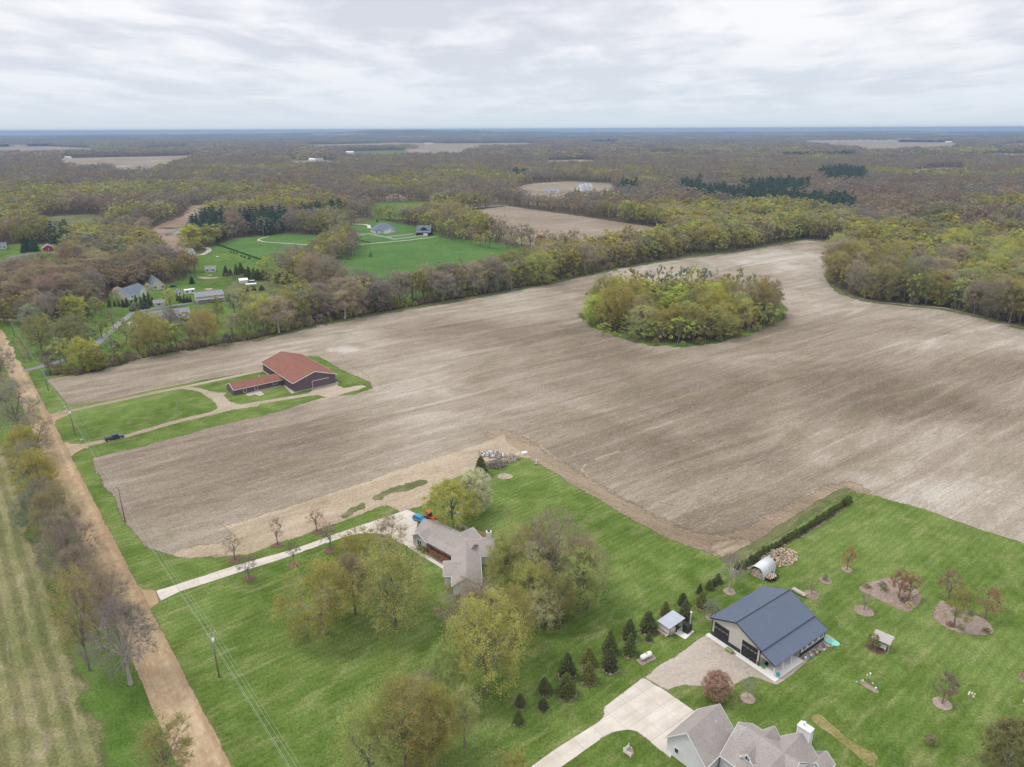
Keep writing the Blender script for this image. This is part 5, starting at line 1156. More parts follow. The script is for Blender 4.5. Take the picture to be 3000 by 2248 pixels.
# keep trees off roofs and drives
KEEPOFF = [(G(*q), rad) for q, rad in [(cA(900, 850), 22), (cA(1640, 880), 20), ((618, 875), 22), (cY(350, 400), 22), (cL(495, 320), 14), (cL(0, 300), 16), ((1163, 580), 22), ((1614, 562), 20), ((1720, 555), 26), ((1931, 590), 14), ((2131, 552), 26), ((2409, 528), 22),
    ((803, 468), 60), ((826, 468), 70), ((913, 470), 45), ((938, 470), 40), ((197, 464), 50), ((1023, 448), 70), ((1168, 462), 70), ((1254, 420), 130), ((1745, 412), 170), ((2346, 406), 130), ((2320, 408), 100), ((2480, 407), 170), ((2781, 415), 150), (cH(600, 400), 20), (cH(920, 270), 16), (cH(1100, 760), 8)]]
_drop = set()
for (kx, ky), rad in KEEPOFF:
    # the building and the open ground before it
    L0 = math.hypot(kx, ky)
    for i_, t_ in enumerate(ALL):
        if t_[6] and 'grove' in t_[6]: continue
        dx_, dy_ = t_[0] - kx, t_[1] - ky
        al = (dx_ * kx + dy_ * ky) / L0; ac = abs(dx_ * ky - dy_ * kx) / L0
        if -rad * 2.2 < al < rad * .8 and ac < rad * .8: _drop.add(i_)
ALL = [t_ for i_, t_ in enumerate(ALL) if i_ not in _drop]
def zone_of(x, y):
    d = math.hypot(x, y)
    if x > 150: return 'in the great wood east of the field'
    if x < -330 and y < 620: return 'in the brown wood north of the dirt road'
    return 'in the broad wood beyond the pastures'
def vis_size(t):
    x, y, h = t[0], t[1], t[2]
    u, v = P(x, y, h * 0.6)
    if u < -20 or u > 3020 or v > 2300: return 0
    return h * t[3] / depth(x, y, h) ** 2
ORDER = sorted(range(len(ALL)), key=lambda i: -(vis_size(ALL[i]) + (1e-4 if ALL[i][6] and ALL[i][1] < 700 else 0)) if not ALL[i][5] else 0)
n_hand_trees = sum(1 for o in col.objects if o.type == 'EMPTY' and o.get('category') in ('tree',))
NIND = max(0, 292 - n_hand_trees)
IND = set(i for i in ORDER[:NIND] if not ALL[i][5])
# ------------------------------------------------------------------ planting the woods
FORM_OF = {'grey_bare': [('bare', 0), ('bare', 1), ('tall', 0)], 'brown_bud': [('tall', 1), ('round', 0), ('bare', 1), ('tall', 3)], 'red_brown': [('bare', 0), ('round', 3)], 'tan': [('tall', 2), ('tall', 0), ('bare', 0)]}
def form_for(kd, h, w, rng):
    if kd in FORM_OF: c = FORM_OF[kd]
    elif h / max(w, .1) > 1.7: c = [('tall', i) for i in range(4)]
    else: c = [('round', i) for i in range(4)]
    return c[int(rng.integers(len(c)))]
rngp = np.random.default_rng(77)
SHORT = {'in the tree row along the far side of the field': 'in the long tree row', 'in the pale tree row between field and pasture': 'in the pale tree row', 'in the thicket at the field corner': 'in the corner thicket',
         'in the second line of trees beside the big pasture': 'in the second tree line', 'in the light strip of trees between pasture and brown field': 'in the light tree strip', 'in the pale trees behind the narrow end of the field': 'in the pale trees',
         'in the yellow green brush south of the curved pasture': 'in the brush', 'in the brown copse at the gap between the two pastures': 'in the brown copse', 'in the grey trees behind the field corner': 'in the grey trees', 'in the trees around the half hidden house': 'by the half hidden house',
         'in the mixed trees west of the willow': 'in the mixed trees', 'in the trees between road verge and willow': 'by the road verge', 'in the trees behind the blue roofed house': 'behind the blue roofed house', 'in the row behind the grey ranch house': 'behind the grey ranch house',
         'in the grove standing in the middle of the field': 'in the field grove', 'at the edge of the great wood east of the field': 'on the east wood edge', 'at the edge of the wood behind the narrow end of the field': 'on the far wood edge', 'in the great wood east of the field': 'in the east wood',
         'in the brown wood north of the dirt road': 'in the brown wood', 'in the broad wood beyond the pastures': 'in the broad wood', 'in the trees behind the black barn': 'in the trees'}
MARKS = [((180, 1080), 'by the asphalt driveway mouth'), ((330, 1060), 'above the upper field corner'), ((470, 1030), 'north west of the purple barn'), ((600, 1010), 'north of the low barn wing'), ((720, 985), 'behind the red roof'), ((840, 965), 'past the red roofed barn'),
         ((960, 940), 'below the brown copse'), ((1080, 915), 'below the lone pasture bush'), ((1200, 895), 'before the black barn meadow'), ((1330, 870), 'below the meadow tip'), ((1460, 850), 'before the brown field'), ((1600, 825), 'level with the grove'), ((1740, 795), 'behind the grove'), ((1900, 765), 'beyond the grove'),
         ((2050, 745), 'near the narrow field end'), ((2200, 725), 'at the narrow field end'), ((2330, 700), 'at the field tip'), ((2470, 715), 'at the hooked corner'), ((2440, 790), 'at the wood nose'), ((2520, 875), 'where the wood bulges'), ((2640, 890), 'at the long forest front'), ((2760, 900), 'mid way along the forest front'), ((2880, 925), 'toward the frame edge'), ((2990, 955), 'at the frame edge'),
         ((2650, 800), 'deep behind the front'), ((2850, 800), 'far inside'), ((2550, 740), 'behind the wood nose'), ((1745, 945), 'at its bright western tip'), ((1820, 960), 'on its south west side'), ((1900, 990), 'on its south rim'), ((2000, 1005), 'at its lowest point'), ((2110, 990), 'on its south east rim'), ((2220, 955), 'at its eastern end'), ((1880, 878), 'in its back row'), ((2010, 870), 'in the middle of its back row'), ((2150, 885), 'at the east end of its back row'), ((1830, 900), 'on its north west side'), ((2160, 935), 'on its brown eastern half'),
         ((40, 850), 'above the dirt drive'), ((150, 850), 'west of the willow'), ((250, 820), 'north of the willow'), ((350, 790), 'behind the blue roofs'), ((450, 760), 'beside the grey ranch house'), ((30, 700), 'by the red garage'), ((300, 700), 'east of the red garage'), ((700, 720), 'by the curved pasture'), ((800, 790), 'south of the curved pasture'), ((1330, 700), 'by the brown field corner'), ((1500, 735), 'below the brown field'), ((1680, 765), 'east of the brown field'), ((1200, 655), 'behind the hip roofed house')]
MARKS = [(G(*m_[0]), m_[1]) for m_ in MARKS]
def where(x, y): return min(MARKS, key=lambda m_: (m_[0][0] - x) ** 2 + ((m_[0][1] - y) * 0.7) ** 2)[1]
for i in sorted(IND, key=lambda i: ALL[i][1]):
    x, y, h, w, kd, _, zn = ALL[i]
    zn = zn or zone_of(x, y)
    lab = '%s%s tree %s, %s' % ('tall ' if h > 18.5 else ('low ' if h < 13 else ''), TYPES[kd][2], SHORT.get(zn, zn), where(x, y))
    plant('deciduous_tree', form_for(kd, h, w, rngp), kd + '_leaves', float(x), float(y), float(h), float(w), float(rngp.uniform(0, 6.28)), lab, 'tree', 'trees ' + zn, 'pale_bark' if kd in ('tan', 'pale_green') else 'bark')
for (x, y, s, kd) in SHRUBS:
    plant('shrub', ('bush', int(rngp.integers(2))), str(kd) + '_leaves', float(x), float(y), float(s), float(s * rngp.uniform(1.0, 1.5)), float(rngp.uniform(0, 6.28)),
          ('tall ' if s > 3.8 else ('low ' if s < 2.8 else '')) + TYPES[str(kd)][2] + ' shrub ' + ('at the foot of the grove' if 20 < x < 150 and y < 420 and math.hypot(x - 75, y - 320) < 90 else ('under the east wood' if x > 150 and y < 640 else 'under the long tree row')) + ', ' + where(x, y), 'shrub', 'shrubs along the wood edges')

def far_proto(kd, seed, con=False, lod=0):
    rng = np.random.default_rng(seed)
    if con:
        Ht, R = 14.0, 3.4
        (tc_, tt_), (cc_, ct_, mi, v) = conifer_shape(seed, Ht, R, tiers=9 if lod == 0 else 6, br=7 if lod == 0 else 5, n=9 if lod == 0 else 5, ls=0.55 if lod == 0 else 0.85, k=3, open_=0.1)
        mats = [MATS['bark'], MATS['pine_needles']]; mi = mi + 1
    else:
        bare = kd in ('grey_bare', 'brown_bud', 'red_brown', 'tan')
        Ht, R = 16.0, 5.2
        if lod == 0: kw = dict(limbs=6, clumps=38, twigs=7, leaves=(4 if bare else 6), ls=(0.20 if bare else 0.30), tw=0.05, k=3)
        elif lod == 1: kw = dict(limbs=4, clumps=20, twigs=4, leaves=(4 if bare else 5), ls=(0.42 if bare else 0.52), tw=0.09, k=3)
        else: kw = dict(limbs=2, clumps=10, twigs=3, leaves=4, ls=(0.85 if bare else 0.95), tw=0.12, k=3, spread=1.5)
        (tc_, tt_), (cc_, ct_, mi, v) = tree_shape(seed, Ht, R, 0.2, form='round' if seed % 2 else 'tall', **kw)
        mats = [MATS['bark'], MATS['twigs'], MATS[kd + '_leaves']]; mi = mi + 1
    co = np.concatenate([tc_, cc_]); tr = np.concatenate([tt_, ct_ + len(tc_)])
    m2 = np.concatenate([np.zeros(len(tt_), int), mi]); vv = np.concatenate([rng.uniform(-.5, .5, len(tc_)), v])
    # unit size: height 1, crown width 1
    co = co / np.array([2 * R, 2 * R, Ht])
    return mesh_np('woodland_tree', co, tr, mats, mat_idx=m2, attrs={'v': ('POINT', vv)})
def scatter(name, pts, protos, label):
    """pts: x y z height width proto-number rotation"""
    pc = bpy.data.collections.new(name + '_kinds')
    for i, me in enumerate(protos):
        o = bpy.data.objects.new('woodland_tree.%03d' % (i + 1) if name.startswith('wood') else 'tree_kind.%03d' % (i + 1), me); pc.objects.link(o)
    order = {o.name: k for k, o in enumerate(sorted(pc.objects, key=lambda q: q.name))}
    names = [o.name for o in pc.objects]
    idx_map = np.array([order[nm] for nm in names])
    a = np.array(pts, dtype=np.float64); a[:, 2] += drop(a[:, 0], a[:, 1])
    me = bpy.data.meshes.new(name); me.vertices.add(len(a)); me.vertices.foreach_set('co', a[:, :3].astype(np.float32).ravel())
    at = me.attributes.new('scl', 'FLOAT_VECTOR', 'POINT'); at.data.foreach_set('vector', np.stack([a[:, 4], a[:, 4], a[:, 3]], 1).astype(np.float32).ravel())
    at = me.attributes.new('rot', 'FLOAT_VECTOR', 'POINT'); at.data.foreach_set('vector', np.stack([a[:, 6] * 0, a[:, 6] * 0, a[:, 6]], 1).astype(np.float32).ravel())
    at = me.attributes.new('kid', 'INT', 'POINT'); at.data.foreach_set('value', idx_map[a[:, 5].astype(int)].astype(np.int32))
    o = bpy.data.objects.new(name, me); col.objects.link(o)
    g = bpy.data.node_groups.new(name, 'GeometryNodeTree')
    g.interface.new_socket('Geometry', in_out='INPUT', socket_type='NodeSocketGeometry'); g.interface.new_socket('Geometry', in_out='OUTPUT', socket_type='NodeSocketGeometry')
    gi = g.nodes.new('NodeGroupInput'); go = g.nodes.new('NodeGroupOutput')
    ip = g.nodes.new('GeometryNodeInstanceOnPoints'); ci = g.nodes.new('GeometryNodeCollectionInfo')
    ci.inputs['Collection'].default_value = pc; ci.inputs['Separate Children'].default_value = True; ci.inputs['Reset Children'].default_value = True
    ip.inputs['Pick Instance'].default_value = True
    def attr(nm, ty):
        n = g.nodes.new('GeometryNodeInputNamedAttribute'); n.data_type = ty; n.inputs['Name'].default_value = nm; return n
    s, r, k = attr('scl', 'FLOAT_VECTOR'), attr('rot', 'FLOAT_VECTOR'), attr('kid', 'INT')
    g.links.new(gi.outputs[0], ip.inputs['Points']); g.links.new(ci.outputs[0], ip.inputs['Instance'])
    g.links.new(k.outputs['Attribute'], ip.inputs['Instance Index'])
    g.links.new(r.outputs['Attribute'], ip.inputs['Rotation']); g.links.new(s.outputs['Attribute'], ip.inputs['Scale'])
    g.links.new(ip.outputs[0], go.inputs[0])
    md = o.modifiers.new('planting', 'NODES'); md.node_group = g
    tag(o, label, None, None, 'stuff')
    return o
NV = 3
kinds_list = PALETTE
def protos_for(lod):
    out = []
    for k in kinds_list:
        for s in range(NV if lod < 2 else 2): out.append(far_proto(k, 200 + lod * 50 + s * 7 + kinds_list.index(k), lod=lod))
    return out
near_pts, mid_pts, far_pts, con_pts = [], [], [], []
for i, (x, y, h, w, kd, con, zn) in enumerate(ALL):
    if i in IND: continue
    d = math.hypot(x, y); r = float(rngp.uniform(0, 6.28))
    if con: con_pts.append((x, y, 0, h, w * 0.85, int(rngp.integers(3)), r)); continue
    if kd not in kinds_list: kd = 'olive'
    ki = kinds_list.index(kd)
    if d < 900: near_pts.append((x, y, 0, h, w, ki * NV + int(rngp.integers(NV)), r))
    elif d < 2600: mid_pts.append((x, y, 0, h, w, ki * NV + int(rngp.integers(NV)), r))
    else: far_pts.append((x, y, 0, h, w, ki * 2 + int(rngp.integers(2)), r))
scatter('woods', near_pts, protos_for(0), 'mixed early spring woods behind the tree rows')
scatter('woods_beyond', mid_pts, protos_for(1), 'brown and olive woods reaching into the distance')
scatter('woods_far_away', far_pts, protos_for(2), 'far blue grey woods before the horizon')
scatter('conifer_woods', con_pts, [far_proto('', 400 + s, True, 0) for s in range(3)], 'dark conifer stands among the leafless woods')

# the land rolls to the horizon under a closed canopy
def far_canopy():
    m, t, o = newmat('far_canopy')
    v = world_pos(t)
    a = noise(t, v, 0.0016, 5.0, 0.6, 0.6); b = noise(t, v, 0.018, 4.0, 0.65)
    r = ramp(t, [(0.32, (0.070, 0.068, 0.066)), (0.45, (0.095, 0.085, 0.072)), (0.56, (0.105, 0.100, 0.062)), (0.68, (0.150, 0.140, 0.075))], a, 0)
    f = ramp(t, [(0.3, 0.65), (0.7, 1.3)], b, 0)
    q = mixc(t, 1.0, (r, 0), (f, 0), 'MULTIPLY'); q.clamp_result = False
    at = N(t, 'ShaderNodeAttribute', attribute_name='open')
    q2 = mixc(t, (at, 'Fac'), M_out(q), (0.40, 0.32, 0.24))
    finish(t, o, M_out(q2), 0.97, spec=0.02)
    MATS['far_canopy'] = m
far_canopy()
def hills(x, y):
    d = np.hypot(x, y)
    n = fbm(x, y, 2600.0, 21.0)
    base = np.clip((d - 6500) / 5000, 0, 1)
    centre = np.exp(-((x / np.maximum(y, 1) + 0.09) / 0.20) ** 2)
    return base * 0.85 * (12 + 26 * np.clip(n + 0.35, 0, 2) + 34 * centre * np.clip((d - 8000) / 4000, 0, 1) * np.clip(0.8 + n * 1.2, 0.2, 2))
rr_ = 6300.0 * (21500.0 / 6300.0) ** np.linspace(0, 1, 230)
th = np.linspace(-0.72, 0.72, 1100)
RRg, THg = np.meshgrid(rr_, th, indexing='ij')
RRg = RRg * (1 + RNG.uniform(-0.002, 0.002, RRg.shape)); THg = THg + RNG.uniform(-0.0003, 0.0003, THg.shape)
X_ = (RRg * np.sin(THg)).ravel(); Y_ = (RRg * np.cos(THg)).ravel()
openn = fbm(X_ * 0.45, Y_, 900.0, 33.0)
op = np.clip((openn - 0.20) * 25, 0, 1)
hh = hills(X_, Y_)
Z_ = hh + drop(X_, Y_) + np.where(op > 0.5, 1.0, 15.0 + RNG.normal(0, 2.2, len(X_)) + 5 * fbm(X_, Y_, 160.0, 2.0))
nr_, nt_ = RRg.shape
i0 = (np.arange(nr_ - 1)[:, None] * nt_ + np.arange(nt_ - 1)[None, :]).ravel()
tri = np.concatenate([np.stack([i0, i0 + 1, i0 + nt_ + 1], 1), np.stack([i0, i0 + nt_ + 1, i0 + nt_], 1)])
me = mesh_np('distant_hills', np.stack([X_, Y_, Z_], 1), tri, [MATS['far_canopy']], attrs={'open': ('POINT', op)})
# a skirt closes the near edge
o = bpy.data.objects.new('hills', me); col.objects.link(o); tag(o, kind='structure')

# ------------------------------------------------------------------ haze
hm = bpy.data.materials.new('haze_air'); hm.use_nodes = True; ht_ = hm.node_tree; ht_.nodes.clear()
ho = ht_.nodes.new('ShaderNodeOutputMaterial'); pv = ht_.nodes.new('ShaderNodeVolumePrincipled')
pv.inputs['Color'].default_value = (0.42, 0.58, 0.82, 1); pv.inputs['Density'].default_value = 0.000100; pv.inputs['Anisotropy'].default_value = 0.0
ht_.links.new(pv.outputs[0], ho.inputs['Volume'])
hb = MB(); hb.box(-22300, -22300, -60.0, 22300, 22300, 109.0)
tag(hb.build('haze', hm), 'thin bluish haze over the far woods', None, None, 'stuff')
# ------------------------------------------------------------------ building materials
def shingle(name, c, var=0.12, rot=0.0):
    m, t, o = newmat(name)
    tcn = N(t, 'ShaderNodeTexCoord'); mpn = N(t, 'ShaderNodeMapping'); L(t, tcn, 'Object', mpn, 0)
    n = noise(t, mpn, 3.5, 4.0, 0.75, dims='3D'); n2 = noise(t, mpn, 0.35, 3.0, 0.6, dims='3D')
    r = ramp(t, [(0.32, tuple(x * (1 - var * 1.6) for x in c)), (0.68, tuple(x * (1 + var * 1.6) for x in c))], n, 0)
    r2 = ramp(t, [(0.3, 1 - var * .6), (0.7, 1 + var * .6)], n2, 0)
    q = mixc(t, 1.0, (r, 0), (r2, 0), 'MULTIPLY'); q.clamp_result = False
    finish(t, o, M_out(q), 0.9, spec=0.15)
    MATS[name] = m
def ribbed(name, c, axis='X', pitch=0.3, depth=0.18, rough=0.45, spec=0.35):
    """pressed metal or boards: thin lines every pitch metres"""
    m, t, o = newmat(name)
    tcn = N(t, 'ShaderNodeTexCoord')
    w = N(t, 'ShaderNodeTexWave', wave_type='BANDS', bands_direction=axis, wave_profile='SAW', i_Scale=0.314 / pitch)
    L(t, tcn, 'Object', w, 0)
    r = ramp(t, [(0.0, tuple(x * (1 - depth) for x in c)), (0.12, c), (0.9, c), (1.0, tuple(x * (1 - depth) for x in c))], w, 'Fac' if 'Fac' in w.outputs else 1)
    n = noise(t, tcn, 0.6, 4.0, 0.6, dims='3D')
    t.links.new(tcn.outputs['Object'], n.inputs['Vector'])
    r2 = ramp(t, [(0.3, 0.93), (0.7, 1.05)], n, 0)
    q = mixc(t, 1.0, (r, 0), (r2, 0), 'MULTIPLY'); q.clamp_result = False
    finish(t, o, M_out(q), rough, spec=spec)
    MATS[name] = m
shingle('shingle_taupe', (0.355, 0.315, 0.290)); shingle('shingle_red', (0.240, 0.108, 0.080), 0.14); shingle('shingle_blue', (0.155, 0.185, 0.235)); shingle('shingle_grey', (0.26, 0.26, 0.285)); shingle('shingle_brown', (0.27, 0.20, 0.175)); shingle('stone_front', (0.50, 0.49, 0.49), 0.42)
ribbed('roof_navy', (0.098, 0.124, 0.178), 'X', 0.9, 0.035); ribbed('wall_beige_metal', (0.56, 0.53, 0.48), 'X', 0.3, 0.08); ribbed('wall_purple', (0.155, 0.112, 0.128), 'X', 0.4, 0.25, 0.9, 0.1); ribbed('siding_white', (0.78, 0.78, 0.77), 'Z', 0.2, 0.12, 0.7); ribbed('siding_cream', (0.60, 0.56, 0.46), 'X', 0.4, 0.12, 0.7)
ribbed('siding_grey', (0.755, 0.73, 0.755), 'Z', 0.22, 0.10, 0.7); ribbed('wall_black', (0.040, 0.040, 0.048), 'X', 0.3, 0.3); ribbed('barn_black', (0.055, 0.030, 0.035), 'X', 0.4, 0.3, 0.8); ribbed('roof_light_grey', (0.42, 0.44, 0.50), 'X', 0.6, 0.08); ribbed('red_boards', (0.42, 0.045, 0.065), 'X', 0.5, 0.2, 0.8)
ribbed('deck_boards', (0.42, 0.145, 0.055), 'X', 0.16, 0.35, 0.8); ribbed('deck_tan', (0.36, 0.235, 0.155), 'X', 0.2, 0.25, 0.8)
plain('white_trim', (0.80, 0.80, 0.80), 0.5, 0.03); plain('dark_trim', (0.035, 0.038, 0.05), 0.5, 0.1); plain('door_black', (0.022, 0.022, 0.028), 0.35, 0.15); plain('white_paint', (0.82, 0.82, 0.80), 0.4, 0.05); plain('galvanized', (0.62, 0.64, 0.65), 0.35, 0.06, 1.0)
plain('pole_wood', (0.24, 0.215, 0.19), 0.9, 0.2, 4.0); plain('steel_grey', (0.55, 0.57, 0.60), 0.4, 0.08); plain('black_steel', (0.03, 0.03, 0.033), 0.5, 0.2); plain('rubber', (0.02, 0.02, 0.02), 0.8); plain('truck_paint', (0.045, 0.062, 0.085), 0.25, 0.08, spec=0.6); plain('orange_paint', (0.72, 0.085, 0.03), 0.35, 0.06); plain('blue_paint', (0.05, 0.27, 0.50), 0.35, 0.06)
plain('split_wood', (0.62, 0.44, 0.28), 0.9, 0.3, 3.0); plain('split_wood_pale', (0.72, 0.60, 0.46), 0.9, 0.2, 3.0); plain('log_bark', (0.27, 0.22, 0.20), 0.95, 0.25, 3.0); plain('grey_wood', (0.42, 0.38, 0.35), 0.9, 0.2, 3.0); plain('tan_wood', (0.46, 0.33, 0.18), 0.9, 0.15, 3.0)
plain('teal_plastic', (0.02, 0.30, 0.29), 0.4, 0.05); plain('mint_plastic', (0.20, 0.58, 0.46), 0.5, 0.05); plain('green_felt', (0.06, 0.38, 0.09), 0.9, 0.1); plain('terracotta', (0.42, 0.22, 0.14), 0.8, 0.1); plain('yellow_paint', (0.75, 0.55, 0.10), 0.5, 0.05); plain('red_light', (0.40, 0.05, 0.04), 0.3, 0.05); plain('ash', (0.20, 0.19, 0.19), 0.95, 0.3, 3.0); plain('stone', (0.40, 0.37, 0.34), 0.9, 0.2, 3.0); plain('wire', (0.34, 0.40, 0.36), 0.5, 0.03); plain('brush_wood', (0.23, 0.18, 0.16), 0.95, 0.3, 3.0); plain('ivory', (0.72, 0.66, 0.52), 0.7, 0.1)
glass()
def M(n): return MATS[n]

def gable(wall, roof, x0, x1, y0, y1, h, rz, axis='x', o=0.4, t=0.16, ym=None, og=None, trim=None):
    """adds a gabled block to the wall and roof meshes; axis is the ridge's"""
    og = o if og is None else og
    def tr(a, b, z): return (a, b, z) if axis == 'x' else (b, a, z)
    a0, a1, b0, b1 = (x0, x1, y0, y1) if axis == 'x' else (y0, y1, x0, x1)
    bm_ = (b0 + b1) / 2 if ym is None else ym
    wall.extrude([tr(a0, b0, 0), tr(a0, b1, 0), tr(a0, b1, h), tr(a0, bm_, rz), tr(a0, b0, h)], Vector(tr(a1, 0, 0)) - Vector(tr(a0, 0, 0)))
    s0 = (rz - h) / (bm_ - b0); s1 = (rz - h) / (b1 - bm_); e = 0.015
    low0, low1 = (b0 - o, h - o * s0 + e), (b1 + o, h - o * s1 + e)
    sec = [low0, (bm_, rz + e), low1, (low1[0], low1[1] + t), (bm_, rz + e + t * 1.1), (low0[0], low0[1] + t)]
    roof.extrude([tr(a0 - og, b, z) for b, z in sec], Vector(tr(a1 + 2 * og, 0, 0)) - Vector(tr(a0, 0, 0)))
    if trim is not None:
        d = 0.11
        for aa in (a0 - og, a1 + og):
            for p, q in ((low0, (bm_, rz + e)), ((bm_, rz + e), low1)):
                sgn = -1 if aa < a0 else 1
                pts = [tr(aa, p[0], p[1] - d * .6), tr(aa, q[0], q[1] - d * .6), tr(aa, q[0], q[1] + t + .05), tr(aa, p[0], p[1] + t + .05)]
                trim.extrude(pts, Vector(tr(sgn * 0.06, 0, 0)))
        for p in (low0, low1):
            sgn = -1 if p is low0 else 1
            trim.extrude([tr(a0 - og, p[0], p[1] - .05), tr(a1 + og, p[0], p[1] - .05), tr(a1 + og, p[0], p[1] + t - .02), tr(a0 - og, p[0], p[1] + t - .02)], Vector(tr(0, sgn * 0.07, 0)))
def hip(wall, roof, x0, x1, y0, y1, h, rz, o=0.5, t=0.12, inset=None):
    wall.box(x0, y0, 0, x1, y1, h)
    X0, X1, Y0, Y1 = x0 - o, x1 + o, y0 - o, y1 + o; w = (Y1 - Y0) / 2; ins = w if inset is None else inset
    ym = (Y0 + Y1) / 2; z = h + 0.01
    v = [(X0, Y0, z), (X1, Y0, z), (X1, Y1, z), (X0, Y1, z), (X0, Y0, z + t), (X1, Y0, z + t), (X1, Y1, z + t), (X0, Y1, z + t), (X0 + ins, ym, rz), (X1 - ins, ym, rz)]
    roof.add(v, [(3, 2, 1, 0), (0, 1, 5, 4), (1, 2, 6, 5), (2, 3, 7, 6), (3, 0, 4, 7), (4, 5, 9, 8), (5, 6, 9), (6, 7, 8, 9), (7, 4, 8)])
def window(root, c, face, w, h, frame='white_trim', pane='window_glass', bars=1, name='window'):
    """face: 'x-', 'x+', 'y-', 'y+'; c is the middle of the window on the wall"""
    ax = 0 if face[0] == 'x' else 1; s = -1 if face[1] == '-' else 1
    def bx(mb, u0, u1, z0, z1, d0, d1):
        lo = min(s * d0, s * d1); hi = max(s * d0, s * d1)
        if ax == 0: mb.box(c[0] + lo, c[1] + u0, c[2] + z0, c[0] + hi, c[1] + u1, c[2] + z1)
        else: mb.box(c[0] + u0, c[1] + lo, c[2] + z0, c[0] + u1, c[1] + hi, c[2] + z1)
    f = MB(); fw = 0.10
    bx(f, -w / 2 - fw, w / 2 + fw, -h / 2 - fw, -h / 2, 0.0, 0.07); bx(f, -w / 2 - fw, w / 2 + fw, h / 2, h / 2 + fw, 0.0, 0.07)
    bx(f, -w / 2 - fw, -w / 2, -h / 2, h / 2, 0.0, 0.07); bx(f, w / 2, w / 2 + fw, -h / 2, h / 2, 0.0, 0.07)
    for i in range(bars):
        u = -w / 2 + w * (i + 1) / (bars + 1); bx(f, u - 0.03, u + 0.03, -h / 2, h / 2, 0.0, 0.065)
    fo = f.build(name, M(frame), root)
    p = MB(); bx(p, -w / 2, w / 2, -h / 2, h / 2, 0.0, 0.03); p.build('pane', M(pane), fo)
    return fo
def door(root, c, face, w, h, mat='white_trim', name='door', rows=0, glassrow=None):
    ax = 0 if face[0] == 'x' else 1; s = -1 if face[1] == '-' else 1
    d = MB()
    def bx(mb, u0, u1, z0, z1, a, b):
        lo = min(s * a, s * b); hi = max(s * a, s * b)
        if ax == 0: mb.box(c[0] + lo, c[1] + u0, z0, c[0] + hi, c[1] + u1, z1)
        else: mb.box(c[0] + u0, c[1] + lo, z0, c[0] + u1, c[1] + hi, z1)
    if rows:
        for i in range(rows): bx(d, -w / 2, w / 2, 0.02 + h * i / rows, h * (i + 1) / rows - 0.03, 0.0, 0.06)
    else: bx(d, -w / 2, w / 2, 0.02, h, 0.0, 0.06)
    o = d.build(name, M(mat), root)
    if glassrow is not None:
        g = MB(); k = 4
        for i in range(k):
            u = -w / 2 + w * (i + 0.5) / k; bx(g, u - w / k * .36, u + w / k * .36, glassrow, glassrow + h * 0.11, 0.06, 0.075)
        g.build('pane', M('pane_grey'), o)
    return o
plain('pane_grey', (0.16, 0.16, 0.17), 0.2, 0.05)
def house(name, label, cat, origin, ang):
    return empty(name, (origin[0], origin[1], float(drop(origin[0], origin[1]))), ang, label, cat)
def loc2w(root, x, y):
    a = root.rotation_euler.z; return (root.location.x + math.cos(a) * x - math.sin(a) * y, root.location.y + math.sin(a) * x + math.cos(a) * y)

# ------------------------------------------------------------------ the navy roofed pole barn
pb = house('pole_barn', 'beige pole barn with navy metal roof and two black garage doors', 'barn', (41.6, 122.7), math.radians(-54))
w_, r_ = MB(), MB()
gable(w_, r_, 0, 11.7, 0, 17.2, 4.3, 6.75, 'y', o=0.45)
w_.extrude([(11.72, 0, 2.45), (14.9, 0, 2.45), (11.72, 0, 3.75)], (0, 0.12, 0))                       # porch gable
w_.extrude([(11.72, 8.6, 0), (14.95, 8.6, 0), (14.95, 8.6, 2.72), (11.72, 8.6, 3.80)], (0, 8.6, 0))
w_.build('wall', M('wall_beige_metal'), pb)
r_.extrude([(11.72, -0.45, 3.90), (15.4, -0.45, 2.66), (15.4, -0.45, 2.80), (11.72, -0.45, 4.05)], (0, 18.1, 0))
r_.build('roof', M('roof_navy'), pb)
tm = MB()
tm.box(11.72, -0.44, 3.62, 12.18, 17.64, 3.66) 
for (xa, za, xb, zb) in ((-0.45, 4.06, 5.85, 6.75), (5.85, 6.75, 12.15, 4.06), (11.75, 3.9, 15.4, 2.66)):
    tm.extrude([(xa, -0.50, za - .08), (xb, -0.50, zb - .08), (xb, -0.50, zb + .2), (xa, -0.50, za + .2)], (0, 0.045, 0))
    tm.extrude([(xa, 17.66, za - .08), (xb, 17.66, zb - .08), (xb, 17.66, zb + .2), (xa, 17.66, za + .2)], (0, 0.045, 0))
tm.box(5.75, -0.44, 6.96, 5.95, 17.64, 7.02)
tm.box(-0.04, -0.05, 0, 0.12, 0.0, 4.2); tm.box(11.5, -0.05, 0, 11.74, 0.0, 3.4); tm.box(14.95, 17.1, 0, 15.02, 17.25, 2.7); tm.box(14.96, 8.5, 0, 15.03, 8.72, 2.7)
tm.build('trim', M('dark_trim'), pb)
wn = MB()
for a, b in ((0.0, 0.55), (4.25, 7.25), (11.25, 11.7)): wn.box(a, -0.045, 0.0, b, 0.0, 1.0)
wn.box(14.95, 8.75, 0.0, 14.99, 17.1, 0.95); wn.box(-0.05, 0, 0, 0, 17.2, 1.0)
wn.build('wainscot', M('wall_black'), pb)
door(pb, (2.4, 0, 0), 'y-', 3.6, 3.7, 'door_black', 'garage_door', 5, 2.35); door(pb, (9.25, 0, 0), 'y-', 3.6, 3.7, 'door_black', 'garage_door', 5, 2.35)
for y in (9.9, 11.9, 13.9, 16.0): window(pb, (14.95, y, 1.72), 'x+', 1.15, 0.85)
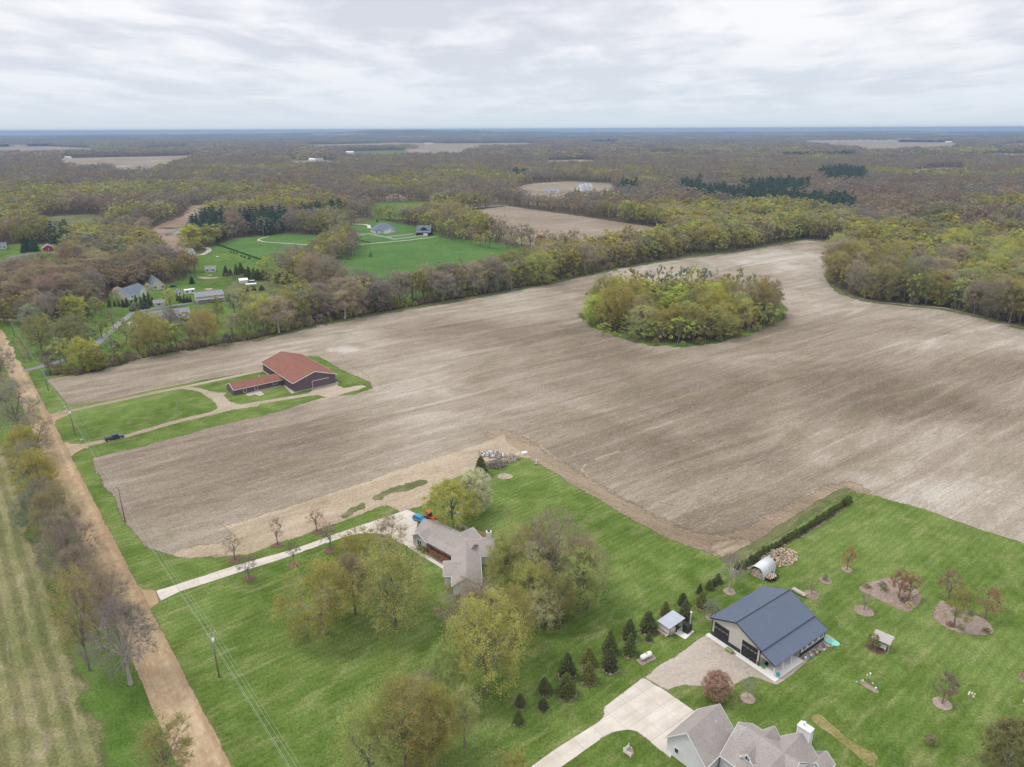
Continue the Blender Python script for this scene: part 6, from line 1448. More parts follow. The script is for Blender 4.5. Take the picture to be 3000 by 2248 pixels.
window(pb, (11.7, 2.2, 1.5), 'x+', 1.3, 1.1, 'dark_trim'); door(pb, (11.7, 4.4, 0), 'x+', 1.0, 2.1, 'white_trim'); window(pb, (11.7, 6.7, 1.4), 'x+', 1.3, 1.0, 'dark_trim')
door(pb, (12.9, 8.6, 0), 'y-', 1.9, 2.1, 'door_black')
for (x, y) in ((14.95, 0.1), (14.95, 2.9), (14.95, 5.7)):
    p = MB(); p.box(x - .09, y - .09, 0.06, x + .09, y + .09, 2.7); p.build('post', M('white_trim'), pb)
s = MB(); s.box(-0.6, -1.15, -0.05, 4.5, -0.05, 0.09); s.box(7.0, -1.15, -0.05, 11.72, -0.05, 0.092); s.box(4.5, -0.6, -0.05, 7.0, -0.05, 0.085); s.box(11.725, -1.15, -0.05, 16.1, 8.5, 0.09)
so = s.build('patio', M('concrete_slab')); so.location = pb.location; so.rotation_euler = pb.rotation_euler; tag(so, kind='structure')
def thing(name, mb, mats, label, cat, loc=(0, 0, 0), rz=0.0, group=None, smooth=False):
    o = mb.build(name, mats, None, smooth); o.location = loc; o.rotation_euler = (0, 0, rz)
    return tag(o, label, cat, group)
# things about the barn
def at_barn(x, y, z=0.0): a = loc2w(pb, x, y); return (a[0], a[1], z)
pr = math.radians(-54)
e = empty('planter_table', at_barn(5.6, -1.3), pr, 'wooden planter table with green top against the barn front', 'planter')
m = MB(); m.box(-.75, -.4, .45, .75, .4, .75); m.build('box', M('tan_wood'), e)
m = MB(); m.box(-.62, -.3, .752, .62, .3, .78); m.build('tray', M('green_felt'), e)
for sx in (-.66, .66):
    for sy in (-.33, .33): q = MB(); q.box(sx - .05, sy - .05, 0.05, sx + .05, sy + .05, .45); q.build('leg', M('tan_wood'), e)
e = empty('kettle_grill', at_barn(15.7, 0.35, 0.09), pr, 'teal round grill at the porch corner of the pole barn', 'grill')
q = MB(); q.ball((0, 0, .72), .42, 12, .75); q.build('bowl', M('teal_plastic'), e, True)
for a in range(3): q = MB(); q.tube((.12 * math.cos(a * 2.1), .12 * math.sin(a * 2.1), .5), (.38 * math.cos(a * 2.1), .38 * math.sin(a * 2.1), 0), .03, k=5); q.build('leg', M('black_steel'), e)
q = MB()
for i in range(12):
    a0, a1 = i * math.pi / 6, (i + 1) * math.pi / 6
    q.add([(0, 0, .22), (1.5 * math.cos(a0), 1.0 * math.sin(a0), .24), (1.5 * math.cos(a1), 1.0 * math.sin(a1), .24), (1.5 * math.cos(a0), 1.0 * math.sin(a0), 0), (1.5 * math.cos(a1), 1.0 * math.sin(a1), 0)], [(0, 1, 2), (1, 3, 4, 2)])
thing('paddling_pool', q, M('mint_plastic'), 'mint green oval tub cover at the far corner of the pole barn', 'pool', at_barn(16.4, 18.0), pr + .3)
rq = random.Random(4)
POTS = ['terracotta', 'white_paint', 'black_steel', 'grey_wood', 'blue_paint', 'galvanized', 'split_wood_pale', 'teal_plastic', 'red_light', 'stone']
PN = {'terracotta': 'terracotta', 'white_paint': 'white', 'black_steel': 'black', 'grey_wood': 'weathered grey', 'blue_paint': 'blue', 'galvanized': 'zinc', 'split_wood_pale': 'cream', 'teal_plastic': 'teal', 'red_light': 'red', 'stone': 'stone grey'}
for i in range(24):
    y = 8.9 + i * 0.36 + rq.uniform(-.1, .1); x = 15.4 + rq.uniform(0, 1.3) * (1.0 if i % 3 else 1.5); k = POTS[i % 10] if i < 20 else 'stone'
    q = MB(); r0 = rq.uniform(.12, .24); hh_ = rq.uniform(.25, .6); q.tube((0, 0, 0), (0, 0, hh_), r0 * .7, r0, 9); q.tube((0, 0, hh_), (0, 0, hh_ + .05), r0 * 1.1, r0 * 1.1, 9)
    thing('garden_pot', q, M(k), '%s garden pot on the gravel beside the barn windows' % PN[k], 'pot', at_barn(x, y, 0.05), 0, 'pots and ornaments beside the barn windows', True)
for i, (x, y, mt, lb) in enumerate([(12.5, 1.1, 'black_steel', 'black'), (13.6, 3.3, 'black_steel', 'dark'), (13.6, 5.2, 'teal_plastic', 'teal'), (13.0, 6.9, 'grey_wood', 'grey'), (12.4, 0.2, 'green_felt', 'green')]):
    e = empty('porch_chair', at_barn(x, y, 0.09), pr + i, lb + ' chair under the porch roof of the pole barn', 'chair', 'chairs on the barn porch')
    q = MB(); q.box(-.3, -.3, .38, .3, .3, .46); q.build('seat', M(mt), e); q = MB(); q.box(-.3, .25, .46, .3, .32, 1.0); q.build('backrest', M(mt), e)
    for sx in (-.25, .25):
        for sy in (-.25, .25): q = MB(); q.tube((sx, sy, 0), (sx, sy, .38), .03, k=5); q.build('leg', M(mt), e)
# stack of boards behind the barn
e = empty('board_stack', (65.2, 136.5, 0), math.radians(-54), 'stack of pale boards on a low rack behind the dark roofed barn', 'boards')
for i in range(3): q = MB(); q.box(-1.6, -.5 + i * .02, .3 + i * .14, 1.6 - i * .2, .5, .42 + i * .14); q.build('board', M('split_wood_pale' if i % 2 else 'grey_wood'), e)
q = MB(); q.box(-1.4, -.45, 0, -1.2, .45, .3); q.box(1.2, -.45, 0, 1.4, .45, .3); q.build('rack', M('black_steel'), e)

# ------------------------------------------------------------------ wood shed, furnace, tank
ws_ = house('wood_shed', 'open grey wood shed with a pale lean-to roof among the spruces', 'shed', (30.9, 124.4), math.radians(-53))
q = MB(); q.extrude([(-.25, -.4, 2.15), (3.15, -.4, 2.15), (3.15, -.4, 2.25), (-.25, -.4, 2.25)], (0, 4.9, .45)); q.build('roof', M('roof_light_grey'), ws_)
q = MB(); q.box(0, 0, .55, 3.0, .06, 2.15); q.box(0, .06, .3, .06, 4.2, 2.15); q.box(.06, 4.14, .3, 3.0, 4.2, 2.5); q.build('wall', M('siding_grey'), ws_)
for (x, y) in ((0, 0), (2.9, -.02), (2.9, 4.1), (2.9, 2.1)): q = MB(); q.box(x, y, 0, x + .12, y + .12, 2.2); q.build('post', M('dark_trim'), ws_)
def log_pile(name, n, rx, ry, hz, ln, mats, label, cat, loc, rz=0, rad=(.07, .14), seed=1, kind=None, flat=0.5):
    rg = random.Random(seed); q = MB()
    for i in range(n):
        a = rg.uniform(0, 6.28); rr2 = rg.random() ** .55; x, y = rx * rr2 * math.cos(a), ry * rr2 * math.sin(a)
        z = hz * (1 - rr2) ** flat * rg.uniform(.15, 1) + .06
        d = Vector((rg.gauss(0, 1), rg.gauss(0, 1), rg.gauss(0, .35))).normalized() * ln * rg.uniform(.6, 1.3) / 2; r = rg.uniform(*rad)
        c_ = Vector((x, y, z + abs(d.z))); q.tube(c_ - d, c_ + d, r, r * rg.uniform(.8, 1), 6, rg.randrange(len(mats)))
    o = q.build(name, [M(k) for k in mats]); o.location = loc; o.rotation_euler = (0, 0, rz)
    return tag(o, label, cat, None, kind)
WOODS = ['split_wood', 'split_wood_pale', 'log_bark', 'split_wood', 'grey_wood']
rs = random.Random(9)
def stack(name, x0, x1, y0, y1, z0, z1, axis, label, root, r=.11, seed=2, arch=None):
    rg = random.Random(seed); q = MB(); a = x0
    while a < x1:
        z = z0 + r
        lim = z1 if arch is None else arch(a)
        while z < lim:
            rr2 = r * rg.uniform(.75, 1.05); j = rg.uniform(-.05, .05)
            if axis == 'y': q.tube((a + j, y0 + rg.uniform(-.06, .06), z), (a + j, y1, z), rr2, rr2, 6, rg.randrange(4))
            else: q.tube((y0 + rg.uniform(-.06, .06), a + j, z), (y1, a + j, z), rr2, rr2, 6, rg.randrange(4))
            z += r * 1.9
        a += r * 2
    o = q.build(name, [M('split_wood'), M('split_wood_pale'), M('split_wood_pale'), M('grey_wood')])
    if root is not None: o.location = root.location; o.rotation_euler = root.rotation_euler
    return tag(o, label, 'firewood')
stack('firewood_stack', .15, 2.8, .1, 1.9, .05, 1.5, 'y', 'firewood stacked low inside the open grey wood shed', ws_)
stack('firewood_stack', .15, 2.7, -.75, -.05, .02, .5, 'y', 'firewood spilling along the outer wall of the wood shed', ws_, seed=5)
fu = house('wood_furnace', 'black outdoor furnace hut with gabled lid and tall flue', 'furnace', (35.7, 123.6), math.radians(-46))
q = MB(); q.box(0, 0, .1, 1.3, 1.6, 1.75); q.extrude([(-.05, -.05, 1.75), (1.35, -.05, 1.75), (.65, -.05, 2.1)], (0, 1.7, 0)); q.build('cabinet', M('black_steel'), fu)
q = MB(); q.box(.25, -.05, .4, 1.05, 0, 1.4); q.build('door', M('door_black'), fu)
q = MB(); q.tube((.95, 1.3, 1.8), (.95, 1.3, 4.6), .1, k=8); q.build('flue', M('galvanized'), fu); q = MB(); q.ball((.95, 1.3, 4.75), .24, 8); q.build('cap', M('white_paint'), fu, True)
sl = MB(); sl.box(-.9, -1.6, -.05, 1.8, 1.9, .08); slo = sl.build('furnace_pad', M('concrete_slab')); slo.location = fu.location; slo.rotation_euler = fu.rotation_euler; tag(slo, kind='structure')
e = empty('propane_tank', (26.6, 115.5, 0), math.radians(32), 'white propane tank lying on the lawn by the gravel yard', 'tank')
q = MB(); k = 14; prof = [(-1.45, .05), (-1.40, .28), (-1.25, .44), (-1.05, .52), (1.05, .52), (1.25, .44), (1.40, .28), (1.45, .05)]
for (xa, ra), (xb, rb) in zip(prof, prof[1:]): q.tube((xa, 0, .85), (xb, 0, .85), ra, rb, k, caps=False)
q.build('tank', M('white_paint'), e, True); q = MB(); q.tube((0, 0, 1.35), (0, 0, 1.55), .2, k=10); q.build('lid', M('tan_wood'), e)
for x in (-.85, .85): q = MB(); q.box(x - .12, -.4, 0, x + .12, .4, .38); q.build('foot', M('stone'), e)
ring(1661 - 90, 1934 + 10, 1.0) if False else None
sheet('mulch_bed', [tuple(p) for p in strip([(24.9, 114.2), (28.3, 116.3)], 1.9)], 0.047, 'mulch', spacing=1, fringe=.2, jit=.05)

# ------------------------------------------------------------------ arched shelter, trailer, wood piles
qa = house('arched_shelter', 'white metal arched shelter filled with firewood', 'shelter', (56.2, 144.0), math.radians(-48))
q = MB(); A = []; k = 14; WD, HT, LN = 3.65, 3.0, 5.8
for i in range(k + 1):
    a = math.pi * i / k; x = WD / 2 - WD / 2 * math.copysign(abs(math.cos(a)) ** .75, math.cos(a)); z = HT * abs(math.sin(a)) ** .8; A.append((x, z))
for (xa, za), (xb, zb) in zip(A, A[1:]):
    q.add([(xa, -.1, za), (xb, -.1, zb), (xb, LN, zb), (xa, LN, za), (xa, -.1, za - .06), (xb, -.1, zb - .06), (xb, LN, zb - .06), (xa, LN, za - .06)], [(0, 1, 2, 3), (7, 6, 5, 4), (0, 4, 5, 1), (2, 6, 7, 3)])
q.build('roof', M('galvanized'), qa, True)
q = MB(); q.add([(x, LN, z) for x, z in A], [tuple(range(len(A)))]); q.add([(x, LN + .04, z) for x, z in A], [tuple(range(len(A)))]); q.build('end_wall', M('galvanized'), qa)
stack('firewood_stack', .25, 3.4, .15, 1.2, .02, 2.4, 'y', 'firewood stacked under the white arched shelter', qa, r=.13, seed=8, arch=lambda a: 2.35 * max(.25, math.sin(math.pi * a / 3.65)) ** .6)
tl = house('utility_trailer', 'small black trailer parked beside the arched shelter', 'trailer', (59.4, 141.3), math.radians(35))
q = MB(); q.box(0, -1.0, .45, 3.4, 1.0, .55); q.box(0, -1.0, .55, .06, 1.0, .8); q.box(3.34, -1.0, .55, 3.4, 1.0, .8); q.box(0, -1.02, .55, 3.4, -.96, .8); q.box(0, .96, .55, 3.4, 1.02, .8); q.build('bed', M('black_steel'), tl)
q = MB(); q.tube((3.4, 0, .45), (4.9, 0, .4), .05, k=6); q.build('hitch', M('black_steel'), tl)
for y in (-1.15, 1.15): q = MB(); q.tube((1.7, y - .1, .33), (1.7, y + .1, .33), .33, k=12); q.build('wheel', M('rubber'), tl)
a = loc2w(tl, 1.7, 0)
log_pile('firewood_load', 130, 1.45, .85, .55, .45, WOODS, 'split firewood heaped on the small black trailer', 'firewood', (a[0], a[1], .55), tl.rotation_euler.z, seed=3)
log_pile('firewood_heap', 620, 5.6, 3.4, 1.3, .5, WOODS, 'big sprawling heap of split firewood behind the arched shelter', 'firewood', (65.8, 150.6, 0), math.radians(30), seed=4)
log_pile('log_heap', 150, 4.6, 2.3, .9, .9, ['log_bark', 'grey_wood', 'white_paint', 'grey_wood', 'stone'], 'heap of bleached logs at the top corner of the lawn', 'logs', (-6.4, 210.2, 0), math.radians(-15), (.12, .26), 6)
log_pile('brush_heap', 330, 2.9, 2.4, 1.7, 1.7, ['brush_wood', 'brush_wood', 'grey_wood'], 'grey brush heap beside the dark oval spruce', 'brush pile', (-4.9, 202.4, 0), math.radians(20), (.02, .06), 7)
log_pile('brush_heap', 260, 3.1, 1.8, 1.3, 1.6, ['brush_wood', 'split_wood_pale', 'grey_wood'], 'brush heap with pale sticks nearer the field corner', 'brush pile', (-.4, 206.6, 0), math.radians(30), (.02, .07), 8)
q = MB(); q.box(-.9, -.5, 0, .9, .5, .7); thing('crate', q, M('white_paint'), 'pale crate at the corner of the lawn beside the field', 'crate', (4.0, 211.2, 0), .4)
q = MB(); q.tube((-.2, -1.3, .3), (.3, 1.5, .35), .28, .22, 9); q.tube((-.7, -1.2, .25), (.5, -1.5, .3), .2, .16, 8); thing('felled_trunk', q, M('grey_wood'), 'bleached trunk lying upright on the lawn edge by the tractor path', 'log', (7.6, 204.6, 0), .1)
fp = house('fire_pit', 'round stone fire pit with grey ash on the upper lawn', 'fire pit', (-2.6, 195.2), 0)
q = MB()
for i in range(16): a = i * math.pi / 8; q.box(1.0 * math.cos(a) - .18, 1.0 * math.sin(a) - .18, 0, 1.0 * math.cos(a) + .18, 1.0 * math.sin(a) + .18, .25)
q.build('ring', M('stone'), fp); q = MB(); q.tube((0, 0, 0), (0, 0, .12), .95, .7, 14); q.build('ash', M('ash'), fp)
sheet('bare_soil', [(-2.2 + 2.7 * math.cos(i * .45), 195.1 + 2.1 * math.sin(i * .45)) for i in range(14)], 0.046, 'straw_litter', spacing=1, fringe=.6, jit=.15)
fenc = house('corner_fence', 'white corner fence section with a small planting on the front lawn', 'fence', (18.7, 92.8), math.radians(-48))
q = MB()
for z in (.25, .55, .85): q.box(0, 0, z, 1.5, .04, z + .1); q.box(0, .04, z, .04, 1.4, z + .1)
q.build('rail', M('white_paint'), fenc)
for (x, y) in ((-.05, -.03), (1.45, -.03), (-.05, 1.35)): q = MB(); q.box(x, y, 0, x + .12, y + .12, 1.1); q.build('post', M('white_paint'), fenc)
sheet('garden_bed', [(18.7, 92.7), (19.9, 91.6), (20.5, 92.6), (20.4, 93.9), (19.8, 94.3)], .046, 'mulch', spacing=.6, fringe=.15, jit=.03)
# garden arbor
ar = house('garden_arbor', 'grey roofed garden arbor over a planted bed', 'arbor', (73.0, 118.9), math.radians(-44))
q = MB(); q.extrude([(0, 0, 2.2), (3.6, 0, 2.2), (3.6, 0, 2.32), (0, 0, 2.32)], (0, 2.6, .5)); q.build('roof', M('grey_wood'), ar)
for (x, y) in ((.2, .2), (3.4, .2), (.2, 2.4), (3.4, 2.4)): q = MB(); q.box(x - .07, y - .07, 0, x + .07, y + .07, 2.3); q.build('post', M('grey_wood'), ar)
q = MB(); q.box(.6, .6, .42, 2.8, 1.1, .5); q.box(.6, 1.1, .5, 2.8, 1.16, 1.0); q.box(.65, .65, 0, .75, .75, .42); q.box(2.65, .65, 0, 2.75, .75, .42)
b_ = thing('garden_bench', q, M('white_paint'), 'pale bench under the garden arbor', 'bench', (ar.location.x, ar.location.y, 0), ar.rotation_euler.z)
# birdhouse pole and small ornaments
bh = house('birdhouse_pole', 'pole with a cluster of white gourd birdhouses on the eastern lawn', 'birdhouse', (84.1, 103.5), 0)
q = MB(); q.tube((0, 0, 0), (0, 0, 2.3), .05, k=6); q.build('pole', M('grey_wood'), bh)
q = MB(); q.box(-.6, -.02, 2.15, .6, .02, 2.2); q.box(-.02, -.6, 2.15, .02, .6, 2.2); q.build('arm', M('grey_wood'), bh)
for a, b in ((-.55, 0), (.55, 0), (0, .55), (0, -.55), (.3, .3), (-.25, .3)): q = MB(); q.ball((a, b, 2.05), .17, 8, 1.2); q.build('gourd', M('ivory'), bh, True)
g7 = T(2480, 1780, 300 / 1658)
for i, (x, y, z, mt, lb) in enumerate([(300, 1210, 1.0, 'terracotta', 'rusty'), (318, 1200, 1.5, 'yellow_paint', 'yellow'), (345, 1240, 1.2, 'teal_plastic', 'teal'), (362, 1200, 1.9, 'white_paint', 'tall white'), (412, 1290, .9, 'yellow_paint', 'small yellow'), (465, 1350, .7, 'white_paint', 'white'), (515, 1320, 1.4, 'blue_paint', 'blue'), (255, 1230, .7, 'ivory', 'ivory'), (160, 1235, .4, 'mint_plastic', 'mint')]):
    a = G(*g7(x, y)); q = MB(); q.tube((0, 0, 0), (0, 0, z), .03, k=5); q.ball((0, 0, z), .2, 8)
    thing('garden_ornament', q, M(mt), lb + ' ornament on a stick in the narrow mulch bed', 'ornament', (a[0], a[1], 0), 0, 'ornaments in the narrow bed', True)
a = G(*g7(1600, 1500)); q = MB(); q.tube((0, 0, 0), (0, 0, 1.2), .03, k=5); q.ball((0, 0, 1.3), .2, 8); thing('bird_feeder', q, M('yellow_paint'), 'orange yellow feeder hanging by the reddish brown tree', 'feeder', (a[0], a[1], 0))

# ------------------------------------------------------------------ the purple barn with red roof
rb = house('purple_barn', 'large purple barn with red shingle roof and a long low wing', 'barn', (-88.1, 270.3), math.radians(38.3))
w_, r_, t_ = MB(), MB(), MB()
gable(w_, r_, 0, 18.0, 0, 35.0, 3.95, 6.9, 'y', o=.6, og=.5, trim=t_)
gable(w_, r_, -21.3, 0.0, 11.9, 19.8, 2.45, 4.1, 'x', o=.6, og=.5, trim=t_) if False else None
# the wing runs out from the long side
gable(w_, r_, -20.6, -0.0, 11.6, 19.6, 2.5, 4.0, 'x', o=.6, og=.0)
w_.build('wall', M('wall_purple'), rb); r_.build('roof', M('shingle_red'), rb)
t_.extrude([(-20.6, 11.0, 2.22), (0.0, 11.0, 2.22), (0.0, 11.0, 2.40), (-20.6, 11.0, 2.40)], (0, -.07, 0))
for p, qq in (((11.0, 2.28), (15.6, 4.02)), ((15.6, 4.02), (20.2, 2.28))): t_.extrude([(-20.62, p[0], p[1] - .06), (-20.62, qq[0], qq[1] - .06), (-20.62, qq[0], qq[1] + .2), (-20.62, p[0], p[1] + .2)], (-.08, 0, 0))
t_.build('trim', M('white_trim'), rb)
d = door(rb, (9.6, 0, 0), 'y-', 3.6, 2.9, 'wall_purple', 'sliding_door')
q = MB(); q.box(7.75, -.12, 2.9, 15.0, -.02, 3.06); q.box(7.65, -.1, 0, 7.78, -.02, 3.0); q.build('door_rail', M('white_trim'), rb)
for x in (-16.0, -11.4):
    window(rb, (x, 11.6, 1.25), 'y-', 1.1, 1.9, 'white_trim', 'wall_purple', 0, 'stable_door')
window(rb, (-3.6, 11.6, 1.55), 'y-', 1.7, 1.0, bars=1)
q = MB(); q.tube((-8.0, 16.5, 3.4), (-8.0, 16.5, 4.4), .14, k=8); q.build('vent', M('white_paint'), rb)
for (x, y) in ((18.6, 0),): pass

# ------------------------------------------------------------------ the stone fronted ranch house
UH = (.748, -.664); NH = (.664, .748)
def un(u, n): return (u * UH[0] + n * NH[0], u * UH[1] + n * NH[1])
o_ = un(-124.6, 100.9)
rh = house('ranch_house', 'ranch house with taupe roof, stone gable front and orange porch rail', 'house', o_, math.radians(-41.6))
w_, r_, t_ = MB(), MB(), MB()
gable(w_, r_, .4, 18.0, 1.9, 8.6, 2.85, 4.9, 'x', o=.4, ym=4.6, trim=None)
r_.extrude([(5.4, 0.15, 2.52), (5.4, 0.15, 2.68), (5.4, 1.9, 3.6), (5.4, 1.9, 3.3)], (11.6, 0, 0))
gable(w_, r_, 1.0, 5.9, 0.1, 3.6, 2.8, 4.2, 'y', o=.35, og=.35, trim=t_)
gable(w_, r_, 9.6, 14.4, 6.5, 10.6, 2.7, 4.3, 'y', o=.35, og=.3, trim=t_)
w_.build('wall', M('siding_white'), rh); r_.build('roof', M('shingle_taupe'), rh); t_.build('trim', M('white_trim'), rh)
q = MB(); q.box(1.0, 0.03, 0, 5.9, .1, 2.75); q.extrude([(1.0, .03, 2.75), (5.9, .03, 2.75), (3.45, .03, 4.15)], (0, .07, 0)); q.box(5.9, .1, 0, 5.96, 1.9, 2.7); q.box(.93, .1, 0, 1.0, 1.9, 2.7); q.build('stone_facing', M('stone_front'), rh)
window(rh, (3.4, .03, 1.5), 'y-', 1.5, 1.5, bars=1); window(rh, (9.0, 1.9, 1.5), 'y-', 1.4, 1.2); window(rh, (13.0, 1.9, 1.5), 'y-', 1.4, 1.2); door(rh, (11.0, 1.9, 0), 'y-', 1.0, 2.1, 'grey_wood')
q = MB(); q.box(6.0, .1, 0, 15.2, 1.9, .35); q.build('porch_deck', M('deck_boards'), rh)
q = MB(); q.box(6.1, .0, .35, 15.2, .1, .55); q.box(6.1, 0, 1.1, 15.2, .12, 1.2)
x = 6.2
while x < 15.2: q.box(x, .03, .5, x + .06, .09, 1.1); x += .2
q.build('porch_rail', M('deck_boards'), rh)
for x in (6.3, 9.3, 12.2, 15.1): q = MB(); q.box(x - .06, .15, .35, x + .06, .27, 2.75); q.build('post', M('deck_boards'), rh)
q = MB(); q.tube((9.2, 6.6, 3.6), (9.2, 6.6, 4.6), .1, k=8); q.build('vent_pipe', M('white_paint'), rh)
# the wing turned towards the road (its own direction, still one house)
def in_house(px, py): # world to house coordinates
    dx_, dy_ = px - o_[0], py - o_[1]; a = math.radians(41.6); return (dx_ * math.cos(a) - dy_ * math.sin(a), dx_ * math.sin(a) + dy_ * math.cos(a))
def turned(mb, ang, org, name, mat):
    c_, s_ = math.cos(ang), math.sin(ang); mb.v = [(org[0] + x * c_ - y * s_, org[1] + x * s_ + y * c_, z) for x, y, z in mb.v]
    ih = [in_house(v[0], v[1]) + (v[2],) for v in mb.v]; mb.v = ih
    return mb.build(name, M(mat), rh)
w_, r_, t_ = MB(), MB(), MB()
gable(w_, r_, 0, 6.3, 0, 15.0, 2.7, 4.85, 'y', o=.35, og=.35, trim=t_)
gable(w_, r_, -2.0, 1.0, 3.8, 9.6, 2.65, 4.1, 'x', o=.3, og=.25, trim=t_)
gable(w_, r_, 3.2, 11.2, 11.5, 19.0, 2.7, 4.8, 'x', o=.35, og=.3, trim=t_)
turned(w_, math.radians(4), (-13.6, 136.4), 'wing_wall', 'siding_white'); turned(r_, math.radians(4), (-13.6, 136.4), 'wing_roof', 'shingle_taupe'); turned(t_, math.radians(4), (-13.6, 136.4), 'wing_trim', 'white_trim')
q = MB(); q.box(8.2, 15.4, 2.5, 9.5, 16.4, 6.6); turned(q, math.radians(4), (-13.6, 136.4), 'chimney', 'white_trim')
q = MB(); q.box(8.5, 15.6, 6.6, 9.2, 16.2, 6.8); turned(q, math.radians(4), (-13.6, 136.4), 'chimney_cap', 'black_steel')
# round bushes before the stone wall
for i, (x, y) in enumerate([(268, 845), (335, 885)]):
    X, Y = G(*tR(x, y)); plant('shrub', ('bush', i), 'olive_leaves', X, Y, 1.5, 1.7, i, ('first' if i == 0 else 'second') + ' clipped round bush under the stone gable window', 'shrub', 'clipped bushes by the stone gable')
for i, (x, y) in enumerate([(455, 930), (515, 960), (570, 1000), (625, 1030), (690, 1065)]):
    X, Y = G(*tR(x, y)); plant('shrub', ('bush', i % 2), 'tan_leaves', X, Y, 1.0, 1.2, i, 'small brown bush below the orange porch rail', 'shrub', 'brown bushes below the porch rail')
X, Y = G(*tR(690, 1300)); plant('shrub', ('oval_conifer', 0), 'bright_green_leaves', X, Y, 3.0, 2.4, 1, 'green conical shrub at the corner of the white wing', 'shrub')
X, Y = G(*tR(770, 1500)); plant('shrub', ('oval_conifer', 0), 'bright_green_leaves', X, Y, 2.6, 2.2, 2, 'green conical shrub nearer the white gable', 'shrub')
dk = house('garden_deck', 'tan wooden deck with lattice rail behind the ranch house', 'deck', (-13.0, 160.5), math.radians(-40))
q = MB(); q.box(0, -1.5, 0, 6.6, 3.6, .5); q.build('floor', M('deck_tan'), dk)
q = MB(); q.box(0, 3.5, .5, 6.6, 3.58, 1.4); q.box(0, 0, .5, .08, 3.5, 1.4); q.box(6.52, 0, .5, 6.6, 3.5, 1.4); q.build('rail', M('tan_wood'), dk)

# ------------------------------------------------------------------ vehicles by the ranch house and the pickup
def wheels(root, xs, y, r, w=.24):
    for x in xs:
        for s in (-1, 1):
            q = MB(); q.tube((x, s * y - w / 2, r), (x, s * y + w / 2, r), r, k=14); wo = q.build('wheel', M('rubber'), root); q = MB(); q.tube((x, s * (y + w / 2) , r), (x, s * (y + w / 2 + .02), r), r * .55, k=10); q.build('rim', M('steel_grey'), wo)
pk = house('pickup_truck', 'dark blue grey pickup truck parked on the gravel track', 'truck', (-137.0, 224.3), math.radians(39))
def slab(prof, y0, y1, mb=None): # side profile (x,z) swept across
    mb = mb or MB(); mb.extrude([(x, y0, z) for x, z in prof], (0, y1 - y0, 0)); return mb
slab([(-2.9, .45), (-2.9, 1.12), (-.55, 1.14), (1.35, 1.14), (2.75, 1.02), (2.92, .85), (2.92, .42), (2.3, .36), (-2.5, .38)], -.98, .98).build('body', M('truck_paint'), pk, bevel=.06)
slab([(-.6, 1.14), (-.42, 1.80), (.75, 1.82), (1.45, 1.14)], -.84, .84).build('cab', M('truck_paint'), pk, bevel=.05)
slab([(-.48, 1.2), (-.36, 1.70), (.72, 1.72), (1.30, 1.2)], -.86, .86).build('side_window', M('window_glass'), pk)
q = MB(); q.add([(.80, -.74, 1.80), (.80, .74, 1.80), (1.46, .78, 1.17), (1.46, -.78, 1.17)], [(0, 1, 2, 3)]); q.add([(.83, -.74, 1.81), (.83, .74, 1.81), (1.49, .78, 1.18), (1.49, -.78, 1.18)], [(0, 1, 2, 3)]); q.build('windscreen', M('window_glass'), pk)
q = MB(); q.box(-2.84, -.88, 1.125, -.66, .88, 1.16); q.build('bed_cover', M('black_steel'), pk)
for s in (-1, 1):
    q = MB(); q.box(-2.93, s * .78 - .1, .75, -2.89, s * .78 + .1, 1.0); q.build('tail_light', M('red_light'), pk); q = MB(); q.box(2.86, s * .72 - .16, .72, 2.93, s * .72 + .16, .88); q.build('headlight', M('white_paint'), pk)
    q = MB(); q.box(.95, s * 1.0 - .1, 1.2, 1.1, s * 1.0 + .1, 1.38); q.build('mirror', M('black_steel'), pk)
wheels(pk, (-1.85, 1.9), .86, .40)
tc_ = house('tractor', 'orange compact tractor with cab and front loader beside the ranch house', 'tractor', (-22.3, 169.8), math.radians(-42))
slab([(-.3, .55), (-.3, 1.0), (1.5, 1.1), (1.6, .95), (1.6, .5)], -.35, .35).build('hood', M('orange_paint'), tc_, bevel=.06)
q = MB(); q.box(-1.5, -.65, 2.2, .1, .65, 2.36); q.build('cab_roof', M('orange_paint'), tc_, bevel=.05)
q = MB(); q.box(-1.35, -.55, 1.0, -.05, .55, 2.2); q.build('cab_glass', M('window_glass'), tc_)
for s in (-1, 1):
    q = MB(); q.tube((-.95, s * .8 - .18, .62), (-.95, s * .8 + .18, .62), .62, k=16); wo = q.build('wheel', M('rubber'), tc_); q = MB(); q.tube((-.95, s * .99, .62), (-.95, s * 1.01, .62), .36, k=12); q.build('rim', M('orange_paint'), wo)
    q = MB(); q.tube((1.1, s * .65 - .13, .38), (1.1, s * .65 + .13, .38), .38, k=14); wo = q.build('wheel', M('rubber'), tc_); q = MB(); q.tube((1.1, s * .79, .38), (1.1, s * .81, .38), .2, k=10); q.build('rim', M('orange_paint'), wo)
    q = MB(); q.box(-1.5, s * .8 - .2, 1.22, -.4, s * .8 + .2, 1.32); q.build('fender', M('orange_paint'), tc_)
    q = MB(); q.tube((.2, s * .48, 1.15), (1.9, s * .48, 1.2), .07, k=6); q.tube((1.9, s * .48, 1.2), (2.5, s * .48, .35), .07, k=6); q.build('loader_arm', M('orange_paint'), tc_)
q = MB(); q.extrude([(2.4, -.8, .1), (2.45, -.8, .65), (2.55, -.8, .65), (2.55, -.8, .18), (3.0, -.8, .12), (3.0, -.8, .06)], (0, 1.6, 0)); q.build('bucket', M('orange_paint'), tc_)
bv = house('blue_suv', 'bright blue car parked between ranch house and tractor', 'car', (-25.0, 169.0), math.radians(-38))
slab([(-2.2, .4), (-2.25, 1.0), (1.2, 1.05), (2.1, .9), (2.2, .4)], -.92, .92).build('body', M('blue_paint'), bv, bevel=.07)
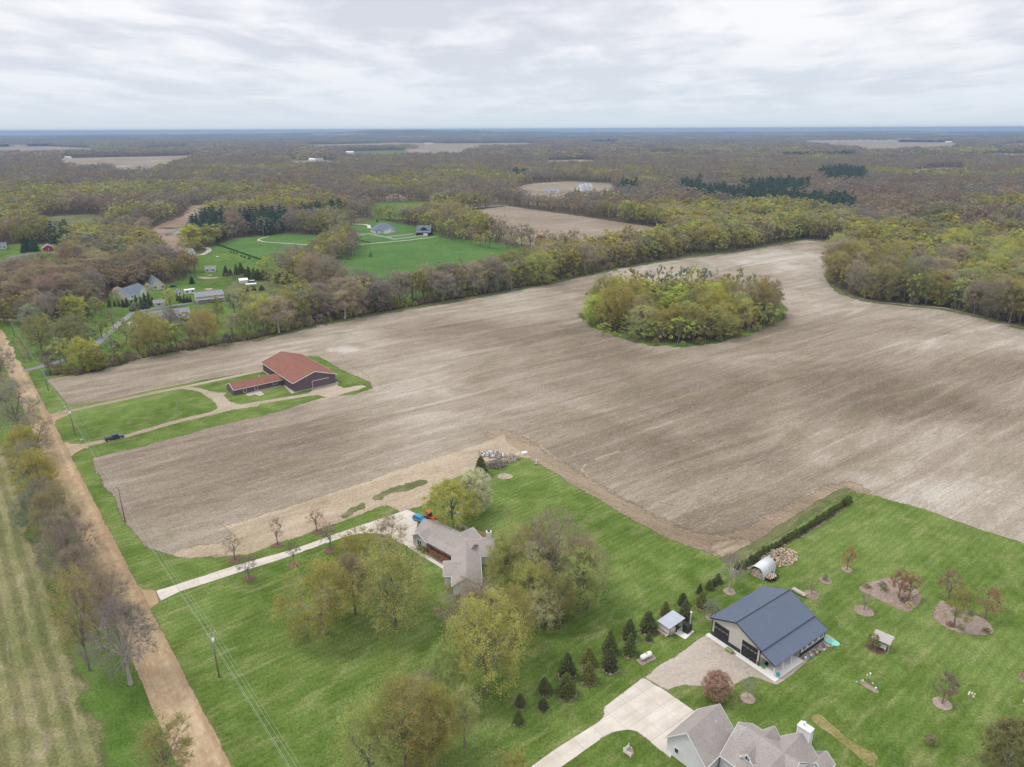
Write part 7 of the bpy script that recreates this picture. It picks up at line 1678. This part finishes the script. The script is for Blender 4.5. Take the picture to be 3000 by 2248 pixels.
slab([(-2.15, 1.0), (-1.85, 1.62), (.35, 1.66), (1.15, 1.04)], -.80, .80).build('cabin', M('blue_paint'), bv, bevel=.06)
slab([(-1.9, 1.08), (-1.7, 1.52), (.3, 1.54), (.9, 1.08)], -.82, .82).build('side_window', M('window_glass'), bv)
q = MB(); q.add([(-2.19, -.68, 1.08), (-2.19, .68, 1.08), (-1.93, .66, 1.54), (-1.93, -.66, 1.54)], [(0, 1, 2, 3)]); q.build('rear_window', M('window_glass'), bv)
for s in (-1, 1): q = MB(); q.box(-2.27, s * .78 - .1, .72, -2.22, s * .78 + .1, .95); q.build('tail_light', M('red_light'), bv)
wheels(bv, (-1.4, 1.4), .82, .36)
a = G(*tR(930, 310)); sw = house('garden_swing', 'pale grey canopy swing under the spreading yellow green tree', 'swing', a, .5)
q = MB(); q.box(-1.1, -.6, 1.75, 1.1, .6, 1.85); q.build('canopy', M('galvanized'), sw); q = MB(); q.box(-.9, -.3, .45, .9, .3, .55); q.box(-.9, .25, .55, .9, .35, 1.0); q.build('seat', M('galvanized'), sw)
for x in (-1.0, 1.0): q = MB(); q.tube((x, -.6, 0), (x, 0, 1.75), .04, k=5); q.tube((x, .6, 0), (x, 0, 1.75), .04, k=5); q.build('leg', M('steel_grey'), sw)
a = G(*tR(950, 480)); log_pile('stone_heap', 60, 1.8, .9, .6, .5, ['grey_wood', 'stone', 'log_bark'], 'heap of stones and boards behind the ranch house', 'stones', (a[0], a[1], 0), -.5, (.1, .22), 12)

# ------------------------------------------------------------------ the large taupe house at the lower edge
fh = house('large_house', 'large grey house with steep taupe roofs and a white chimney', 'house', (25.65, 93.1), math.radians(41))
# local x = along the garage ridge, y = up across it; the photograph's e2 is -y
w_, r_, t_ = MB(), MB(), MB()
def G2(x0, x1, e0, e1, h, rz, axis, **k): gable(w_, r_, x0, x1, -e1, -e0, h, rz, axis, trim=t_, **k)
G2(.3, 9.0, .3, 7.9, 3.2, 7.0, 'x', o=.35, og=.35)
G2(4.1, 13.4, 8.2, 19.0, 3.1, 6.5, 'y', o=.35, og=.0)
G2(8.6, 13.6, 10.4, 13.6, 3.3, 5.2, 'x', o=.25, og=.2)
G2(-1.5, 14.5, 13.4, 19.3, 3.6, 6.6, 'x', o=.3, og=.3)
G2(13.4, 16.4, 18.4, 21.2, 2.8, 4.0, 'x', o=.25, og=.2)
gable(w_, r_, 5.1, 8.0, -13.3, -11.3, 4.35, 5.5, 'x', o=.22, og=.2, trim=t_)
w_.build('wall', M('siding_grey'), fh); r_.build('roof', M('shingle_taupe'), fh); t_.build('trim', M('white_trim'), fh)
window(fh, (.3, -2.3, 1.7), 'x-', .7, .95, bars=0); window(fh, (5.1, -12.3, 4.75), 'x-', .7, .8, bars=1)
window(fh, (-1.5, -16.3, 1.7), 'x-', 1.8, 1.3); window(fh, (13.6, -12.0, 1.7), 'x+', 1.2, 1.2)
q = MB(); q.box(14.5, -17.5, 0, 15.6, -15.5, 7.6); q.build('chimney', M('siding_grey'), fh)
q = MB()
for (x0, x1, y0, y1) in ((14.42, 14.6, -17.6, -17.4), (14.42, 14.6, -15.6, -15.4), (15.5, 15.68, -17.6, -17.4), (15.5, 15.68, -15.6, -15.4)): q.box(x0, y0, 0, x1, y1, 7.61)
q.box(14.35, -17.65, 7.6, 15.75, -15.35, 7.85); q.build('chimney_trim', M('white_trim'), fh)
q = MB(); q.tube((15.0, -16.2, 7.85), (15.0, -16.2, 8.5), .14, k=10); q.tube((15.0, -16.2, 8.5), (15.0, -16.2, 8.6), .28, k=10); q.build('flue', M('galvanized'), fh)
q = MB(); q.tube((6.5, -5.4, 5.4), (6.5, -5.4, 6.3), .07, k=8); q.build('vent_pipe', M('white_paint'), fh)
e_ = empty('satellite_dish', (30.6, 88.9, 0), 0, 'white satellite dish on the garage eave of the large grey house', 'satellite dish')
q = MB(); q.tube((0, 0, 3.3), (.05, .05, 3.9), .04, k=6); q.build('mast', M('steel_grey'), e_); q = MB(); q.tube((0, -.05, 4.1), (-.08, -.15, 4.13), .36, .4, 14); q.build('dish', M('white_paint'), e_)
an = empty('tv_antenna', (36.3, 88.9, 0), math.radians(20), 'tall spiky television antenna standing on the roof of the large grey house', 'antenna')
q = MB(); q.tube((0, 0, 5.2), (0, 0, 8.9), .035, k=6); q.build('mast', M('steel_grey'), an)
q = MB(); q.tube((-1.6, 0, 8.6), (1.6, 0, 9.0), .035, k=5)
for i in range(12): x = -1.5 + i * .25; l = 1.25 - i * .07; z = 8.6 + (x + 1.6) * .125; q.tube((x, 0, z), (x - .25, l, z), .015, k=4); q.tube((x, 0, z), (x - .25, -l, z), .015, k=4)
q.build('boom', M('steel_grey'), an)

# ------------------------------------------------------------------ power line
POLES = [(642, 1985, 11.2, True), (367, 1529, 10.6, False), (220, 1275, 10.6, True), (142, 1145, 9.8, False), (87, 1057, 10.2, False)]
pw = []
base = [G(p[0], p[1]) for p in POLES]
d01 = (base[0][0] - base[1][0], base[0][1] - base[1][1])
plist = [((base[0][0] + d01[0] * .95, base[0][1] + d01[1] * .95), 11.0, False)] + [(b, p[2], p[3]) for b, p in zip(base, POLES)]
dl_ = (base[4][0] - base[3][0], base[4][1] - base[3][1]); plist.append(((base[4][0] + dl_[0], base[4][1] + dl_[1]), 10.0, False))
ang = math.atan2(base[1][1] - base[0][1], base[1][0] - base[0][0])
PL = ['beyond the frame', 'with transformer on the lawn by the dirt road', 'at the corner of the brown field', 'with transformer inside the turning circle', 'at the head of the upper track', 'in the tall grass by the asphalt driveway', 'farthest up the road']
for i, ((x, y), h, tr_) in enumerate(plist):
    e = empty('utility_pole', (x, y, 0), ang, 'wooden utility pole ' + PL[i], 'utility pole', 'utility poles along the dirt road')
    q = MB(); q.tube((0, 0, 0), (0, 0, h), .17, .11, 9); q.build('pole', M('pole_wood'), e, True)
    q = MB(); q.tube((0, 0, h), (0, 0, h + .25), .05, .04, 6); q.tube((0, -.75, h - .75), (0, -.75, h - .5), .05, k=6); q.tube((0, .75, h - .75), (0, .75, h - .5), .05, k=6); q.build('insulator', M('white_paint'), e)
    q = MB(); q.box(-.06, -.85, h - .85, .06, .85, h - .73); q.build('crossarm', M('grey_wood'), e)
    if tr_:
        q = MB(); q.tube((-.42, 0, h - 2.6), (-.42, 0, h - 1.7), .26, k=12); q.tube((-.42, 0, h - 1.7), (-.42, 0, h - 1.6), .2, k=12); q.tube((-.42, -.1, h - 1.6), (-.42, -.1, h - 1.35), .04, k=6); q.build('transformer', M('white_paint'), e, True)
        q = MB(); q.box(.12, -.1, .2, .34, .14, 1.1); q.build('meter_box', M('galvanized'), e)
def wire(p0, p1, sag, r, label, group):
    q = MB(); n = 14; prev = None
    for k in range(n + 1):
        t = k / n; p = Vector(p0).lerp(Vector(p1), t); p.z -= 4 * sag * t * (1 - t)
        if prev is not None: q.tube(prev, p, r, r, 4, caps=False)
        prev = p
    return thing('power_wire', q, M('wire'), label, 'wire', group=group)
wn_ = (-math.sin(ang), math.cos(ang))
SP = ['nearest the viewer', 'over the lawn up to the field corner', 'over the corner of the brown field', 'over the turning circle', 'over the upper track', 'over the road verge']
for i in range(len(plist) - 1):
    (a, ha, _), (b, hb_, _) = plist[i], plist[i + 1]
    for off, dz, r, nm in ((0, .2, .017, 'top'), (.75, -.5, .015, 'inner side'), (-.75, -.5, .015, 'outer side'), (-.1, -2.7, .026, 'low thick')):
        wire((a[0] + wn_[0] * off, a[1] + wn_[1] * off, ha + dz), (b[0] + wn_[0] * off, b[1] + wn_[1] * off, hb_ + dz), 1.0, r, nm + ' power line wire ' + SP[i], 'power line wires')
# guy pole and posts in the turning circle
q = MB(); q.tube((0, 0, 0), (-.3, .3, 6.5), .06, k=6); a = G(*k4(1160, 595)); thing('slim_pole', q, M('grey_wood'), 'slim leaning pole in the turning circle of grass', 'pole', (a[0], a[1], 0))
q = MB(); q.tube((0, 0, 0), (0, 0, 1.0), .08, k=6); a = G(*k4(1172, 585)); thing('marker_post', q, M('yellow_paint'), 'short yellow marker post beside the slim pole', 'post', (a[0], a[1], 0))
kB = T(150, 1130, 270 / 2212)
for i, (x, y, lb) in enumerate([(330, 530, 'pale boulder above the upper track'), (735, 1320, 'pale boulder by the lower track, on the turning circle side'), (865, 1515, 'pale boulder by the lower track, on the field side')]):
    a = G(*kB(x, y)); q = MB(); q.ball((0, 0, .2), .55, 8, .6); thing('boulder', q, M('stone'), lb, 'boulder', (a[0], a[1], 0), i, 'boulders at the track mouths')
for (crop_, x, y, lb) in ((kB, 210, 690, 'at the mouth of the upper track'), (kB, 365, 700, 'opposite on the turning circle corner')):
    a = G(*crop_(x, y)); e = empty('mailbox', (a[0], a[1], 0), .6, 'grey mailbox on a post ' + lb, 'mailbox')
    q = MB(); q.box(-.06, -.06, 0, .06, .06, 1.1); q.build('post', M('grey_wood'), e); q = MB(); q.box(-.14, -.28, 1.1, .14, .28, 1.4); q.build('box', M('galvanized'), e)
# fallen branch at the field edge
q = MB(); rg = random.Random(3)
for s in ((0, 0, .3, 3.5, -1.0, .5, .12), (0, 0, .3, -2.5, 1.5, 1.6, .10), (-1, .5, .8, -1.6, .4, 3.8, .08), (1.5, -.4, .4, 3.2, .8, .9, .06), (-2, 1, 1, -3.4, .6, 1.9, .05)): q.tube(s[:3], s[3:6], s[6], s[6] * .5, 6)
a = G(*k4(920, 228)); thing('fallen_branch', q, M('ivory'), 'bleached fallen branch at the foot of the thicket', 'branch', (a[0], a[1], 0), .2)
# ------------------------------------------------------------------ houses farther off
def fit(A, B):
    a, b = G(*A), G(*B); return a, math.atan2(b[1] - a[1], b[0] - a[0]), math.hypot(b[0] - a[0], b[1] - a[1])
def simple(name, label, cat, A, B, dep, h, rz, wall, roof, kind='gable', axis='x', wins=3, trim='white_trim', extra=None, doorw=0.0, big=True):
    a, an_, ln = fit(A, B); r = house(name, label, cat, a, an_); w_, r_, t_ = MB(), MB(), MB()
    if kind == 'gable': gable(w_, r_, 0, ln, 0, dep, h, rz, axis, o=.45, og=.45, trim=t_ if trim else None)
    elif kind == 'hip': hip(w_, r_, 0, ln, 0, dep, h, rz)
    if extra: extra(w_, r_, t_, ln, dep)
    w_.build('wall', M(wall), r); r_.build('roof', M(roof), r)
    if trim and t_.v: t_.build('trim', M(trim), r)
    for i in range(wins): window(r, (ln * (i + .5 + (.15 if i % 2 else -.1)) / wins, 0, h * .55), 'y-', min(1.6, ln / wins * .45), min(1.3, h * .42), bars=1)
    if doorw: door(r, (ln * .8, 0, 0), 'y-', doorw, min(2.4, h * .85), 'white_trim')
    return r, ln
def bump(x0, x1, y0, y1, h, rz): return lambda w, r, t, ln, dep: gable(w, r, x0 * ln, x1 * ln, y0, y1, h, rz, 'y', o=.35, og=.35, trim=t)
r1, l1 = simple('farm_house', 'long grey roofed ranch house at the bend of the sandy drive', 'house', cY(185, 436), cY(512, 398), 11, 3.0, 6.2, 'siding_white', 'shingle_grey', wins=5, extra=bump(.38, .62, -1.6, 5, 3.0, 5.4))
q = MB(); q.box(1.0, 6.5, 4, 2.2, 7.5, 7.2); q.build('chimney', M('white_trim'), r1)
a = G(*cY(865, 415)); q = MB(); q.tube((-.9, 0, .7), (.9, 0, .7), .5, k=10); q.box(-.7, -.3, 0, -.5, .3, .4); q.box(.5, -.3, 0, .7, .3, .4); thing('white_tank', q, M('white_paint'), 'white gas tank on the slope beside the grey roofed ranch house', 'tank', (a[0], a[1], 0), .3)
simple('blue_roofed_house', 'white house with blue roof behind a row of conifers', 'house', cH(455, 445), cH(740, 345), 12, 3.2, 7.0, 'siding_white', 'shingle_blue', wins=3, extra=bump(.45, .85, -1.5, 6, 3.0, 5.6))
simple('blue_roofed_garage', 'tan gabled garage with blue roof joined behind the blue roofed house', 'garage', cH(825, 285), cH(1015, 262), 16, 3.2, 7.4, 'siding_cream', 'shingle_blue', axis='y', wins=2)
def shed_porch(w, r, t, ln, dep): r.extrude([(-.3, -3.0, 2.35), (-.3, .0, 3.1), (-.3, 0, 3.22), (-.3, -3.0, 2.47)], (ln + .6, 0, 0))
r4, l4 = simple('long_shed', 'long cream shed with grey roof and open porch side', 'shed', (578, 890), (656, 881), 9, 4.3, 6.0, 'siding_cream', 'shingle_grey', wins=2, extra=shed_porch)
for i in range(5): q = MB(); q.box(l4 * i / 4.0 - .08, -2.9, 0, l4 * i / 4.0 + .08, -2.74, 2.35); q.build('post', M('siding_cream'), r4)
simple('garden_shed', 'small cream shed beside the asphalt driveway', 'shed', cH(848, 556), cH(1028, 536), 4.5, 2.6, 3.8, 'siding_cream', 'shingle_grey', wins=1)
simple('hidden_house', 'wide grey roofed tan house half hidden behind bare trees', 'house', (428, 965), (562, 947), 13, 3.4, 7.6, 'siding_cream', 'shingle_grey', wins=5, extra=lambda w, r, t, ln, dep: (gable(w, r, ln * .08, ln * .30, -3, 6, 3.2, 6.2, 'y', o=.35, og=.35, trim=t), gable(w, r, ln * .55, ln * .75, -1.5, 6, 3.2, 6.4, 'y', o=.35, og=.35, trim=t)))
simple('white_tent', 'white canopy tent on the yard lawn beside the spruces', 'tent', cY(1236, 838), cY(1360, 826), 4.0, 2.2, 3.2, 'white_paint', 'white_paint', wins=0, trim=None)
simple('white_camper', 'white camper trailer behind the long cream shed', 'camper', cY(352, 1010), cY(500, 990), 2.8, 2.6, 2.9, 'white_paint', 'white_paint', wins=2, trim=None)
a, an_, ln = fit(cY(1330, 900), cY(1498, 890)); e = house('carport', 'low carport with white roof beside the hedge', 'carport', a, an_); q = MB(); q.box(-.2, -.2, 2.0, ln + .2, 3.6, 2.15); q.build('roof', M('white_paint'), e)
for x in (0, ln / 2, ln - .1):
    for y in (0, 3.3): q = MB(); q.box(x, y, 0, x + .1, y + .1, 2.0); q.build('post', M('steel_grey'), e)
a, an_, ln = fit(cY(1395, 824), cY(1475, 816)); e = house('boat_trailer', 'dark covered boat beside the white canopy tent', 'boat', a, an_); q = MB(); q.extrude([(0, 0, .6), (ln, 0, .6), (ln + .5, 0, 1.2), (0, 0, 1.2)], (0, 2.0, 0)); q.build('hull', M('black_steel'), e); q = MB(); q.extrude([(0, .1, 1.2), (0, 1.9, 1.2), (0, 1.0, 1.7)], (ln, 0, 0)); q.build('cover', M('steel_grey'), e)
wheels(e, (ln * .5,), 1.0, .35)
a, an_, ln = fit(cY(100, 905), cY(185, 895)); e = house('parked_car', 'dark car standing behind the blue roofed garage', 'car', a, an_)
slab([(0, .35), (0, .95), (4.3, .95), (4.4, .4)], 0, 1.8).build('body', M('truck_paint'), e, bevel=.08); slab([(.5, .95), (1.0, 1.45), (2.9, 1.45), (3.6, .95)], .15, 1.65).build('cabin', M('window_glass'), e, bevel=.05)
simple('grey_hut', 'small weathered hut with lean-to at the top of the yard', 'hut', cY(680, 655), cY(830, 648), 4.5, 2.6, 4.2, 'siding_grey', 'shingle_grey', wins=2)
simple('blue_shed', 'small shed with blue grey roof next to the camper', 'shed', cY(235, 1035), cY(310, 1025), 5, 2.4, 3.8, 'siding_grey', 'shingle_blue', axis='y', wins=1)
simple('dark_hut', 'small dark hut among the spruces at the pasture corner', 'hut', c6(1450, 790), c6(1530, 785), 4, 2.2, 3.2, 'siding_grey', 'shingle_grey', wins=1)
r9, l9 = simple('red_garage', 'red double garage with grey roof and white trim', 'garage', cL(437, 337), cL(552, 328), 9, 2.9, 5.4, 'red_boards', 'shingle_grey', axis='y', wins=0)
for k_ in (.27, .73): q = MB(); q.box(l9 * k_ - l9 * .19, -.07, .05, l9 * k_ + l9 * .19, -.02, 2.4); dd = q.build('garage_door', M('red_boards'), r9)
q = MB()
for k_ in (0.0, .485, .97): q.box(l9 * k_, -.09, 0, l9 * k_ + l9 * .03, -.02, 2.6)
q.build('door_frame', M('white_trim'), r9)
simple('white_house', 'white house with pale blue roof at the western rim', 'house', cL(-90, 320), cL(62, 310), 9, 2.8, 5.2, 'siding_white', 'shingle_blue', wins=4)
def hipx(w, r, t, ln, dep): gable(w, r, ln * .55, ln * .8, -1.6, 6, 3.0, 5.2, 'y', o=.3, og=.3, trim=t)
r12, l12 = simple('hip_roofed_house', 'grey house with broad slate blue hip roof in the paddock', 'house', cA(690, 868), cA(1125, 838), 17, 3.2, 9.5, 'siding_grey', 'shingle_blue', 'hip', wins=6, extra=hipx)
q = MB(); q.box(l12 * .38, -3.6, 0, l12 * .62, -.02, .9); q.box(l12 * .38, -3.6, .9, l12 * .62, -3.5, 1.9); q.box(l12 * .38, -3.5, .9, l12 * .385, 0, 1.9); q.box(l12 * .615, -3.5, .9, l12 * .62, 0, 1.9); q.build('deck', M('white_trim'), r12)
a, an_, ln = fit(cA(1520, 905), cA(1745, 905)); bb = house('black_barn', 'black barn with slate blue roof and side wings', 'barn', a, an_); w_, r_, t_ = MB(), MB(), MB()
gable(w_, r_, 0, 14, 4.5, 12.5, 5.2, 9.0, 'x', o=.5, og=.5); w_.box(0, 0, 0, 14, 4.5, 3.0); r_.extrude([(-.5, -.5, 3.05), (-.5, 4.5, 4.5), (-.5, 4.5, 4.62), (-.5, -.5, 3.17)], (15, 0, 0))
w_.box(0, 12.5, 0, 14, 17, 3.0); r_.extrude([(-.5, 12.5, 4.5), (-.5, 17.5, 3.05), (-.5, 17.5, 3.17), (-.5, 12.5, 4.62)], (15, 0, 0)); gable(w_, r_, 4, 10, 4.2, 8.5, 6.2, 8.0, 'y', o=.2, og=.2)
w_.build('wall', M('barn_black'), bb); r_.build('roof', M('shingle_blue'), bb); q = MB(); q.box(14.0, 6.5, 0, 14.06, 10.5, 3.4); q.build('door', M('barn_black'), bb)
a = G(*cA(1705, 920)); q = MB(); q.box(-2, -1.2, .5, 2, 1.2, 2.6); q.tube((-1, -1.3, .4), (-1, 1.3, .4), .4, k=10); q.tube((1, -1.3, .4), (1, 1.3, .4), .4, k=10); thing('horse_trailer', q, M('white_paint'), 'white trailer parked before the black barn', 'trailer', (a[0], a[1], 0), .2)
a = G(*cA(365, 925)); q = MB(); q.box(-1.8, -1.2, .5, 1.8, 1.2, 2.4); q.box(-1.9, -1.3, 2.4, 1.9, 1.3, 2.6); q.box(-1.2, -1.2, 0, 1.2, 1.2, .5); thing('paddock_shelter', q, M('white_paint'), 'small white shelter at the end of the white fence', 'shelter', (a[0], a[1], 0), .2)
def fence(pts, label):
    g = gp(pts); e = empty('paddock_fence', (g[0][0], g[0][1], 0), 0, label, 'fence', 'white paddock fences'); q = MB(); n = 0
    for (x0, y0), (x1, y1) in zip(g, g[1:]):
        l = math.hypot(x1 - x0, y1 - y0); k = max(1, int(l / 3.2)); ux, uy = (x1 - x0) / l, (y1 - y0) / l
        for z in (.35, .8, 1.25): q.extrude([(x0 - g[0][0] - uy * .04, y0 - g[0][1] + ux * .04, z), (x0 - g[0][0] + uy * .04, y0 - g[0][1] - ux * .04, z), (x0 - g[0][0] + uy * .04, y0 - g[0][1] - ux * .04, z + .22), (x0 - g[0][0] - uy * .04, y0 - g[0][1] + ux * .04, z + .22)], (ux * l, uy * l, 0))
        for j in range(k + (1 if (x1, y1) == g[-1] else 0)):
            px, py = x0 + ux * l * j / k - g[0][0], y0 + uy * l * j / k - g[0][1]; p = MB(); p.box(px - .11, py - .11, 0, px + .11, py + .11, 1.7); p.build('post', M('white_paint'), e)
    q.build('rail', M('white_paint'), e)
fence([cA(200, 945), cA(330, 915), cA(420, 905), cA(550, 882), cA(910, 955), cA(1080, 995), cA(1500, 940), cA(1730, 915)], 'long white board fence bending round the paddock')
fence([cA(912, 952), cA(1200, 918), cA(1495, 880)], 'white board fence closing the inner paddock')
simple('brown_house', 'brown house with wide hip roof at the wood edge', 'house', cA(950, 205), cA(1310, 190), 18, 3.2, 10.0, 'siding_cream', 'shingle_brown', 'hip', wins=4)
simple('low_farm_building', 'low white building with grey roof by the far brown field', 'building', cW(200, 472), cW(402, 478), 14, 3.5, 7.5, 'white_paint', 'shingle_grey', wins=3)
simple('white_farmhouse', 'white gabled farmhouse with dark conifers beside it', 'house', cW(790, 445), cW(968, 435), 12, 6.0, 11.5, 'white_paint', 'roof_light_grey', wins=3, extra=lambda w, r, t, ln, dep: (gable(w, r, ln * .02, ln * .28, -2, 7, 6, 11, 'y', o=.4, og=.4, trim=t), gable(w, r, ln * .36, ln * .64, -2.5, 7, 6.5, 12, 'y', o=.4, og=.4, trim=t)))
for (nm, lb, A, B, dep, h, rz, wl, rf) in [
        ('wood_house', 'pinkish roofed house showing in the greening wood', cW(1978, 640), cW(2135, 640), 10, 4.5, 10.5, 'siding_cream', 'shingle_brown'),
        ('wood_house', 'white house with pale roof between dark conifer bands', c3(252, 468), c3(328, 468), 12, 7, 13, 'siding_white', 'roof_light_grey'),
        ('wood_house', 'dark red house beside the dark conifer stand', c3(878, 402), c3(932, 404), 12, 6, 12, 'red_boards', 'shingle_grey'),
        ('field_building', 'white building by the green patch beyond the pastures', c2(848, 612), c2(920, 604), 6, 2.6, 3.6, 'white_paint', 'roof_light_grey'),
        ('far_house', 'white farmstead building among the far trees, westernmost of its row', c1(1740, 268), c1(1800, 266), 16, 6.0, 10.0, 'white_paint', 'roof_light_grey'),
        ('far_house', 'long white farmstead building among the far trees, middle of its row', c1(1810, 266), c1(1880, 264), 14, 6.0, 10.0, 'white_paint', 'roof_light_grey'),
        ('far_house', 'white far house east of the farmstead row', c1(2000, 272), c1(2038, 272), 14, 6.0, 10.0, 'white_paint', 'white_paint'),
        ('far_house', 'grey far house just east of the white far house', c1(2055, 270), c1(2095, 268), 12, 6.0, 10.0, 'siding_grey', 'shingle_grey'),
        ('far_house', 'tiny white farm group before the pale western fields', c1(415, 258), c1(455, 258), 12, 6.0, 10.0, 'white_paint', 'roof_light_grey'),
        ('far_barn', 'white far barn with silo like tower beside the olive field', c2(248, 222), c2(296, 222), 20, 6.0, 10.0, 'white_paint', 'white_paint'),
        ('far_building', 'long pale building south of the olive field', c2(548, 252), c2(640, 256), 18, 6.0, 10.0, 'siding_cream', 'roof_light_grey'),
        ('far_building', 'white building on the pale strip near the middle of the horizon', c2(758, 160), c2(808, 160), 25, 6.0, 10.0, 'white_paint', 'roof_light_grey'),
        ('far_building', 'long white sheds near the horizon beside the pale strip', c2(1832, 142), c2(1906, 142), 25, 6.0, 10.0, 'white_paint', 'roof_light_grey'),
        ('far_house', 'white far house on the ridge west of the big pale field', c3(755, 130), c3(778, 130), 25, 6.0, 10.0, 'white_paint', 'white_paint'),
        ('far_house', 'small white far house west of the ridge house', c3(698, 134), c3(716, 134), 20, 6.0, 10.0, 'white_paint', 'roof_light_grey'),
        ('far_building', 'pinkish long building at the rear of the big pale field', c3(1012, 131), c3(1095, 133), 25, 6.0, 10.0, 'siding_cream', 'shingle_brown'),
        ('far_barn', 'white far barn at the east end of the big pale field', c3(1706, 150), c3(1746, 150), 30, 6.0, 10.0, 'white_paint', 'white_paint')]:
    simple(nm, lb, 'building' if 'building' in nm else ('barn' if 'barn' in nm else 'house'), A, B, dep, h, rz, wl, rf, wins=0, trim=None)

# ------------------------------------------------------------------ labels that would be the same are told apart by their order from the viewer
NW = ['nearest', 'second nearest', 'third nearest', 'fourth nearest', 'fifth nearest', 'sixth nearest', 'seventh nearest', 'eighth nearest', 'ninth nearest', 'tenth nearest', 'eleventh nearest', 'twelfth nearest', 'thirteenth nearest', 'fourteenth nearest', 'fifteenth nearest', 'sixteenth nearest', 'seventeenth nearest', 'eighteenth nearest', 'nineteenth nearest', 'twentieth nearest', 'twenty first nearest', 'twenty second nearest', 'twenty third nearest', 'twenty fourth nearest']
byl = {}
for o in col.objects:
    if o.parent is None and o.get('category') and o.get('label'): byl.setdefault(o['label'], []).append(o)
for lb, os_ in byl.items():
    if len(os_) < 2: continue
    os_.sort(key=lambda o: math.hypot(o.location.x, o.location.y))
    for k_, o in enumerate(os_):
        if k_ < len(NW) and len(os_) <= len(NW):
            o['label'] = (lb + ', ' + (('nearer of two' if k_ == 0 else 'farther of two') if len(os_) == 2 else NW[k_]))
            w_ = o['label'].split()
            for drop in ('budding', 'green', 'tree', 'the', 'the', 'tall', 'low', 'shrub'):
                if len(w_) > 16 and drop in w_[1:]: w_.remove(drop)
            o['label'] = ' '.join(w_)
